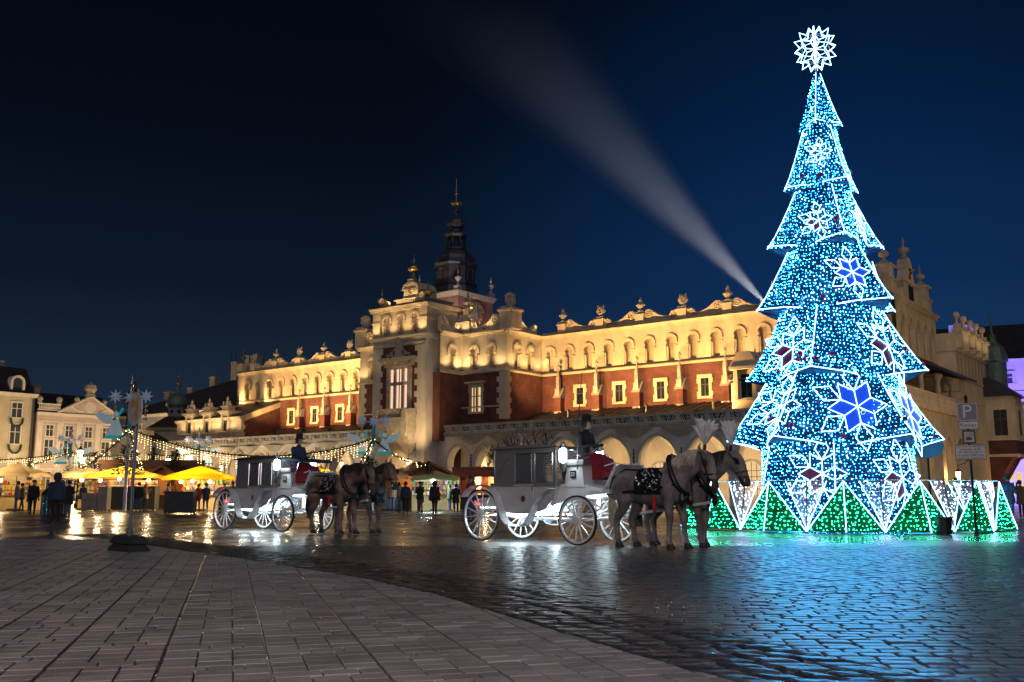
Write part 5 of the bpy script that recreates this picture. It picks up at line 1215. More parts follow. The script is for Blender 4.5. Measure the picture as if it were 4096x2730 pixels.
# goods on display: small bright boxes, toys and hangers
gcols = [(.6, .05, .05), (.65, .45, .05), (.05, .12, .4), (.6, .55, .45), (.08, .3, .1), (.55, .1, .3), (.7, .65, .6)]
gm = [mat('goods_%s' % n, c, .6, .2, 6) for n, c in zip(('red', 'yellow', 'blue', 'straw', 'green', 'pink', 'white'), gcols)]
for gi, (gx, gy, gw, lb) in enumerate([(-25.7, 66.0, 3.3, 'shelf rack of bright toys and souvenirs under the yellow-green umbrella'), (-20.2, 64.6, 3.2, 'shelf rack of coloured goods under the bright yellow umbrella'), (-33.2, 66, 3.0, 'shelf rack of goods under the far cream umbrella'), (-5.0, 64.2, 3.2, 'shelf rack of bottles and boxes under the pale green umbrella'), (-12.2, 64, 2.2, 'shelf rack of goods under the lettered umbrella'), (-29.4, 69, 2.6, 'shelf rack of baskets behind the hooded man')]):
    t = thing('display_rack', lb, 'rack', (gx, gy, 0), 0, 'display racks in the market')
    mb = MB(); mb.box(-gw/2, gw/2, 0, .05, 0, 2.0); mb.build('back_panel', m_canvas2, t)
    for z in (1.0, 1.35, 1.7): mb = MB(); mb.box(-gw/2, gw/2, -.35, 0, z-.03, z); mb.build('shelf', m_wood, t)
    for z in (1.0, 1.35, 1.7):
        x = -gw/2+.1
        while x < gw/2-.1:
            w_ = random.uniform(.1, .24); h = random.uniform(.12, .28); mb = MB()
            if random.random() < .5: mb.lathe([(w_*.35, 0), (w_*.42, h*.5), (w_*.2, h*.8), (w_*.22, h)], (x, -.18, z), 8)
            else: mb.box(x-w_*.4, x+w_*.4, -.28, -.1, z, z+h)
            mb.build('goods', random.choice(gm), t); x += w_+.06
m_counter = mat('dark_counter', (.035, .037, .042), .5, .3, 3, .1); m_cab = mat('pale_cabinet', (.32, .28, .25), .6, .15, 2)
def counter(x, y, w_, h, d, rz, label, m, doors=1):
    t = thing('counter', label, 'counter', (x, y, 0), rz, 'market counters and cupboards')
    mb = MB(); mb.box(-w_/2, w_/2, 0, d, .08, h-.04); mb.build('carcass', m, t); mb = MB(); mb.box(-w_/2-.04, w_/2+.04, -.04, d+.04, h-.04, h+.01); mb.build('top', m, t)
    for i in range(doors): a = -w_/2+w_/doors*i; mb = MB(); mb.box(a+.015, a+w_/doors-.015, -.02, 0, .12, h-.08); q = mb.build('door', m, t); mb = MB(); mb.box(a+w_/doors*.5-.05, a+w_/doors*.5+.05, -.05, -.02, h*.6, h*.6+.05); mb.build('handle', m_black, t).parent = q
    mb = MB()
    for sx_ in (-1, 1):
        for yy in (.06, d-.06): mb.cbox((sx_*(w_/2-.08), yy, .04), (.08, .08, .08))
    mb.build('foot', m_black, t)
counter(-24.4, 62.6, 2.9, 1.55, .9, .05, 'long dark counter under the yellow-green umbrella', m_counter, 3)
counter(-26.0, 61.9, .62, 1.52, .6, 0, 'tall narrow pale cupboard at the end of the dark counter', m_cab)
counter(-26.8, 61.8, .95, 1.12, .6, 0, 'low pale two-door cupboard beside the tall narrow one', m_cab, 2)
counter(-17.9, 52.4, 1.5, 1.2, .8, .1, 'low dark grey counter behind the far carriage', m_counter, 2)
counter(-15.2, 56, 3.2, 1.25, .9, .1, 'dark counter half hidden by the far carriage wheels', m_counter, 3)
counter(-7.5, 65.5, 2.4, 1.25, .9, .75, 'black box counter with a paper cup to the side of the far horses', m_counter, 2)
counter(-9.2, 63, 2.2, 1.2, .9, .2, 'dark counter behind the far horses', m_counter, 2)
counter(-34.8, 67.5, 2.6, 1.1, .8, 0, 'brown serving counter under the far cream umbrella', m_woodd, 2)
counter(.3, 63.0, 1.3, 1.3, .8, 0, 'grey cabinet behind the rear wheel of the near carriage', m_counter, 1)
t = thing('paper_cup', 'white paper cup standing on the black box counter', 'cup', (-7.2, 65.9, 1.26), 0); MB().lathe([(.04, 0), (.055, .2)], n=10).build('cup', gm[6], t)
t = thing('carton', 'small brown carton standing on the dark counter behind the far horses', 'box', (-8.6, 63.3, 1.21)); MB().box(-.35, .35, -.2, .2, 0, .5).build('box', m_cab, t)

# ---- lamp posts and star-and-angel poles
def lamppost(x, y, h, label, power=220, two=False):
    t = thing('street_lamp', label, 'street lamp', (x, y, 0), 0, 'warm street lamps in the market')
    mb = MB(); mb.lathe([(.2, 0), (.2, .3), (.12, .5), (.09, 1.2), (.07, h-.6), (.1, h-.5), (.05, h-.4)], n=10); mb.tube([(-.35, 0, h-.7), (.35, 0, h-.7)], .025, 5); mb.build('post', m_black, t)
    mb = MB(); mb.lathe([(.14, h-.4), (.22, h+.05)], n=6); mb.build('lamp_glass', m_warmbulb, t)
    mb = MB(); mb.lathe([(.27, h+.05), (.2, h+.16), (.06, h+.26), (.06, h+.34), (0, h+.42)], n=6); mb.build('lamp_cap', m_black, t)
    lamp('POINT', 'street_light', (0, -.05, h-.55), power*5, WARM2, t, radius=.15)
lamppost(-33.0, 74, 4.3, 'warm street lamp shining among the small decorated pole and fir trees', 420)
lamppost(-34.6, 78, 3.9, 'lower warm street lamp just beside the brighter one', 220)
lamppost(-29.8, 84, 4.0, 'warm street lamp between the flat hut and the domed church', 420)
lamppost(-32.4, 90, 3.5, 'small warm street lamp in front of the domed church', 200)
m_angel = mat('angel_board', (.70, .80, .84), .6, .1, 3, emit=(.5, .85, 1.0), estr=.10); m_teal = mat('teal_board', (.03, .22, .23), .6, .1, 3, emit=(.0, .6, .6), estr=.25); m_starb = mat('star_board', (.52, .58, .72), .6, .1, 3, emit=(.45, .6, 1.0), estr=.07)
m_tinsel = mat('dark_fir_garland', (.012, .045, .026), .85, .4, 9, .8); m_polep = mat('pale_pole', (.50, .55, .72), .5, .15, 4)
def star_pts(cx, cz, R, r, n=8): return [(cx+(R if k % 2 == 0 else r)*math.sin(PI*k/n), cz+(R if k % 2 == 0 else r)*math.cos(PI*k/n)) for k in range(2*n)]
def angel(mb, mb2, cx, cz, s, f):
    mb.prism([(cx-.12*s, cz+.25*s), (cx+.12*s, cz+.25*s), (cx+.38*s, cz-.55*s), (cx-.38*s, cz-.55*s)], -.04, .04, 'y'); mb.ball((cx, 0, cz+.42*s), .15*s, 8, 5)
    w = [(cx+f*.08*s, cz+.22*s), (cx+f*.35*s, cz+.42*s), (cx+f*.8*s, cz+.55*s), (cx+f*1.0*s, cz+.42*s), (cx+f*.78*s, cz+.2*s), (cx+f*.6*s, cz+.08*s), (cx+f*.4*s, cz-.02*s), (cx+f*.15*s, cz+.05*s)]
    mb.prism(w if f > 0 else w[::-1], -.03, .03, 'y'); mb2.prism([(cx-.44*s, cz-.55*s), (cx+.44*s, cz-.55*s), (cx+.46*s, cz-.7*s), (cx-.46*s, cz-.7*s)], -.05, .05, 'y'); mb2.tube([(cx-f*.1*s, -.06, cz+.3*s), (cx-f*.32*s, -.06, cz+.72*s)], [.03*s, .07*s], 6)
def starpole(x, y, h, s, label, sides=(-1, 1), strings=True):
    t = thing('decorated_pole', label, 'decorated pole', (x, y, 0), 0, 'poles with stars and angels')
    mb = MB(); mb.tube([(0, 0, 0), (0, 0, h*.72)], .09*s, 8); mb.build('pole', m_polep, t)
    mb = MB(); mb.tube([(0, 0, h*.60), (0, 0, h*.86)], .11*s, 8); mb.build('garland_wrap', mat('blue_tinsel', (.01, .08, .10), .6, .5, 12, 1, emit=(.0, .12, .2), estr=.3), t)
    mb = MB(); mb.lathe([(.07*s, h*.86), (.06*s, h-.9*s), (.09*s, h-.8*s), (.03*s, h-.6*s), (.1*s, h-.45*s), (.03*s, h-.3*s), (.05*s, h-.2*s), (0, h)], n=8); mb.build('finial', m_silver, t)
    mb = MB(); mb.tube([(-.8*s, 0, h*.82), (.8*s, 0, h*.82)], .025*s, 5); mb.tube([(-.8*s, 0, h*.62), (.8*s, 0, h*.62)], .02*s, 5); mb.build('cross_arm', m_polep, t)
    for cx, cz in ((0, h-1.1*s), (-.72*s, h*.82+.1*s), (.72*s, h*.82+.1*s)):
        mb = MB(); pts = star_pts(cx, cz, .36*s, .17*s); n = len(pts); mb.add([(cx, -.12*s-.1, cz)]+[(a, -.1, b) for a, b in pts]+[(cx, .0, cz)], [(0, 1+(k+1) % n, 1+k) for k in range(n)]+[(n+1, 1+k, 1+(k+1) % n) for k in range(n)]); mb.build('star', m_starb, t)
    for sd in (-1, 1):
        mb = MB(); 
        for k in range(4): mb.ball((sd*.72*s, 0, h*.82-.35*s-k*.2*s), (.07+.02*(k % 2))*s, 8, 5)
        mb.build('bauble_string', m_gold if sd < 0 else m_silver, t, smooth=True)
    for sd in sides:
        a, b = MB(), MB(); angel(a, b, sd*.66*s, h*.62+.1*s, s, sd); q = a.build('angel', m_angel, t); b.build('angel_trim', m_teal, t).parent = q
    mb = MB()
    for k in range(220):
        a = random.uniform(0, 2*PI); z = random.random()**1.6*1.4*s; r = (1.5*s-z)*.5*random.random()**.5; p = Vector((r*math.cos(a), r*math.sin(a), h*.36-.6*s+z)); d = Vector((math.cos(a), math.sin(a), random.uniform(-.2, .9)))*.24*s; mb.tube([p, p+d], [.02*s, .004*s], 3)
    mb.build('fir_sprigs', m_tinsel, t)
    return t
starpole(-24.2, 61, 8.6, 1.35, 'tallest pole with stars and one angel beside the round sign', (-1,))
starpole(-8.75, 61, 6.75, 1.05, 'pole with two angels and blue stars in front of the tower', (-1, 1))
starpole(-38.3, 84, 7.0, 1.2, 'small bright pole with stars in front of the pink palace', (-1, 1))
starpole(-27.2, 84, 6.9, 1.2, 'distant pole with stars in front of the arcade end', (-1, 1))
# garlands with icicle lights
m_ice = glow('warm_icicle_led', (1.0, .70, .32), 9)
def garland(a, b, sag, label, n=26, drop=.9, fall=True, r=.10):
    a, b = Vector(a), Vector(b); t = thing('light_garland', label, 'garland', a, 0, 'fir garlands with hanging lights'); pts = []
    for i in range(n+1): s = i/n; p = (b-a)*s; p.z -= sag*4*s*(1-s); pts.append(p)
    mb = MB(); mb.tube(pts, r*.5, 5); L = (b-a).length
    for k in range(int(L*26)):
        s = random.random()*n; i = min(int(s), n-1); p = pts[i].lerp(pts[i+1], s-i); d = Vector((random.gauss(0, 1), random.gauss(0, 1), random.gauss(0, 1))).normalized()*r*1.7; mb.add([p, p+d+Vector((.02, 0, .02)), p+d-Vector((.02, 0, .02)), p+d*1.2], [(0, 1, 3), (0, 3, 2)])
    mb.build('fir_garland', m_tinsel, t)
    mb = MB(); wires = MB()
    if fall:
        k = 0; x = 0
        while x < L:
            s = x/L*n; i = min(int(s), n-1); p = pts[i].lerp(pts[i+1], s-i); ln = drop*random.choice((.35, .6, 1.0)); z = .05
            while z < ln: mb.octa((p.x+random.uniform(-.02, .02), p.y+random.uniform(-.03, .03), p.z-z), .026); z += .15
            wires.tube([p, p-Vector((0, 0, ln))], .004, 3); x += .2
        wires.build('wire', m_black, t)
    else:
        for k in range(int(L*9)): s = random.random()*n; i = min(int(s), n-1); p = pts[i].lerp(pts[i+1], s-i); mb.octa(p+Vector((random.gauss(0, r*.7), random.gauss(0, r*.7), random.gauss(0, r*.7))), .03)
    tag(mb.build('icicle_lights', m_ice, t), kind='stuff')
    return t
garland((-24.1, 60.8, 5.1), (-8.8, 60.8, 4.45), 1.35, 'long sagging fir garland with icicle lights from the tallest pole to the tower pole', 40)
garland((-8.7, 60.8, 4.45), (-5.4, 61.5, 2.85), .35, 'garland wound with lights falling from the two-angel pole to the stalls', 18, fall=False)
garland((-8.8, 60.8, 4.4), (-9.9, 60.4, 2.3), .15, 'short string of lights hanging steeply off the two-angel pole', 10, fall=False)
garland((-24.2, 60.8, 5.0), (-27.0, 61, 2.7), .2, 'lit garland slanting down from the tallest pole to the near side of the hut', 14, fall=False)
garland((-24.1, 60.8, 5.0), (-23.2, 61, 2.6), .1, 'lit garland slanting down from the tallest pole beside the sign post', 14, fall=False)
garland((-46, 84, 4.0), (-38.4, 84, 4.7), .25, 'garland with lights crossing in front of the cream house', 22, 1.0)
garland((-38.2, 84, 4.6), (-31.5, 82, 4.45), .3, 'garland with lights in front of the pink palace', 20, 1.0)
garland((-31, 82, 4.4), (-27.3, 84, 4.6), .2, 'garland with lights above the flat hut and street lamp', 14, 1.0)
garland((-38.3, 84, 4.6), (-41.5, 80, 3.0), .1, 'short dark garland dropping from the small bright pole', 10, fall=False)
# fir trees on the hut roofs
def firbush(x, y, z, s, label):
    t = thing('fir_bush', label, 'fir bush', (x, y, z), 0, 'small firs decorating the huts'); mb = MB()
    for k in range(420):
        a = random.uniform(0, 2*PI); zz = random.random(); r = (1-zz)*.55*s*random.random()**.4+.03; p = Vector((r*math.cos(a)*.6, r*math.sin(a)*.6, zz*s)); d = Vector((math.cos(a), math.sin(a), random.uniform(-.1, .5)))*.28*s; side_ = d.cross(Vector((0, 0, 1))).normalized()*.03*s; mb.add([p-side_, p+side_, p+d], [(0, 1, 2)])
    mb.build('needles', m_tinsel, t); MB().tube([(0, 0, -.1), (0, 0, s*.9)], [.05*s, .01], 5).build('stem', m_woodd, t)
firbush(-31.0, 72, 2.6, 1.5, 'fir tuft on the hut roof below the bright street lamp')
firbush(-25.2, 72, 3.1, 1.1, 'fir tuft on the long flat hut beneath the tallest pole'); firbush(-27.6, 74.6, 3.6, 1.0, 'fir tuft at the near end of the long flat hut roof')
firbush(-24.6, 71, 3.0, 1.3, 'fir tuft on the pitched hut behind the bright yellow umbrella'); firbush(-9.0, 60.6, 2.1, 1.3, 'lit fir tuft at the foot of the two-angel pole'); firbush(-5.3, 61.3, 2.35, .8, 'fir tuft where the garland meets the stall roof'); firbush(-23.4, 67, 1.0, 1.3, 'pale fir beside the dark hut next to the sign post')
# ---- people in the market
person('a', (-16.3, 34.9, 0), 1.9, 'person in dark hooded jacket and dark trousers standing alone before the market', m_navy, mat('maroon_trousers', (.05, .012, .016), .9, .2, 6), 'hood')
person('b', (-20.9, 46.0, 0), 1.4, 'person in dark knee-length coat holding something near the hooded person', m_blackc, m_greyc, None)
crowd = [(-24.3, 49.5, 'c', m_blackc, m_blackc, 'cap', 'person in black beside the dark bins'), (-30.4, 60.5, 'c', m_brownc, m_blackc, None, 'person in brown coat queuing at the cream umbrella'), (-31.6, 59.6, 'a', m_redcoat, m_blackc, None, 'person in dark red coat at the edge of the queue'), (-29.2, 61.4, 'd', m_blackc, m_jean, 'cap', 'person in black and jeans holding a phone in the queue'),
    (-28.4, 60.2, 'b', m_greyc, m_blackc, None, 'person in long grey coat in the queue'), (-27.7, 63.0, 'c', m_navy, m_blackc, 'hood', 'hooded person by the low pale cupboard'), (-35.2, 63, 'a', m_redcoat, m_redcoat, None, 'person in red at the far edge of the market'), (-33.8, 61.8, 'd', m_brownc, m_blackc, 'cap', 'person with cap in brown facing the far stall'), (-25.2, 64.4, 'b', m_blackc, m_blackc, None, 'dark-haired seller behind the dark counter'),
    (-22.2, 58, 'c', m_blackc, m_jean, None, 'person in jeans walking past the dark counter'), (-18.4, 58.6, 'd', m_navy, m_jean, 'cap', 'person in navy at the bright yellow umbrella'), (-17.2, 60, 'a', m_brownc, m_blackc, None, 'person in brown near the far carriage rear wheel'),
    (-4.0, 50.5, 'c', m_blackc, m_blackc, 'hood', 'hooded person in black walking between the two carriages'), (-5.9, 54, 'a', m_navy, m_blackc, None, 'person in navy before the pale green umbrella'), (-5.2, 55.2, 'd', m_blackc, m_jean, 'cap', 'capped person in jeans before the pale green umbrella'), (-3.3, 57.4, 'b', m_blackc, m_blackc, None, 'person in long black coat at the lit stall'), (-2.6, 60, 'a', m_lime, m_jean, None, 'person in lime green jacket and jeans at the lit stall'), (-4.6, 57.8, 'c', m_greyc, m_jean, None, 'person in grey looking into the lit stall'), (-1.6, 38, 'a', m_navy, m_jean, 'cap', 'person in navy and jeans behind the rear wheel of the near carriage'), (-26.2, 57.6, 'c', m_greyc, m_blackc, 'cap', 'capped person in grey beside the low pale cupboard')]
for i, (x, y, v, cm_, tm, ht, lb) in enumerate(crowd): person(v, (x, y, 0), random.uniform(.6, 2.6), lb, cm_, tm, ht, 'visitors in the market', 'bag' if i % 4 == 1 else None, random.uniform(.95, 1.04))
rq = random.Random(11)
colw = [(m_blackc, 'black coat'), (m_navy, 'navy coat'), (m_brownc, 'brown coat'), (m_greyc, 'grey coat'), (m_redcoat, 'dark red coat'), (m_grn, 'dark green coat')]
spots2 = [(-33.0, 58.8, 'behind the cream umbrella queue'), (-32.3, 61.0, 'under the cream umbrella'), (-30.9, 62.4, 'at the edge of the cream umbrella'), (-29.9, 58.9, 'on the far side of the hooded person'), (-28.9, 63.4, 'below the pale umbrella'), (-27.3, 59.4, 'near the low cupboard'), (-36.0, 60.5, 'at the far end of the market'), (-34.4, 65.0, 'by the far stall counter'), (-23.0, 61.2, 'leaning at the dark counter'), (-21.4, 60.6, 'just before the bright yellow umbrella'), (-19.6, 60.9, 'under the bright yellow umbrella'), (-18.2, 61.6, 'at the edge of the bright yellow umbrella'), (-16.2, 59.2, 'between the stall and the far carriage'), (-13.4, 60.0, 'behind the far carriage cabin'), (-11.4, 60.4, 'by the lettered umbrella'), (-6.6, 57.0, 'near the black box counter'), (-5.5, 59.0, 'at the pale green umbrella'), (-3.9, 61.0, 'at the lit stall shelf'), (-1.2, 58.4, 'beside the near carriage rear wheel'), (-2.2, 54.5, 'walking towards the lit stall'), (-7.6, 61.8, 'behind the far horses')]
for i, (x, y, wh) in enumerate(spots2):
    cm_, cn = colw[i % 6]; person('abcd'[rq.randrange(4)], (x, y, 0), rq.uniform(0, 6.28), f'person in {cn} standing {wh}', cm_, rq.choice((m_blackc, m_jean, m_greyc)), rq.choice((None, 'cap', 'hood', None)), 'visitors in the market', None, rq.uniform(.93, 1.05))
# dark bins beside the hooded person
for i, (dx, lb) in enumerate(((0, 'dark ribbed litter bin nearest the hooded person'), (-.62, 'dark ribbed litter bin, outer one of the pair'))):
    t = thing('litter_bin', lb, 'litter bin', (-21.6+dx, 46.7, 0), 0, 'litter bins'); MB().lathe([(.26, 0), (.28, .08), (.28, 1.05), (.22, 1.2)], n=14).build('drum', m_counter, t); MB().lathe([(.3, 1.05), (.3, 1.12), (.1, 1.35), (0, 1.36)], n=14).build('lid', m_black, t)
    for k in range(10): a = 2*PI*k/10; MB().tube([(.29*math.cos(a), .29*math.sin(a), .1), (.29*math.cos(a), .29*math.sin(a), 1.0)], .012, 4).build('rib', m_silver, t)

for i_, (v_, lb) in enumerate(((61, 'tall lamp added to light the cream house'), (74, 'tall lamp added to light the pink palace'), (90, 'tall lamp added to light the grey house'))):  # lamps added along the frontage to brighten the house fronts
    w3 = F2W(v_, 138); lamppost(w3.x, w3.y, 6.2, lb, 2300)
# ================================================================ the lit Christmas tree
TCX, TCY = 10.72, 32.0
xt = thing('christmas_tree', 'giant cone tree of tiers covered in blue-white lights with snowflakes', 'christmas tree', (TCX, TCY, 0))
m_needle = mat('blue_tinted_needles', (.002, .012, .042), .75, .4, 8, .9, 40)  # green needles, with the blue of the diodes put into their colour
# tier: z bottom, outer radius, z top, top radius, azimuths of the corners (0 = towards the square's open side)
TIERS = [(13.55, .72, 15.7, .06, [-28, 62, 152, 242]), (11.30, 1.28, 13.62, .50, [20, 100, 190, 270]), (9.20, 1.95, 11.38, .86, [0, 90, 180, 270]), (7.05, 2.36, 9.28, 1.18, [36, 98, 190, 265]), (4.75, 2.95, 7.15, 1.55, [-31, 58, 150, 240]), (2.62, 3.5, 4.85, 2.05, [-110, -50, 20, 88, 160, 205]), (.05, 3.05, 2.75, 2.32, [-75, -20, 40, 100, 160, 220])]
def adir(az): a = math.radians(az); return Vector((math.sin(a), -math.cos(a), 0))
bulbs = []; tier_geo = []
def sample_quad(a, b, c, d, sp, out, lift=.045):
    # a-b bottom, d-c top
    n = (b-a).cross(d-a); n = n.normalized() if n.length > 1e-6 else Vector((0, 0, 1))
    w0, w1, h = (b-a).length, (c-d).length, ((d+c)/2-(a+b)/2).length
    rows = max(1, int(h/sp))
    for r in range(rows):
        t = (r+.5)/rows; w_ = w0+(w1-w0)*t; k = w_/sp; m = int(k)+(1 if random.random() < k-int(k) else 0)
        for i in range(m):
            s = (i+random.uniform(.15, .85))/m; p = a.lerp(b, s).lerp(d.lerp(c, s), t+random.uniform(-.3, .3)/rows); out.append((p+n*random.uniform(.3, 1.3)*lift, n))
needles = []
for ti, (zb, R, zt, rt, az) in enumerate(TIERS):
    az = sorted(a % 360 for a in az); N = len(az); last = ti == len(TIERS)-1
    ring = []
    for i, a in enumerate(az):
        a2 = az[(i+1) % N]+(360 if i == N-1 else 0); mid = (a+a2)/2; gap = a2-a
        rn = R*.8 if last else TIERS[ti+1][3]*1.03; rq = (R+rn)/2*.955
        ring += [(a, R, zb+(.20 if not last else 0)*R/3), (a+gap*.25, rq, zb+(.05*R/3 if not last else 0)), (mid, rn, zb-(.12*R/3 if not last else 0)), (a+gap*.75, rq, zb+(.05*R/3 if not last else 0))]
    prof = [0, .22, .48, .75, 1.0]; rows = []
    for t in prof:
        row = []
        for a, r, z in ring:
            f = t**.85; rr = r+(rt*(1+.10*(r/R-.8))-r)*f; d = adir(a); row.append(Vector((d.x*rr, d.y*rr, z+(zt-z)*t)))
        rows.append(row)
    m_ = len(ring); mb = MB()
    for j in range(len(prof)-1):
        for i in range(m_):
            k = (i+1) % m_; q = (rows[j][i], rows[j][k], rows[j+1][k], rows[j+1][i]); mb.add(q, [(0, 1, 2, 3)])
            facing = ((q[0]+q[1])/2).y
            sp = .112 if facing < 1.2 else .3
            sample_quad(*q, sp*(1 if ti > 1 else .9), bulbs)
            sample_quad(*q, .075 if facing < 1.2 else .2, needles, .0)
    # soffit under the tier
    if not last:
        nz, nr = zb+.10, TIERS[ti+1][3]*.97; inner = [Vector((adir(a).x*nr, adir(a).y*nr, nz)) for a, r, z in ring]
        for i in range(m_): k = (i+1) % m_; mb.add([rows[0][k], rows[0][i], inner[i], inner[k]], [(0, 1, 2, 3)])
    mb.build('foliage_tier', m_needle, xt)
    tier_geo.append((rows, ring))
    # light ropes on ridges and lower edges at the corners
    for i in range(0, m_, 4):
        if ring[i][0] % 360 > 115 and ring[i][0] % 360 < 245: continue
        o = [rows[j][i]*1.0+adir(ring[i][0])*.06 for j in range(len(prof))]
        mb = MB()
        for a, b in zip(o, o[1:]): mb.tube([a.lerp(b, .03), a.lerp(b, .97)], .015 if ti > 1 else .012, 5)
        mb.build('ridge_light_rope', m_ledw, xt)
        if last: continue
        for s in (-1, 1):
            k1 = rows[0][(i+s) % m_]; k2 = rows[0][(i+2*s) % m_]; off = Vector((0, 0, -.03))
            MB().tube([rows[0][i]*1.015+off, k1*1.015+off, k1.lerp(k2, .45)*1.015+off], .016 if ti > 1 else .013, 5).build('edge_light_rope', m_ledw, xt)
# needles as small blades
mb = MB()
for p, n in needles:
    for q in range(2):
        d = (n+Vector((random.gauss(0, .7), random.gauss(0, .7), random.gauss(-.2, .6)))).normalized()*random.uniform(.05, .11); s_ = d.cross(Vector((random.gauss(0, 1), random.gauss(0, 1), random.gauss(0, 1)))).normalized()*.012
        mb.add([p-s_, p+s_, p+d], [(0, 1, 2)])
tag(mb.build('needle_fringe', m_needle, xt), kind='stuff')
# bulbs: the 300 nearest as pieces, the rest together
bulbs.sort(key=lambda q: (q[0]-Vector((-2, -32+0, 3))).length)
near = bulbs[::max(1, len(bulbs)//600)][:300]; nearset = set(id(b) for b in near)
mbs = [MB(), MB(), MB()]; b0 = None
for bq in bulbs:
    p = bq[0]
    if id(bq) in nearset:
        if b0 is None: b0 = MB().octa((0, 0, 0), .016).build('light_bulb', m_led, xt, loc=p)
        else: inst(b0, xt, p)
    else: g_ = random.choice((0, 0, 1, 1, 1, 1, 2)); mbs[g_].octa(p, (.012, .011, .014)[g_])
for q_, m_ in zip(mbs, (m_led, m_led2, m_led3)): tag(q_.build('light_bulbs', m_, xt), kind='stuff')
# snowflakes
m_flakeb = mat('blue_flake_panel', (.01, .04, .5), .4, .2, 6, emit=(.0, .10, 1.0), estr=.55); m_flaker = mat('red_flake_panel', (.10, .012, .05), .5, .3, 9, emit=(.30, .02, .14), estr=.10); m_flakeg = mat('green_flake_panel', (.0, .10, .07), .6, .3, 9)
def tier_point(ti, az, t):
    zb, R, zt, rt, _ = TIERS[ti]; rows, ring = tier_geo[ti]; best = None
    m_ = len(ring); j = t*(len(rows)-1); j0 = min(int(j), len(rows)-2)
    for i in range(m_):
        a0 = ring[i][0]; a1 = ring[(i+1) % m_][0]+(360 if i == m_-1 else 0)
        for sh in (-360, 0, 360):
            if a0+sh <= az <= a1+sh:
                s = (az-a0-sh)/max(1e-6, a1-a0); P = rows[j0][i].lerp(rows[j0][(i+1) % m_], s); Q = rows[j0+1][i].lerp(rows[j0+1][(i+1) % m_], s); return P.lerp(Q, j-j0), (Q-P).normalized()
def flake(ti, az, t, D, kind, tilt=0):
    c, up = tier_point(ti, az, t); d = adir(az); c = c+d*(.22 if D > 1 else .14)
    rgt = up.cross(d).normalized()*-1; rgt = Vector((math.cos(math.radians(az)), math.sin(math.radians(az)), 0)); nrm = rgt.cross(up).normalized()
    e = D/2/1.9; P = lambda x, y: c+rgt*(x*e)+up*(y*e)
    root = bpy.data.objects.new('snowflake', None); COL.objects.link(root); root.parent = xt
    def rh(x0, y0, a, b): return [(x0, y0), (x0+math.cos(a), y0+math.sin(a)), (x0+math.cos(a)+math.cos(b), y0+math.sin(a)+math.sin(b)), (x0+math.cos(b), y0+math.sin(b))]
    th = math.radians(30+tilt); rhs = []
    for k in range(6): a = th+k*PI/3; rhs.append((rh(0, 0, a, a+PI/3), 'in', k))
    for k in range(1, 5):
        a = th+k*PI/3
        x, y = math.cos(a)+math.cos(a+PI/3), math.sin(a)+math.sin(a+PI/3)
        rhs.append((rh(math.cos(a), math.sin(a), a-PI/3+PI/6-.0, a+PI/6), 'out', k))
    rope = MB(); seen = set()
    for pts, w_, k in rhs:
        q = [P(*p) for p in pts]
        for i in range(4):
            key = tuple(sorted((tuple(round(v, 2) for v in pts[i]), tuple(round(v, 2) for v in pts[(i+1) % 4]))))
            if key in seen: continue
            seen.add(key); rope.tube([q[i], q[(i+1) % 4]], .014 if D > 1 else .011, 5)
        if w_ == 'in' or kind == 'r':
            if kind == 'b' or (kind == 'r' and w_ == 'in' and k in (2, 3)): 
                pm = m_flakeb if kind == 'b' else m_flaker
                cc = sum(q, Vector())/4; MB().add([cc+(p-cc)*.93-nrm*.03 for p in q], [(0, 1, 2, 3)]).build('flake_panel', pm, root)
    rope.build('flake_rope', m_ledw, root)
for a in [(5, -3, .52, 2.0, 'b', 4), (5, 46, .45, 1.9, 'b', -4), (5, -52, .5, 1.7, 'o', 0), (4, 33, .42, 1.95, 'r', 0), (4, -49, .4, 1.7, 'r', 8), (3, 8, .5, 1.35, 'b', 5), (3, 62, .42, 1.2, 'b', 0), (2, -26, .4, 1.0, 'r', 10), (2, 52, .4, 1.0, 'r', 0), (1, -18, .55, .8, 'o', 5), (6, -28, .62, 1.6, 'r', 0), (6, 26, .58, 1.7, 'r', 5)]: flake(*a)
# baubles
m_baur = mat('red_bauble', (.45, .02, .05), .12, .1, 4, metal=.7); m_baus = mat('silver_bauble', (.6, .68, .8), .08, .1, 4, metal=.9); bs = {}
for ti, az, t, col_ in [(ti, random.uniform(-80, 85), random.uniform(.08, .5), random.choice((m_baur, m_baus, m_baus))) for ti in (1, 2, 3, 4, 4, 5, 5, 5) for _ in range(9)]:
    c, up = tier_point(ti, az, t); p = c+adir(az)*.13
    if col_ not in bs: bs[col_] = MB().ball((0, 0, 0), .085, 12, 8).build('bauble', col_, xt, p, smooth=True)
    else: inst(bs[col_], xt, p)
# crown of stars
sr = bpy.data.objects.new('star_topper', None); COL.objects.link(sr); sr.parent = xt; sr.location = (0, 0, 16.62); Rs = .80
for pl in range(3):
    a = math.radians(8+60*pl); ex = Vector((math.cos(a), math.sin(a), 0)); sz = 1.0
    P = lambda r, q: ex*(r*math.sin(q))+Vector((0, 0, r*math.cos(q)))
    mb = MB()
    for k in range(12):
        q0 = 2*PI*k/12; q1 = q0+PI/12; q2 = q0+PI/6; mb.tube([P(Rs*.72, q0), P(Rs, q1), P(Rs*.72, q2)], .017, 5)
    for k in range(6):
        q0 = 2*PI*k/6; mb.tube([P(0, 0), P(Rs*.42, q0-PI/6), P(Rs*.72, q0), P(Rs*.42, q0+PI/6)], .013, 5)
    mb.build('star_rope', m_ledw, sr); MB().tube([P(Rs*.68, 2*PI*k/28) for k in range(28)], .01, 4, True).build('star_hoop', m_silver, sr)
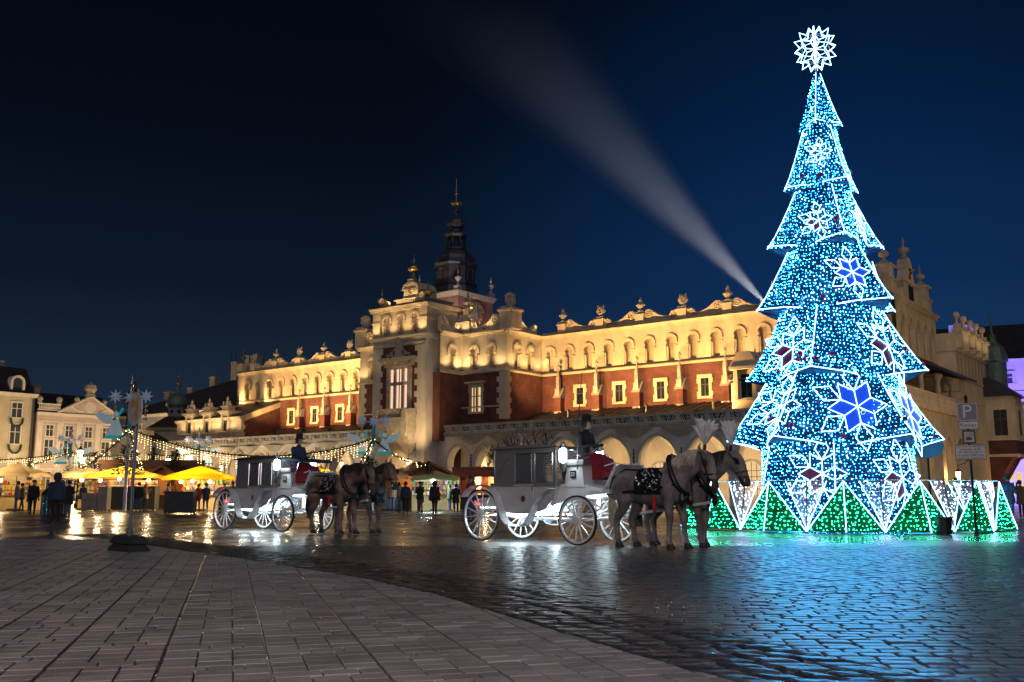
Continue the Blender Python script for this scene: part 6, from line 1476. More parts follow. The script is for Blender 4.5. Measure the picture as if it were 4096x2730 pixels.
MB().tube([(0, 0, -1.1), (0, 0, -.5)], .04, 6).build('mast', m_silver, sr)
# light the many diodes throw on the square
# ================================================================ lit pyramids and nets round the tree
FRd = 4.7; NF = 14; da = 360/NF
m_hedge = mat('green_hedge_mat', (.012, .07, .022), .8, .4, 9, .9, 40)
m_net = mat('white_net_wire', (.6, .65, .75), .5, .1, 5, emit=(.55, .65, 1.0), estr=.35); m_ledn = glow('cold_white_led', (.62, .76, 1.0), 10)
ordn = ['first', 'second', 'third', 'fourth', 'fifth', 'sixth', 'seventh', 'eighth', 'ninth']
def seg_pts(k):
    a = -42.5+da*k; va, vb = adir(a-da/2)*FRd, adir(a+da/2)*FRd; mid = adir(a)*FRd; foot = adir(a)*(FRd+.42); ap = adir(a)*(FRd+.02)+Vector((0, 0, 1.45)); return va, vb, foot, ap
for j, k in enumerate(range(-2, 7)):
    va, vb, foot, ap = seg_pts(k)
    t = thing('lit_pyramid', f'{ordn[j]} green lit pyramid of the fence round the tree, counted from the horses', 'light display', (TCX, TCY, 0), 0, 'green pyramids round the tree')
    up = Vector((0, 0, .04)); mb = MB(); back = adir(-42.5+da*k)*(FRd-.4)
    mb.add([va+up, foot+up, ap, vb+up, back+up], [(0, 1, 2), (1, 3, 2), (3, 4, 2), (4, 0, 2)]); mb.build('hedge', m_hedge, t)
    pts = []; nd = []
    for A_, B_ in ((va, foot), (foot, vb)):
        sample_quad(A_+up, B_+up, ap.lerp(B_, .03), ap.lerp(A_, .03), .115, pts, .03); sample_quad(A_+up, B_+up, ap.lerp(B_, .03), ap.lerp(A_, .03), .05, nd, 0)
    mb = MB()
    for p, n in pts: mb.octa(p+n*.02, random.choice((.006, .009, .014)))
    tag(mb.build('green_bulbs', m_ledg, t), kind='stuff')
    mb = MB()
    for p, n in nd:
        for q in range(2):
            d = (n+Vector((random.gauss(0, .7), random.gauss(0, .7), random.gauss(0, .6)))).normalized()*random.uniform(.03, .06); s_ = d.orthogonal().normalized()*.007; mb.add([p-s_, p+s_, p+d], [(0, 1, 2)])
    tag(mb.build('hedge_needles', m_hedge, t), kind='stuff')
    o = adir(-42.5+da*k)*.03
    for A_, B_ in ((va+up, ap), (vb+up, ap), (foot+up, ap)): MB().tube([A_+o, B_+o], .014, 5).build('edge_light_rope', m_ledw, t)
    # net in the gap to the next pyramid, with its post and rail
    va2, vb2, foot2, ap2 = seg_pts(k+1)
    if j < 8:
        t = thing('lit_net', f'{ordn[j]} white wire light net between the green pyramids, counted from the horses', 'light display', (TCX, TCY, 0), 0, 'white nets round the tree')
        V0 = vb+Vector((0, 0, .1)); top = adir(-42.5+da*(k+.5))*(FRd-.28)+Vector((0, 0, 1.45)); mb = MB(); bb = MB()
        for A_, B_ in ((ap.lerp(top, .45), top), (top, ap2.lerp(top, .45))):
            n1 = 9
            for i in range(n1+1): q = A_.lerp(B_, i/n1); mb.tube([V0, q], .004, 3)
            for i in range(1, 14): s = i/14; mb.tube([V0.lerp(A_, s), V0.lerp(B_, s)], .004, 3)
            for i in range(46): s = random.random()**.6; bb.octa(V0.lerp(A_.lerp(B_, random.random()), s), random.choice((.012, .016, .022)))
        mb.build('wire_net', m_net, t); tag(bb.build('net_bulbs', m_ledn, t), kind='stuff')
        MB().tube([(V0.x, V0.y, 0), (V0.x*.945, V0.y*.945, 1.47)], .025, 6).build('post', m_lead, t)
        MB().tube([V0, ap.lerp(top, .45)], .012, 4).build('net_edge_rope', m_ledw, t); MB().tube([V0, ap2.lerp(top, .45)], .012, 4).build('net_edge_rope', m_ledw, t)
        MB().tube([ap+Vector((0, 0, .03)), top+Vector((0, 0, .03)), ap2+Vector((0, 0, .03))], .012, 5).build('top_rail', m_silver, t)
# ================================================================ horses
def horse_mesh(headdown=.0):
    mb = MB(); X, Y, Z = Vector((1, 0, 0)), Vector((0, 1, 0)), Vector((0, 0, 1))
    mb.loft([((-.92, 0, 1.28), .06, .10, Y, Z), ((-.86, 0, 1.26), .22, .26, Y, Z), ((-.70, 0, 1.27), .31, .35, Y, Z), ((-.45, 0, 1.25), .34, .36, Y, Z), ((-.15, 0, 1.18), .34, .36, Y, Z), ((.15, 0, 1.16), .34, .37, Y, Z), ((.40, 0, 1.21), .31, .40, Y, Z), ((.60, 0, 1.24), .25, .36, Y, Z), ((.76, 0, 1.22), .17, .26, Y, Z), ((.82, 0, 1.21), .08, .12, Y, Z)], 18)
    # neck
    npts = [((.44, 1.36), .34, .17), ((.64, 1.49), .29, .145), ((.86, 1.62), .235, .12), ((1.03, 1.72), .19, .105), ((1.15, 1.79), .15, .095)]
    rings = []
    for i, ((x, z), r, wd) in enumerate(npts):
        a = npts[max(i-1, 0)][0]; b = npts[min(i+1, 4)][0]; d = Vector((b[0]-a[0], 0, b[1]-a[1])).normalized(); rings.append(((x, 0, z), wd, r, Y, Y.cross(d)))
    mb.loft(rings, 14)
    pz = 1.82
    hd = [((1.12, pz+.02), .11, .08), ((1.19, pz-.04), .165, .105), ((1.26, pz-.16), .175, .11), ((1.335, pz-.32), .14, .092), ((1.395, pz-.47), .112, .076), ((1.43, pz-.575), .108, .08), ((1.44, pz-.635), .075, .065)]
    rings = []
    for i, ((x, z), r, wd) in enumerate(hd):
        a = hd[max(i-1, 0)][0]; b = hd[min(i+1, 6)][0]; d = Vector((b[0]-a[0], 0, b[1]-a[1])).normalized(); rings.append(((x, 0, z), wd, r, Y, Y.cross(d)))
    mb.loft(rings, 12)
    mb.ball((1.24, 0, pz-.24), .12, 10, 6)        # jaw
    for s in (-1, 1):
        mb.tube([(1.11, s*.065, pz+.05), (1.10, s*.085, pz+.14), (1.13, s*.075, pz+.25)], [.04, .035, .008], 6)
        mb.ball((1.28, s*.10, pz-.10), .03, 6, 4)
        limb(mb, [(.50, s*.19, 1.16, .17), (.47, s*.21, .98, .125), (.50, s*.20, .74, .09), (.53, s*.19, .54, .072), (.53, s*.19, .48, .066), (.525, s*.19, .30, .05), (.53, s*.19, .17, .062), (.56, s*.19, .10, .055)], 10)
        limb(mb, [(-.62, s*.19, 1.16, .24), (-.55, s*.22, .95, .175), (-.58, s*.21, .78, .12), (-.72, s*.20, .58, .080), (-.745, s*.20, .52, .074), (-.72, s*.20, .32, .054), (-.71, s*.20, .17, .064), (-.68, s*.20, .10, .056)], 10)
        for x in (.575, -.665): mb.loft([((x+.015, s*.195, .0), .088, .105, Y, X), ((x+.01, s*.195, .03), .085, .10, Y, X), ((x-.01, s*.195, .10), .062, .07, Y, X)], 12)
    return remeshed(mb, .021, 3)
HM = horse_mesh(.55)
m_horse = mat('cream_horse_coat', (.21, .18, .18), .75, .5, 4, .3, 70); m_horse2 = mat('piebald_coat', (.19, .125, .10), .75, .85, 3.6, .3, 70)
m_hoof = mat('dark_hoof', (.03, .026, .024), .6, .2, 10); m_muzz = mat('dark_muzzle', (.045, .04, .042), .7, .2, 8)
m_mane = mat('pale_mane', (.50, .45, .36), .8, .3, 12, .4, 60); m_maned = mat('black_mane', (.02, .018, .018), .8, .3, 12, .4, 60)
m_leath = mat('black_leather', (.012, .012, .014), .38, .3, 12); m_plume = mat('pale_plume', (.80, .82, .84), .9, .2, 9, .5, 50)
def warp_horse(t, neck, turn, legs):             # lower or turn the head, set the legs apart
    pv = Vector((.62, 0, 1.42)); pl_ = Vector((1.12, 0, 1.75))
    for ch in t.children:
        if ch.type != 'MESH': continue
        for v in ch.data.vertices:
            c = v.co
            if c.z < .95 and abs(c.y) > .05 and (c.x > .32 or c.x < -.42) and not (c.x > .95 or c.x < -.98):
                k = legs[(0 if c.x > 0 else 2)+(0 if c.y > 0 else 1)]; c.x += k*(.95-c.z)
            if c.x > .55 and c.z > 1.0:
                w_ = min(1, max(0, (c.x-.55)/.4))*min(1, max(0, (c.z-1.0)/.2)); w_ = w_*w_*(3-2*w_)
                R_ = Matrix.Rotation(neck*w_, 3, 'Y') @ Matrix.Rotation(turn*w_, 3, 'Z'); v.co = pv+R_ @ (c-pv)
def horse(loc, rz, label, coat, mane, s=1.05, plume=True, hue=None, pose=(0, 0, (0, 0, 0, 0))):
    t = thing('horse', label, 'horse', loc, rz, 'carriage horses'); t.scale = (s, s, s)
    me = HM.copy()
    for m in (coat, m_hoof, m_muzz): me.materials.append(m)
    ids = []
    for p in me.polygons:
        c = p.center; i = 0
        if c.z < .10 or (c.z < .16 and random.random() < .3): i = 1
        elif c.x > 1.30 and c.z < 1.40 and c.z > 1.0: i = 2
        ids.append(i)
    me.polygons.foreach_set('material_index', ids)
    b = bpy.data.objects.new('body', me); COL.objects.link(b); b.parent = t
    pz = 1.82
    mb = MB()                                    # mane: many locks falling to one side of the crest
    for k in range(90):
        s_ = k/89; x = .50+.60*s_; z = 1.68+.20*s_+.05*math.sin(s_*3)
        y0 = random.uniform(-.05, .05); sd = random.choice((-1, -1, 1)); ln = random.uniform(.16, .30); mb.tube([(x, y0*.4, z+.03), (x-.03, sd*.10, z-.02), (x-.06+random.uniform(-.03, .03), sd*.14, z-ln)], [.018, .016, .005], 4)
    for k in range(16): mb.tube([(1.13, random.uniform(-.03, .03), pz+.10), (1.26, random.uniform(-.05, .05), pz+.05), (1.40, random.uniform(-.07, .07), pz-.26)], [.016, .014, .004], 4)
    mb.build('mane', mane, t)
    mb = MB()
    for k in range(50): a = random.uniform(-.06, .06); mb.tube([(-.92, a*.5, 1.36), (-1.02+random.uniform(-.02, .02), a, 1.15), (-1.04+random.uniform(-.05, .05), a*1.6, .75), (-1.0+random.uniform(-.06, .06), a*1.8, .38)], [.018, .022, .018, .004], 4)
    mb.build('tail', mane, t)
    for x in (.53, -.71):
        for sd in (-1, 1):
            mb = MB()
            for k in range(16): a = random.uniform(0, 2*PI); mb.tube([(x-.02+.05*math.cos(a), sd*.195+.05*math.sin(a), .24), (x-.03+.085*math.cos(a), sd*.195+.085*math.sin(a), .07)], [.014, .004], 4)
            mb.build('leg_feather', mane if mane is m_mane else m_horse, t)
    # harness
    mb = MB(); pts = []
    for k in range(20): a = 2*PI*k/20; pts.append((.60-.17*math.cos(a)*1.0, .27*math.sin(a)*.95, 1.40+.36*math.cos(a)))
    mb.tube(pts, .055, 8, True); mb.build('collar', m_leath, t, smooth=True)
    mb = MB(); n = 18
    for x0, x1, zlo in ((-.22, .40, .95),):
        rows = []
        for x in (x0, (x0+x1)/2, x1):
            row = []
            for k in range(n+1): a = PI*(-.12+1.24*k/n); row.append(Vector((x, .362*math.cos(a), 1.17+.378*math.sin(a))))
            rows.append(row)
        for j in range(2):
            for k in range(n): mb.add([rows[j][k], rows[j+1][k], rows[j+1][k+1], rows[j][k+1]], [(0, 1, 2, 3)])
    mb.build('saddle_blanket', m_leath, t)
    mb = MB()
    for k in range(110): x = random.uniform(-.20, .38); a = PI*random.choice((random.uniform(-.08, .35), random.uniform(.65, 1.08))); mb.ball((x, .372*math.cos(a), 1.17+.388*math.sin(a)), random.choice((.012, .016, .022)), 6, 4)
    tag(mb.build('brass_studs', m_silver, t), kind='stuff')
    def band(pts, r, name, m=m_leath): mb = MB(); mb.tube(pts, r, 6); mb.build(name, m, t)
    for sd in (-1, 1):
        band([(.66, sd*.25, 1.22), (.2, sd*.37, 1.12), (-.4, sd*.37, 1.08), (-.92, sd*.30, 1.02)], .025, 'trace_strap')
        band([(-.1, sd*.2, 1.5), (-.5, sd*.24, 1.52), (-.8, sd*.26, 1.36), (-.93, sd*.18, 1.15)], .018, 'hip_strap')
        band([(1.14, sd*.1, pz+.05), (1.25, sd*.135, pz-.12), (1.35, sd*.11, pz-.36), (1.40, sd*.095, pz-.5)], .015, 'cheek_strap')
        mb = MB(); mb.add([(1.23, sd*.125, pz-.05), (1.35, sd*.15, pz-.09), (1.37, sd*.15, pz-.20), (1.26, sd*.125, pz-.18), (1.23, sd*.14, pz-.05), (1.35, sd*.165, pz-.09), (1.37, sd*.165, pz-.20), (1.26, sd*.14, pz-.18)], [(0, 1, 2, 3), (4, 7, 6, 5), (0, 4, 5, 1), (1, 5, 6, 2), (2, 6, 7, 3), (3, 7, 4, 0)]); mb.build('blinker', m_leath, t)
        mb = MB(); mb.lathe([(.05, 0), (.035, -.12), (.05, -.2), (.02, -.28)], (.28, sd*.40, .98), 7); mb.build('red_tassel', m_redt, t)
        mb = MB(); mb.lathe([(.05, 0), (.06, -.12), (.02, -.24)], (.74, sd*.14, 1.04), 7); mb.build('chest_tassel', m_leath, t)
    band([(1.27, -.11, pz-.36), (1.40, -.10, pz-.34), (1.475, 0, pz-.33), (1.40, .10, pz-.34), (1.27, .11, pz-.36)], .014, 'nose_band')
    mb = MB()
    for k in range(12): a = 2*PI*k/12; pass
    for sd in (-1, 1): mb.tube([(1.42, sd*.075, pz-.48), (1.42, sd*.09, pz-.55)], .02, 5)
    mb.build('bit', m_silver, t)
    if plume:
        mb = MB()
        for k in range(70):
            a = random.uniform(0, 2*PI); L_ = random.uniform(.30, .52); bx = Vector((1.17, 0, pz+.18)); sp_ = random.uniform(.10, .42); o = Vector((math.cos(a), math.sin(a), 0)); mb.tube([bx, bx+Vector((0, 0, L_*.45))+o*sp_*.22, bx+Vector((0, 0, L_*.85))+o*sp_*.42, bx+Vector((0, 0, L_))+o*sp_*.62], [.010, .030, .036, .010], 5)
        mb.build('plume', m_plume, t); mb = MB(); mb.tube([(1.16, 0, pz+.04), (1.17, 0, pz+.2)], .03, 6); mb.build('plume_holder', m_leath, t)
    warp_horse(t, *pose)
    return t
m_redt = mat('red_wool', (.5, .02, .03), .8, .2, 8)
# ================================================================ carriages
m_cwhite = mat('white_carriage_paint', (.82, .82, .84), .28, .06, 3, coat=.4); m_fender = mat('silver_grey_paint', (.58, .58, .61), .3, .10, 3, coat=.4); m_ccream = mat('taupe_coach_panel', (.21, .19, .182), .3, .08, 2, coat=.4); m_tyre = mat('black_rubber', (.015, .015, .016), .6, .2, 9); m_brass = mat('brass', (.55, .38, .14), .3, .15, 8, metal=.9)
m_cabglass = bpy.data.materials.new('coach_glass'); m_cabglass.use_nodes = True
_b = m_cabglass.node_tree.nodes['Principled BSDF']; _b.inputs['Base Color'].default_value = (.75, .75, .78, 1); _b.inputs['Roughness'].default_value = .05; _b.inputs['Transmission Weight'].default_value = .85; _b.inputs['IOR'].default_value = 1.12
m_strip = glow('carriage_led_strip', (.75, .93, 1.0), 22)
def wheel(parent, x, y, r, outward):
    w_ = bpy.data.objects.new('wheel', None); COL.objects.link(w_); w_.parent = parent; w_.location = (x, y, r)
    n = 36; mb = MB()
    def ringm(r0, r1, hw):
        vs = []; fs = []
        for k in range(n):
            a = 2*PI*k/n; c, s = math.cos(a), math.sin(a)
            for rr, yy in ((r0, -hw), (r1, -hw), (r1, hw), (r0, hw)): vs.append((rr*c, yy, rr*s))
        for k in range(n):
            j = (k+1) % n
            for q in range(4): fs.append((4*k+q, 4*k+(q+1) % 4, 4*j+(q+1) % 4, 4*j+q))
        return vs, fs
    MB().add(*ringm(r-.032, r, .024)).build('tyre', m_tyre, w_); MB().add(*ringm(r-.078, r-.033, .021)).build('rim', m_cwhite, w_)
    for k in range(14):
        a = 2*PI*k/14+.1; c, s = math.cos(a), math.sin(a); MB().tube([(.05*c, 0, .05*s), (r*.5*c, 0, r*.5*s), ((r-.07)*c, 0, (r-.07)*s)], [.022, .017, .014], 6).build('spoke', m_cwhite, w_)
    mb = MB(); M_ = Matrix.Rotation(-PI/2*outward, 4, 'X'); mb.lathe([(.085, -.07), (.095, -.03), (.095, .05), (.06, .07), (.06, .13)], n=14); mb.xf(M_); mb.build('hub', m_cwhite, w_, smooth=False)
    mb = MB(); mb.lathe([(.052, .13), (.056, .17), (.04, .20), (0, .205)], n=12); mb.xf(M_); mb.build('hub_cap', m_brass, w_)
def bent_plate(pts, y0, y1, th):                  # sheet following a profile in x-z
    mb = MB(); n = len(pts); vs = []
    for k, (x, z) in enumerate(pts):
        a = pts[max(k-1, 0)]; b = pts[min(k+1, n-1)]; d = Vector((b[0]-a[0], b[1]-a[1])).normalized(); nx, nz = -d.y*th, d.x*th
        vs += [(x, y0, z), (x, y1, z), (x+nx, y1, z+nz), (x+nx, y0, z+nz)]
    fs = [(0, 1, 2, 3), (4*n-4, 4*n-1, 4*n-2, 4*n-3)]
    for k in range(n-1):
        for q in range(4): fs.append((4*k+q, 4*k+4+q, 4*k+4+(q+1) % 4, 4*k+(q+1) % 4))
    return mb.add(vs, fs)
def carriage(loc, rz, label, number=None, dark_top=False, lit=1.0):
    t = thing('horse_carriage', label, 'carriage', loc, rz, 'white horse carriages')
    for x, r in ((-1.46, .60), (1.46, .53)):
        for s in (-1, 1): wheel(t, x, s*.72, r, -s)
        MB().tube([(x, -.70, r), (x, .70, r)], .035, 8).build('axle', m_cwhite, t)
    # coach body: boat-shaped cabin
    low = [(-1.20, 1.26), (-1.14, 1.02), (-.98, .80), (-.72, .68), (-.30, .655), (.10, .68), (.40, .78), (.62, .95), (.72, 1.26)]
    mb = MB(); mb.prism([(x, z) for x, z in low], -.56, .56, 'y'); mb.build('lower_body', m_fender, t)
    mb = MB(); mb.box(-1.18, -.62, -.55, .55, 1.262, 2.12); mb.box(-.62, .70, -.55, -.50, 1.262, 1.34); mb.box(-.62, .70, .50, .55, 1.262, 1.34); mb.box(-.62, .70, -.55, -.50, 2.02, 2.12); mb.box(-.62, .70, .50, .55, 2.02, 2.12)
    for x in (-.62, .0, .64):
        for s in (-1, 1): a, b = sorted((s*.50, s*.552)); mb.box(x, x+.07, a, b, 1.34, 2.02)
    mb.box(.66, .72, -.50, .50, 1.262, 1.40); mb.box(.66, .72, -.50, .50, 2.02, 2.12); mb.build('cabin', m_ccream, t)
    for x0, x1 in ((-.55, .0), (.07, .64)):
        for s in (-1, 1):
            mb = MB(); a, b = sorted((s*.52, s*.53)); mb.box(x0, x1, a, b, 1.34, 2.02); q = mb.build('side_window', m_cabglass, t)
            mb = MB(); y = s*.545; mb.tube([(x0+.02, y, 1.36), (x1-.02, y, 1.36), (x1-.02, y, 2.0), (x0+.02, y, 2.0)], .012, 4, True); mb.build('window_trim', m_silver, t).parent = q
    MB().box(.685, .70, -.5, .5, 1.40, 2.02).build('front_window', m_cabglass, t)
    mb = MB(); mb.prism([(-1.26, 2.12), (.80, 2.12), (.80, 2.15), (.4, 2.19), (-.3, 2.21), (-.9, 2.19), (-1.26, 2.15)], -.60, .60, 'y'); mb.build('roof', m_dark if dark_top else m_ccream, t)
    mb = MB(); mb.box(-1.0, -.7, -.48, .48, 1.15, 1.28); mb.box(-1.05, -.95, -.48, .48, 1.28, 1.85); mb.build('cabin_seat', m_redcoat, t)
    for s in (-1, 1):                              # door with crest and handle
        y = s*.562; a, b = sorted((y, y+s*.008)); mb = MB(); mb.prism([(-.56, .70), (.06, .70), (.06, 1.30), (-.56, 1.30)], a, b, 'y'); q = mb.build('door', m_fender, t)
        mb = MB(); mb.lathe([(.075, 0), (.07, .012), (0, .02)], n=12); mb.xf(Matrix.Translation((-.25, y+s*.008, .98)) @ Matrix.Rotation(-s*PI/2, 4, 'X')); mb.build('crest', m_brass, t).parent = q
        mb = MB(); mb.box(.0, .05, *sorted((y, y+s*.03)), 1.2, 1.23); mb.build('door_handle', m_brass, t).parent = q
    for s in (-1, 1):                              # bright beading and the S-shaped hood iron
        y = s*.568
        MB().tube([(-1.2, y, 1.262), (.72, y, 1.262)], .012, 5).build('beading', m_silver, t); MB().tube([(x, y, z-.01) for x, z in low], .012, 5).build('beading', m_silver, t)
        MB().tube([(-1.27, s*.605, 2.125), (.81, s*.605, 2.125)], .014, 5).build('roof_gutter', m_silver, t)
        for x in (-1.185, .71): MB().tube([(x, s*.555, 1.27), (x, s*.555, 2.12)], .014, 5).build('corner_beading', m_silver, t)
        MB().tube([(-.70, y, 1.92), (-.80, y+s*.01, 1.88), (-.90, y+s*.02, 1.74), (-.98, y+s*.02, 1.56), (-1.05, y, 1.45)], .012, 5).build('hood_iron', m_silver, t)
    # floor pan sweeping up to the box seat
    mb = MB(); mb.prism([(.45, .80), (.75, .92), (1.25, 1.02), (2.0, 1.10), (2.0, 1.17), (1.2, 1.35), (.72, 1.30)], -.40, .40, 'y'); mb.build('front_body', m_cwhite, t)
    mb = MB(); mb.prism([(.86, 1.25), (1.42, 1.25), (1.36, 1.72), (.94, 1.72)], -.42, .42, 'y'); mb.build('box_stand', m_cwhite, t)
    mb = MB(); mb.box(.84, 1.46, -.50, .50, 1.72, 1.84); mb.box(.80, .90, -.50, .50, 1.84, 2.08); mb.build('driver_seat', m_ccream, t)
    mb = MB(); mb.tube([(.86, -.5, 2.06), (1.2, -.52, 2.06), (1.42, -.52, 1.9)], .014, 5); mb.tube([(.86, .5, 2.06), (1.2, .52, 2.06), (1.42, .52, 1.9)], .014, 5); mb.build('seat_rail', m_silver, t)
    for y0 in (-.42, .39): bent_plate([(1.62, 1.15), (1.95, 1.15), (2.28, 1.72), (2.24, 1.76), (1.98, 1.70)], y0, y0+.03, .02).build('dash_wing', m_cwhite, t)
    bent_plate([(1.55, 1.14), (1.85, 1.14), (2.1, 1.30), (2.32, 1.66), (2.42, 1.70)], -.45, .45, .025).build('dashboard', m_cwhite, t)
    mb = MB()
    for k in range(4): mb.ball((1.98+.085*k, -.47, 1.24+.12*k), .018, 6, 4)
    mb.build('rivet', m_brass, t)
    for s in (-1, 1):                              # mudguards that run down into the step
        y0, y1 = sorted((s*.60, s*.84))
        bent_plate([(-2.02, 1.02), (-1.9, 1.16), (-1.66, 1.27), (-1.40, 1.29), (-1.14, 1.21), (-.96, 1.04), (-.84, .80), (-.72, .52), (-.60, .40), (-.42, .36), (-.14, .36), (.02, .42), (.14, .60), (.28, .86), (.48, 1.06), (.74, 1.20)], y0, y1, .018).build('mudguard', m_fender, t)
        mb = MB(); mb.tube([(-.3, s*.72, .36), (-.25, s*.5, .68)], .016, 5); mb.tube([(-.2, s*.72, .36), (-.1, s*.5, .7)], .016, 5); mb.build('step_stay', m_cwhite, t)
        for x, zc in ((-1.46, .68), (1.46, .62)):
            mb = MB(); mb.tube([(x-.48, s*.48, zc+.18), (x-.2, s*.48, zc+.03), (x+.2, s*.48, zc+.03), (x+.48, s*.48, zc+.18)], .024, 5); mb.tube([(x-.48, s*.48, zc+.18), (x-.2, s*.48, zc+.30), (x+.2, s*.48, zc+.30), (x+.48, s*.48, zc+.18)], .024, 5); mb.build('leaf_spring', m_cwhite, t)
        # carriage lamp
        q = bpy.data.objects.new('carriage_lamp', None); COL.objects.link(q); q.parent = t; q.location = (1.02, s*.66, 1.92)
        MB().lathe([(.07, -.13), (.085, -.11), (.085, .13), (.075, .15)], n=8).build('lamp_glass', m_whitebulb, q)
        mb = MB(); mb.lathe([(.10, .15), (.11, .17), (.07, .23), (.07, .27), (.03, .30), (.02, .36), (0, .37)], n=8); mb.lathe([(.03, -.34), (.04, -.30), (.09, -.16), (.07, -.13)], n=8); mb.tube([(0, 0, -.25), (-.05, -s*.14, -.12)], .015, 5)
        for k in range(4): a = 2*PI*(k+.5)/4; mb.tube([(.088*math.cos(a), .088*math.sin(a), -.13), (.088*math.cos(a), .088*math.sin(a), .15)], .008, 4)
        mb.build('lamp_frame', m_silver, q)
        lamp('POINT', 'lamp_light', (.16, s*.16, 0), 9*lit, COOL, q, radius=.06)
    mb = MB(); mb.tube([(-1.46, 0, .60), (-.6, 0, .52), (1.46, 0, .53)], .04, 6); mb.tube([(1.46, 0, .55), (2.2, 0, .62), (4.3, 0, .92)], .032, 6); mb.tube([(2.15, -.55, .66), (2.15, .55, .66)], .025, 6); mb.tube([(1.46, -.3, .53), (1.8, 0, .8), (1.46, .3, .53)], .02, 5); mb.build('undercarriage', m_cwhite, t)
    mb = MB(); mb.lathe([(.34, .98), (.36, 1.02), (.34, 1.06)], (1.46, 0, 0), 20); mb.lathe([(.06, .6), (.06, 1.0)], (1.46, 0, 0), 8); mb.build('turntable', m_cwhite, t)
    mb = MB(); mb.box(-1.95, -1.15, -.35, .35, .86, .98); mb.box(-1.9, -1.2, -.32, .32, .78, .86); mb.build('luggage_rack', m_cwhite, t)
    mb = MB(); mb.box(-2.0, -1.96, -.4, -.25, .82, .92); mb.box(-2.0, -1.96, .25, .4, .82, .92); mb.build('tail_light', glow('red_tail', (1, .05, .03), 6), t)
    # cool light strips under the coach and under the dashboard
    for x0, x1, z in ((-1.1, .4, .63), (1.2, 2.0, 1.06)):
        for s in (-1, 1): MB().box(x0, x1, *sorted((s*.36, s*.39)), z-.02, z).build('light_strip', m_strip, t)
    MB().box(-1.9, -1.2, -.3, .3, .755, .775).build('rear_light_strip', m_strip, t)
    for x, z, p in ((-.9, .55, 40), (.3, .6, 34), (1.7, .92, 22)): lamp('POINT', 'strip_light', (x, 0, z), p*lit, COOL, t, radius=.1)
    if dark_top:                                   # small canopy over the box seat
        mb = MB(); mb.prism([(.72, 2.10), (1.9, 2.02), (2.0, 1.98), (2.0, 2.03), (1.9, 2.08), (.72, 2.16)], -.58, .58, 'y'); mb.build('driver_canopy', mat('dark_blue_canvas', (.02, .035, .07), .7, .2, 4), t)
        for s in (-1, 1): MB().tube([(1.9, s*.52, 2.02), (1.5, s*.48, 1.25)], .012, 5).build('canopy_stay', m_silver, t)
    if number:
        MB().box(1.05, 1.20, -.452, -.43, 1.44, 1.60).build('number_plate', m_black, t); text(number, .12, m_cwhite, t, (1.125, -.456, 1.515), (PI/2, 0, 0), 'number')
    return t
car_r = carriage((.83, 22.6, 0), math.radians(-43), 'near white closed carriage with lit lamps and cool lights beneath, number 22', '22')
car_l = carriage((-7.25, 29.65, 0), math.radians(-40.4), 'far white closed carriage standing before the market', '18', True, .9)
def fwd(o, d, lat, rz): c, s = math.cos(rz), math.sin(rz); return (o[0]+c*d+s*lat, o[1]+s*d-c*lat, 0)
rr = math.radians(-43); rl = math.radians(-40.4)
horse(fwd((.83, 22.6), 3.25, .42, rr), rr, 'cream draught horse with white plume nearest the camera, pulling the near carriage', m_horse, m_mane, pose=(.10, -.10, (.06, -.10, .10, -.06)))
horse(fwd((.83, 22.6), 3.3, -.45, rr), rr+.05, 'cream draught horse on the tree side of the near pair', m_horse, m_maned, 1.03, pose=(-.02, .22, (-.12, .05, -.04, .12)))
horse(fwd((-7.25, 29.65), 3.4, .42, rl), rl, 'mottled pale horse with black mane nearest the camera, pulling the far carriage', m_horse2, m_maned, plume=False, pose=(.26, .12, (.10, -.05, -.10, .06)))
horse(fwd((-7.25, 29.65), 3.5, -.45, rl), rl+.04, 'mottled horse on the market side of the far pair', m_horse2, m_maned, 1.02, plume=False, pose=(.02, -.12, (-.05, .12, .08, -.08)))
# coachmen
def coachman(o, rz, label, coatm, lean=0):
    me, info = person_mesh('sit', 1.75); zo = info[3]
    me.materials.append(coatm); me.materials.append(m_blackc); me.materials.append(m_skin); me.materials.append(m_shoe); ids = []
    for p in me.polygons:
        c = p.center; ids.append(2 if c.z > 1.525+zo else 3 if c.z < .12 else 0 if c.z > .93+zo or c.x < .18 else 1)
    me.polygons.foreach_set('material_index', ids)
    p = fwd(o, 1.08, 0, rz); t = thing('person', label, 'person', (p[0], p[1], 1.42), rz, 'coachmen')
    b = bpy.data.objects.new('body', me); COL.objects.link(b); b.parent = t
    hx, hz = info[0], info[1]
    mb = MB(); mb.lathe([(.17, 1.705), (.175, 1.72), (.10, 1.735), (.105, 1.86), (.09, 1.88), (0, 1.885)], (hx+.01, 0, hz), 14); mb.build('hat', m_blackc, t, smooth=False)
    mb = MB(); mb.lathe([(.088, 1.58), (.103, 1.63), (.106, 1.70), (.09, 1.74)], (hx-.016, 0, hz), 12); mb.build('hair', m_hair, t, smooth=True)
    # blanket over the knees
    rows = []
    for i, (x, z) in enumerate([(-.05, .60), (.12, .62), (.34, .63), (.50, .58), (.58, .42), (.62, .18), (.64, .08)]):
        rows.append([Vector((x+.02*math.sin(5*q), (q-.5)*2*(.34+.03*i), z-.10*abs(q-.5)*2-.05*abs(math.sin(q*9)))) for q in [k/12 for k in range(13)]])
    mb = MB()
    for r0, r1 in zip(rows, rows[1:]):
        for k in range(12): mb.add([r0[k], r1[k], r1[k+1], r0[k+1]], [(0, 1, 2, 3)])
    mb.build('knee_blanket', m_red, t, smooth=True)
    return t
coachman((.83, 22.6), rr, 'coachman in black hat and coat with red blanket on the near carriage', m_blackc)
coachman((-7.25, 29.65), rl, 'coachman in dark coat with red blanket on the far carriage', m_navy)
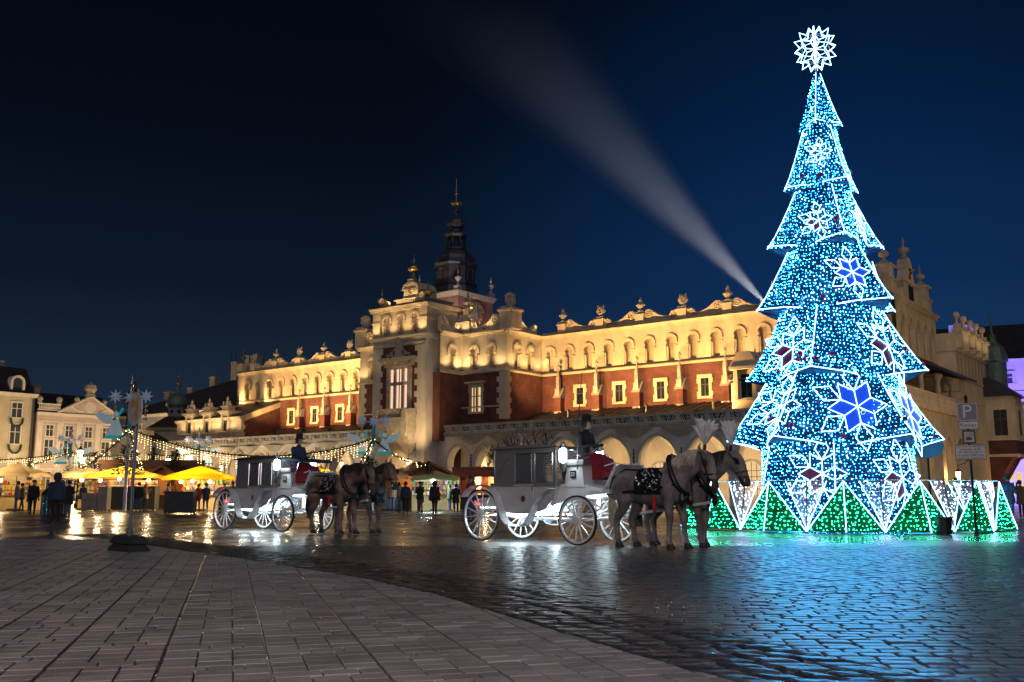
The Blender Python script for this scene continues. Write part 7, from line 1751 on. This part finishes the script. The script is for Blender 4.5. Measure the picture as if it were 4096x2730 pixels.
p = fwd((.83, 22.6), 1.3, .5, rr); tw_ = thing('whip', 'long thin driving whip standing upright on the near carriage', 'whip', (p[0], p[1], 1.62), rr)
MB().tube([(0, 0, 0), (.04, 0, .9), (.10, 0, 1.7), (.16, 0, 2.1), (.3, 0, 2.3), (.45, 0, 2.2), (.5, 0, 1.9)], [.016, .013, .009, .006, .005, .004, .003], 5).build('rod', m_silver, tw_)
# ================================================================ signs and street furniture
m_postg = mat('galvanised_post', (.20, .21, .23), .35, .15, 6, metal=.7); m_signb = mat('sign_back', (.55, .50, .49), .5, .25, 5); m_rub = mat('recycled_rubber', (.03, .03, .032), .8, .35, 8, .5); m_signblue = mat('sign_blue', (.008, .02, .12), .35, .08, 3); m_signw = mat('sign_white', (.62, .63, .65), .4, .06, 3); m_amber = mat('faded_yellow_reflector', (.48, .33, .10), .4, .2, 7)
t = thing('road_sign', 'round traffic sign with bent arrow on a post in stacked rubber feet', 'road sign', (-7.45, 19.1, 0), math.radians(-45))
MB().tube([(0, 0, .1), (.03, 0, 3.15)], .034, 10).build('post', m_postg, t)
mb = MB(); mb.lathe([(.32, -.012), (.33, 0), (.32, .012)], n=32); mb.xf(Matrix.Translation((.03, -.05, 2.75)) @ Matrix.Rotation(PI/2, 4, 'X')); mb.build('disc', m_signb, t)
mb = MB(); mb.prism([(.15, 2.52), (.21, 2.52), (.21, 2.86), (.16, 2.92), (-.02, 2.92), (-.02, 3.0), (-.2, 2.87), (-.02, 2.74), (-.02, 2.82), (.09, 2.82), (.09, 2.52)], -.068, -.062, 'y'); mb.build('arrow', m_amber, t)
for i, (w_, d, z0, z1) in enumerate(((.95, .42, .0, .14), (.90, .38, .145, .28))):
    mb = MB(); r = [(-w_/2, -d/2), (w_/2, -d/2), (w_/2, d/2), (-w_/2, d/2)]; vs = [(x, y, z0) for x, y in r]+[(x, y, z0+.04) for x, y in r]+[(x*.80, y*.72, z1) for x, y in r]
    mb.add(vs, [(3, 2, 1, 0), (8, 9, 10, 11)]+[(a+k, a+(k+1) % 4, a+4+(k+1) % 4, a+4+k) for a in (0, 4) for k in range(4)]); mb.build('rubber_foot', m_rub, t)
    for s in (-1, 1): MB().box(s*.28-.04, s*.28+.04, -.05, .05, z1, z1+.03).build('lifting_lug', m_rub, t)
for s in (-1, 1): MB().tube([(s*.13, 0, .2), (s*.13, 0, .40)], .02, 6).build('locking_pin', m_postg, t)
t.scale = (1, 1, 1)
# parking sign
t = thing('parking_sign', 'blue parking sign with text plates on a dark post by the lit fence', 'road sign', (12.17, 25.7, 0), math.radians(-22))
MB().tube([(0, 0, 0), (-.02, 0, 3.52)], .034, 10).build('post', m_black, t); MB().lathe([(.05, 3.5), (.03, 3.55), (.05, 3.6), (.045, 3.66), (.015, 3.7), (0, 3.74)], (-.02, 0, 0), 10).build('finial', m_black, t)
mb = MB(); mb.lathe([(.07, 0), (.06, .05), (.04, .12)], n=10); mb.build('foot', m_black, t)
def plate(x0, x1, z0, z1, m, border, nm, y=-.05):
    MB().box(x0, x1, y-.006, y, z0, z1).build(nm, border, t); MB().box(x0+.014, x1-.014, y-.009, y-.0065, z0+.014, z1-.014).build(nm+'_face', m, t)
plate(-.25, .23, 3.02, 3.48, m_signblue, m_signw, 'parking_plate'); text('P', .50, m_signw, t, (-.02, -.064, 3.25), (PI/2, 0, 0), 'letter')
plate(-.24, .24, 2.79, 3.00, m_signw, m_black, 'koniec_plate'); text('Koniec', .145, m_black, t, (0, -.064, 2.895), (PI/2, 0, 0), 'word')
plate(-.17, .15, 2.40, 2.77, m_black, m_black, 'pictogram_box'); MB().box(-.13, .11, -.066, -.062, 2.45, 2.72).build('pictogram_panel', m_signb, t)
mb = MB(); mb.box(-.09, .06, -.069, -.0665, 2.50, 2.55); mb.box(-.07, .03, -.069, -.0665, 2.55, 2.58); mb.build('cart_symbol', m_dark, t)
plate(-.37, .37, 1.98, 2.385, m_signw, m_black, 'notice_plate'); text('Od dnia 31.XII.2016\nod godz. 16:00\ndo dnia 01.I.2017\ndo godz. 6:00 post.\ndorożek nieczynny', .083, m_black, t, (0, -.064, 2.183), (PI/2, 0, 0), 'notice_text')
for z in (3.3, 3.1, 2.9, 2.6, 2.2): MB().tube([(-.05, -.03, z), (.05, -.03, z)], .012, 5).build('clamp', m_postg, t)
# blue oval info sign, farther back
m_oval = mat('light_blue_sign', (.05, .38, .62), .4, .1, 3)
t = thing('oval_sign', 'light blue oval sign with trumpet picture on a thin post behind the lit fence', 'sign', (17.6, 41, 0), -.25)
MB().tube([(0, 0, 0), (0, 0, 3.9)], .04, 8).build('post', m_black, t); mb = MB(); mb.lathe([(.78, -.02), (.80, 0), (.78, .02)], n=32, sy=.66); mb.xf(Matrix.Translation((-.15, -.06, 3.1)) @ Matrix.Rotation(PI/2, 4, 'X')); mb.build('board', m_oval, t)
mb = MB(); mb.lathe([(.78, -.012), (.8, .0), (.72, .012)], n=32, sy=.66); 
mb2 = MB(); mb2.box(-.72, -.35, -.10, -.085, 3.06, 3.13); mb2.prism([(-.35, 3.03), (-.18, 2.93), (-.18, 3.27), (-.35, 3.16)], -.10, -.085, 'y'); mb2.box(-.62, -.42, -.10, -.085, 2.95, 3.03); mb2.build('trumpet', m_signw, t)
mb3 = MB(); mb3.tube([(.0, 0, 3.65), (.1, 0, 3.85), (.25, 0, 3.8), (.2, 0, 3.68)], .02, 5); mb3.tube([(0, 0, 3.65), (-.1, 0, 3.85), (-.25, 0, 3.8), (-.2, 0, 3.68)], .02, 5); mb3.build('scrollwork', m_black, t)
# tub at the fence
t = thing('black_tub', 'black tub standing between the lit pyramids near the parking sign', 'tub', (11.9, 27.0, 0)); MB().lathe([(.2, 0), (.23, .4), (.25, .42), (.25, .46), (.21, .46), (.19, .3)], n=16).build('tub', m_black, t)
# people at the right and behind the tree
person('d', (16.4, 32.2, 0), .3, 'person in dark blue coat and jeans standing at the corner of the lit fence', m_navy, m_jean, None)
for x, y, v, cm_, lb in ((14.8, 46, 'a', m_blackc, 'head of a person in black behind the fence, next to the end arches'), (17.0, 44.5, 'c', m_greyc, 'head of a person in grey beside the oval sign'), (21.2, 46.5, 'a', m_blackc, 'person in black near the brick oriel'), (22.4, 48, 'c', m_navy, 'person in navy walking near the violet house'), (20.0, 43.8, 'd', m_blackc, 'person with phone in black behind the parking sign'), (24.0, 46, 'b', m_brownc, 'person in brown coat at the far edge near the violet house')):
    person(v, (x, y, 0), random.uniform(0, 3), lb, cm_, m_blackc, 'cap' if v == 'c' else None, 'visitors near the tree')
# bare tree with thin branches in front of the arcade
bt = thing('bare_tree', 'small leafless tree with fine dark twigs in front of the arcade', 'tree', (.55, 47, 0)); m_bark = mat('dark_bark', (.035, .028, .022), .9, .3, 12, .5); segs = MB(); trunk = MB(); tips = []
trunk.tube([(0, 0, 0), (.03, 0, .8), (-.02, .02, 1.5)], [.13, .10, .09], 8); trunk.build('trunk', m_bark, bt)
rb = random.Random(3)
def grow(p, d, l, r, lev):
    n = 3; pts = [p]; q = p.copy(); dd = d.copy()
    for i in range(n): dd = (dd+Vector((rb.gauss(0, .16), rb.gauss(0, .16), rb.gauss(.05, .10)))).normalized(); q = q+dd*l/n; pts.append(q.copy())
    segs.tube(pts, [max(.010, r*(1-.4*i/n)) for i in range(n+1)], 4 if lev > 1 else 6)
    if lev >= 5: return
    for k in range(3 if lev < 4 else 2):
        b = pts[rb.choice((1, 2, 3)) if k else 3]; nd = (dd+Vector((rb.gauss(0, .55), rb.gauss(0, .55), rb.gauss(.05, .4)))).normalized(); grow(b, nd, l*rb.uniform(.62, .82), r*.62, lev+1)
for k in range(10): a = 2*PI*k/10+rb.uniform(-.3, .3); grow(Vector((-.02, .02, 1.4)), Vector((math.cos(a)*.85, math.sin(a)*.85, rb.uniform(.45, 1.1))).normalized(), 1.12, .05, 1)
segs.build('crown', m_bark, bt)
# lettering over one market arch
cur = thing('arch_inscription', 'dark capital letters painted along an arch of the market arcade', 'lettering', L2W(-63.02, 54.36, 0), HR)
for i, chs in enumerate('ROLSKI'):
    a = math.radians(96-16*i); r = 1.62; x, z = r*math.cos(a)*1.0+.55, 3.05+r*math.sin(a)*.78
    text(chs, .52, m_black, cur, (x+.2, -.13, z+.45), (PI/2, -(math.radians(6)-math.radians(-16*i)*-1)*0+math.radians(0), 0) if False else (PI/2, math.radians(16*i-6), 0), 'letter')
# searchlight behind the parapet, and the damp air its beam lights up
sl = thing('searchlight', 'searchlight behind the parapet throwing a pale beam into the sky', 'searchlight', L2W(-25.9, 63.2, 13.6), HR)
MB().lathe([(.2, -.25), (.3, -.1), (.32, .15), (.28, .16)], n=14).build('housing', m_black, sl); MB().box(-.08, .08, -.08, .08, -.6, -.2).build('stand', m_black, sl)
bo = L2W(-25.9, 63.2, 13.75); bd = (Vector((-12.6, 63, 46.5))-bo).normalized(); blen = 50.0; bh = math.radians(10.0)
mb = MB(); nb = 32; z0 = .8
mb.lathe([(z0*math.tan(bh), z0)]+[(z*math.tan(bh)*1.0, z) for z in (4, 12, 25, 40, blen)], n=nb); q_ = bd.to_track_quat('Z', 'Y').to_matrix().to_4x4(); mb.xf(q_)
m_beam = bpy.data.materials.new('damp_air'); m_beam.use_nodes = True; N = m_beam.node_tree; N.nodes.clear(); oo = N.nodes.new('ShaderNodeOutputMaterial'); pv = N.nodes.new('ShaderNodeVolumePrincipled'); pv.inputs['Density'].default_value = .010; pv.inputs['Color'].default_value = (.9, .93, 1, 1); pv.inputs['Anisotropy'].default_value = 0.0; N.links.new(pv.outputs[0], oo.inputs['Volume'])
tcx = N.nodes.new('ShaderNodeTexCoord'); sxx = N.nodes.new('ShaderNodeSeparateXYZ'); N.links.new(tcx.outputs['Object'], sxx.inputs[0]); mrx = N.nodes.new('ShaderNodeMapRange'); mrx.inputs[1].default_value = 2; mrx.inputs[2].default_value = 25; mrx.inputs[3].default_value = .0105; mrx.inputs[4].default_value = .0; mrx.interpolation_type = 'SMOOTHSTEP'; N.links.new(sxx.outputs[2], mrx.inputs[0]); N.links.new(mrx.outputs[0], pv.inputs['Density'])
hb = mb.build('haze_beam', m_beam, None, bo); tag(hb, 'pale shaft of lit damp air rising from the searchlight', 'haze', None, 'stuff')
lamp('SPOT', 'searchlight_beam', bo, 175000, (.92, .95, 1.0), None, bo+bd*10, math.degrees(bh)*2*.9, 1.0, .05)
# unseen lamp added behind the camera to light the pale slabs
lp = thing('street_lamp', 'unseen lamp added behind the camera that lights the pale slabs', 'street lamp', (-1.5, -7, 0), 0)
MB().lathe([(.2, 0), (.2, .3), (.1, .5), (.07, 6.2)], n=10).build('post', m_black, lp); MB().lathe([(.16, 6.2), (.28, 6.6)], n=6).build('lamp_glass', glow('mauve_lamp', (1, .86, .9), 12), lp); MB().lathe([(.32, 6.6), (.1, 6.85), (0, 6.9)], n=6).build('lamp_cap', m_black, lp)
lamp('POINT', 'street_light', (0, .1, 6.0), 4500, (1.0, .83, .80), lp, radius=.25)

lamppost(33.5, 46, 6.0, 'unseen lamp added beyond the tree to warm the end of the hall', 1300)  # lamp added out of view to brighten the gable end
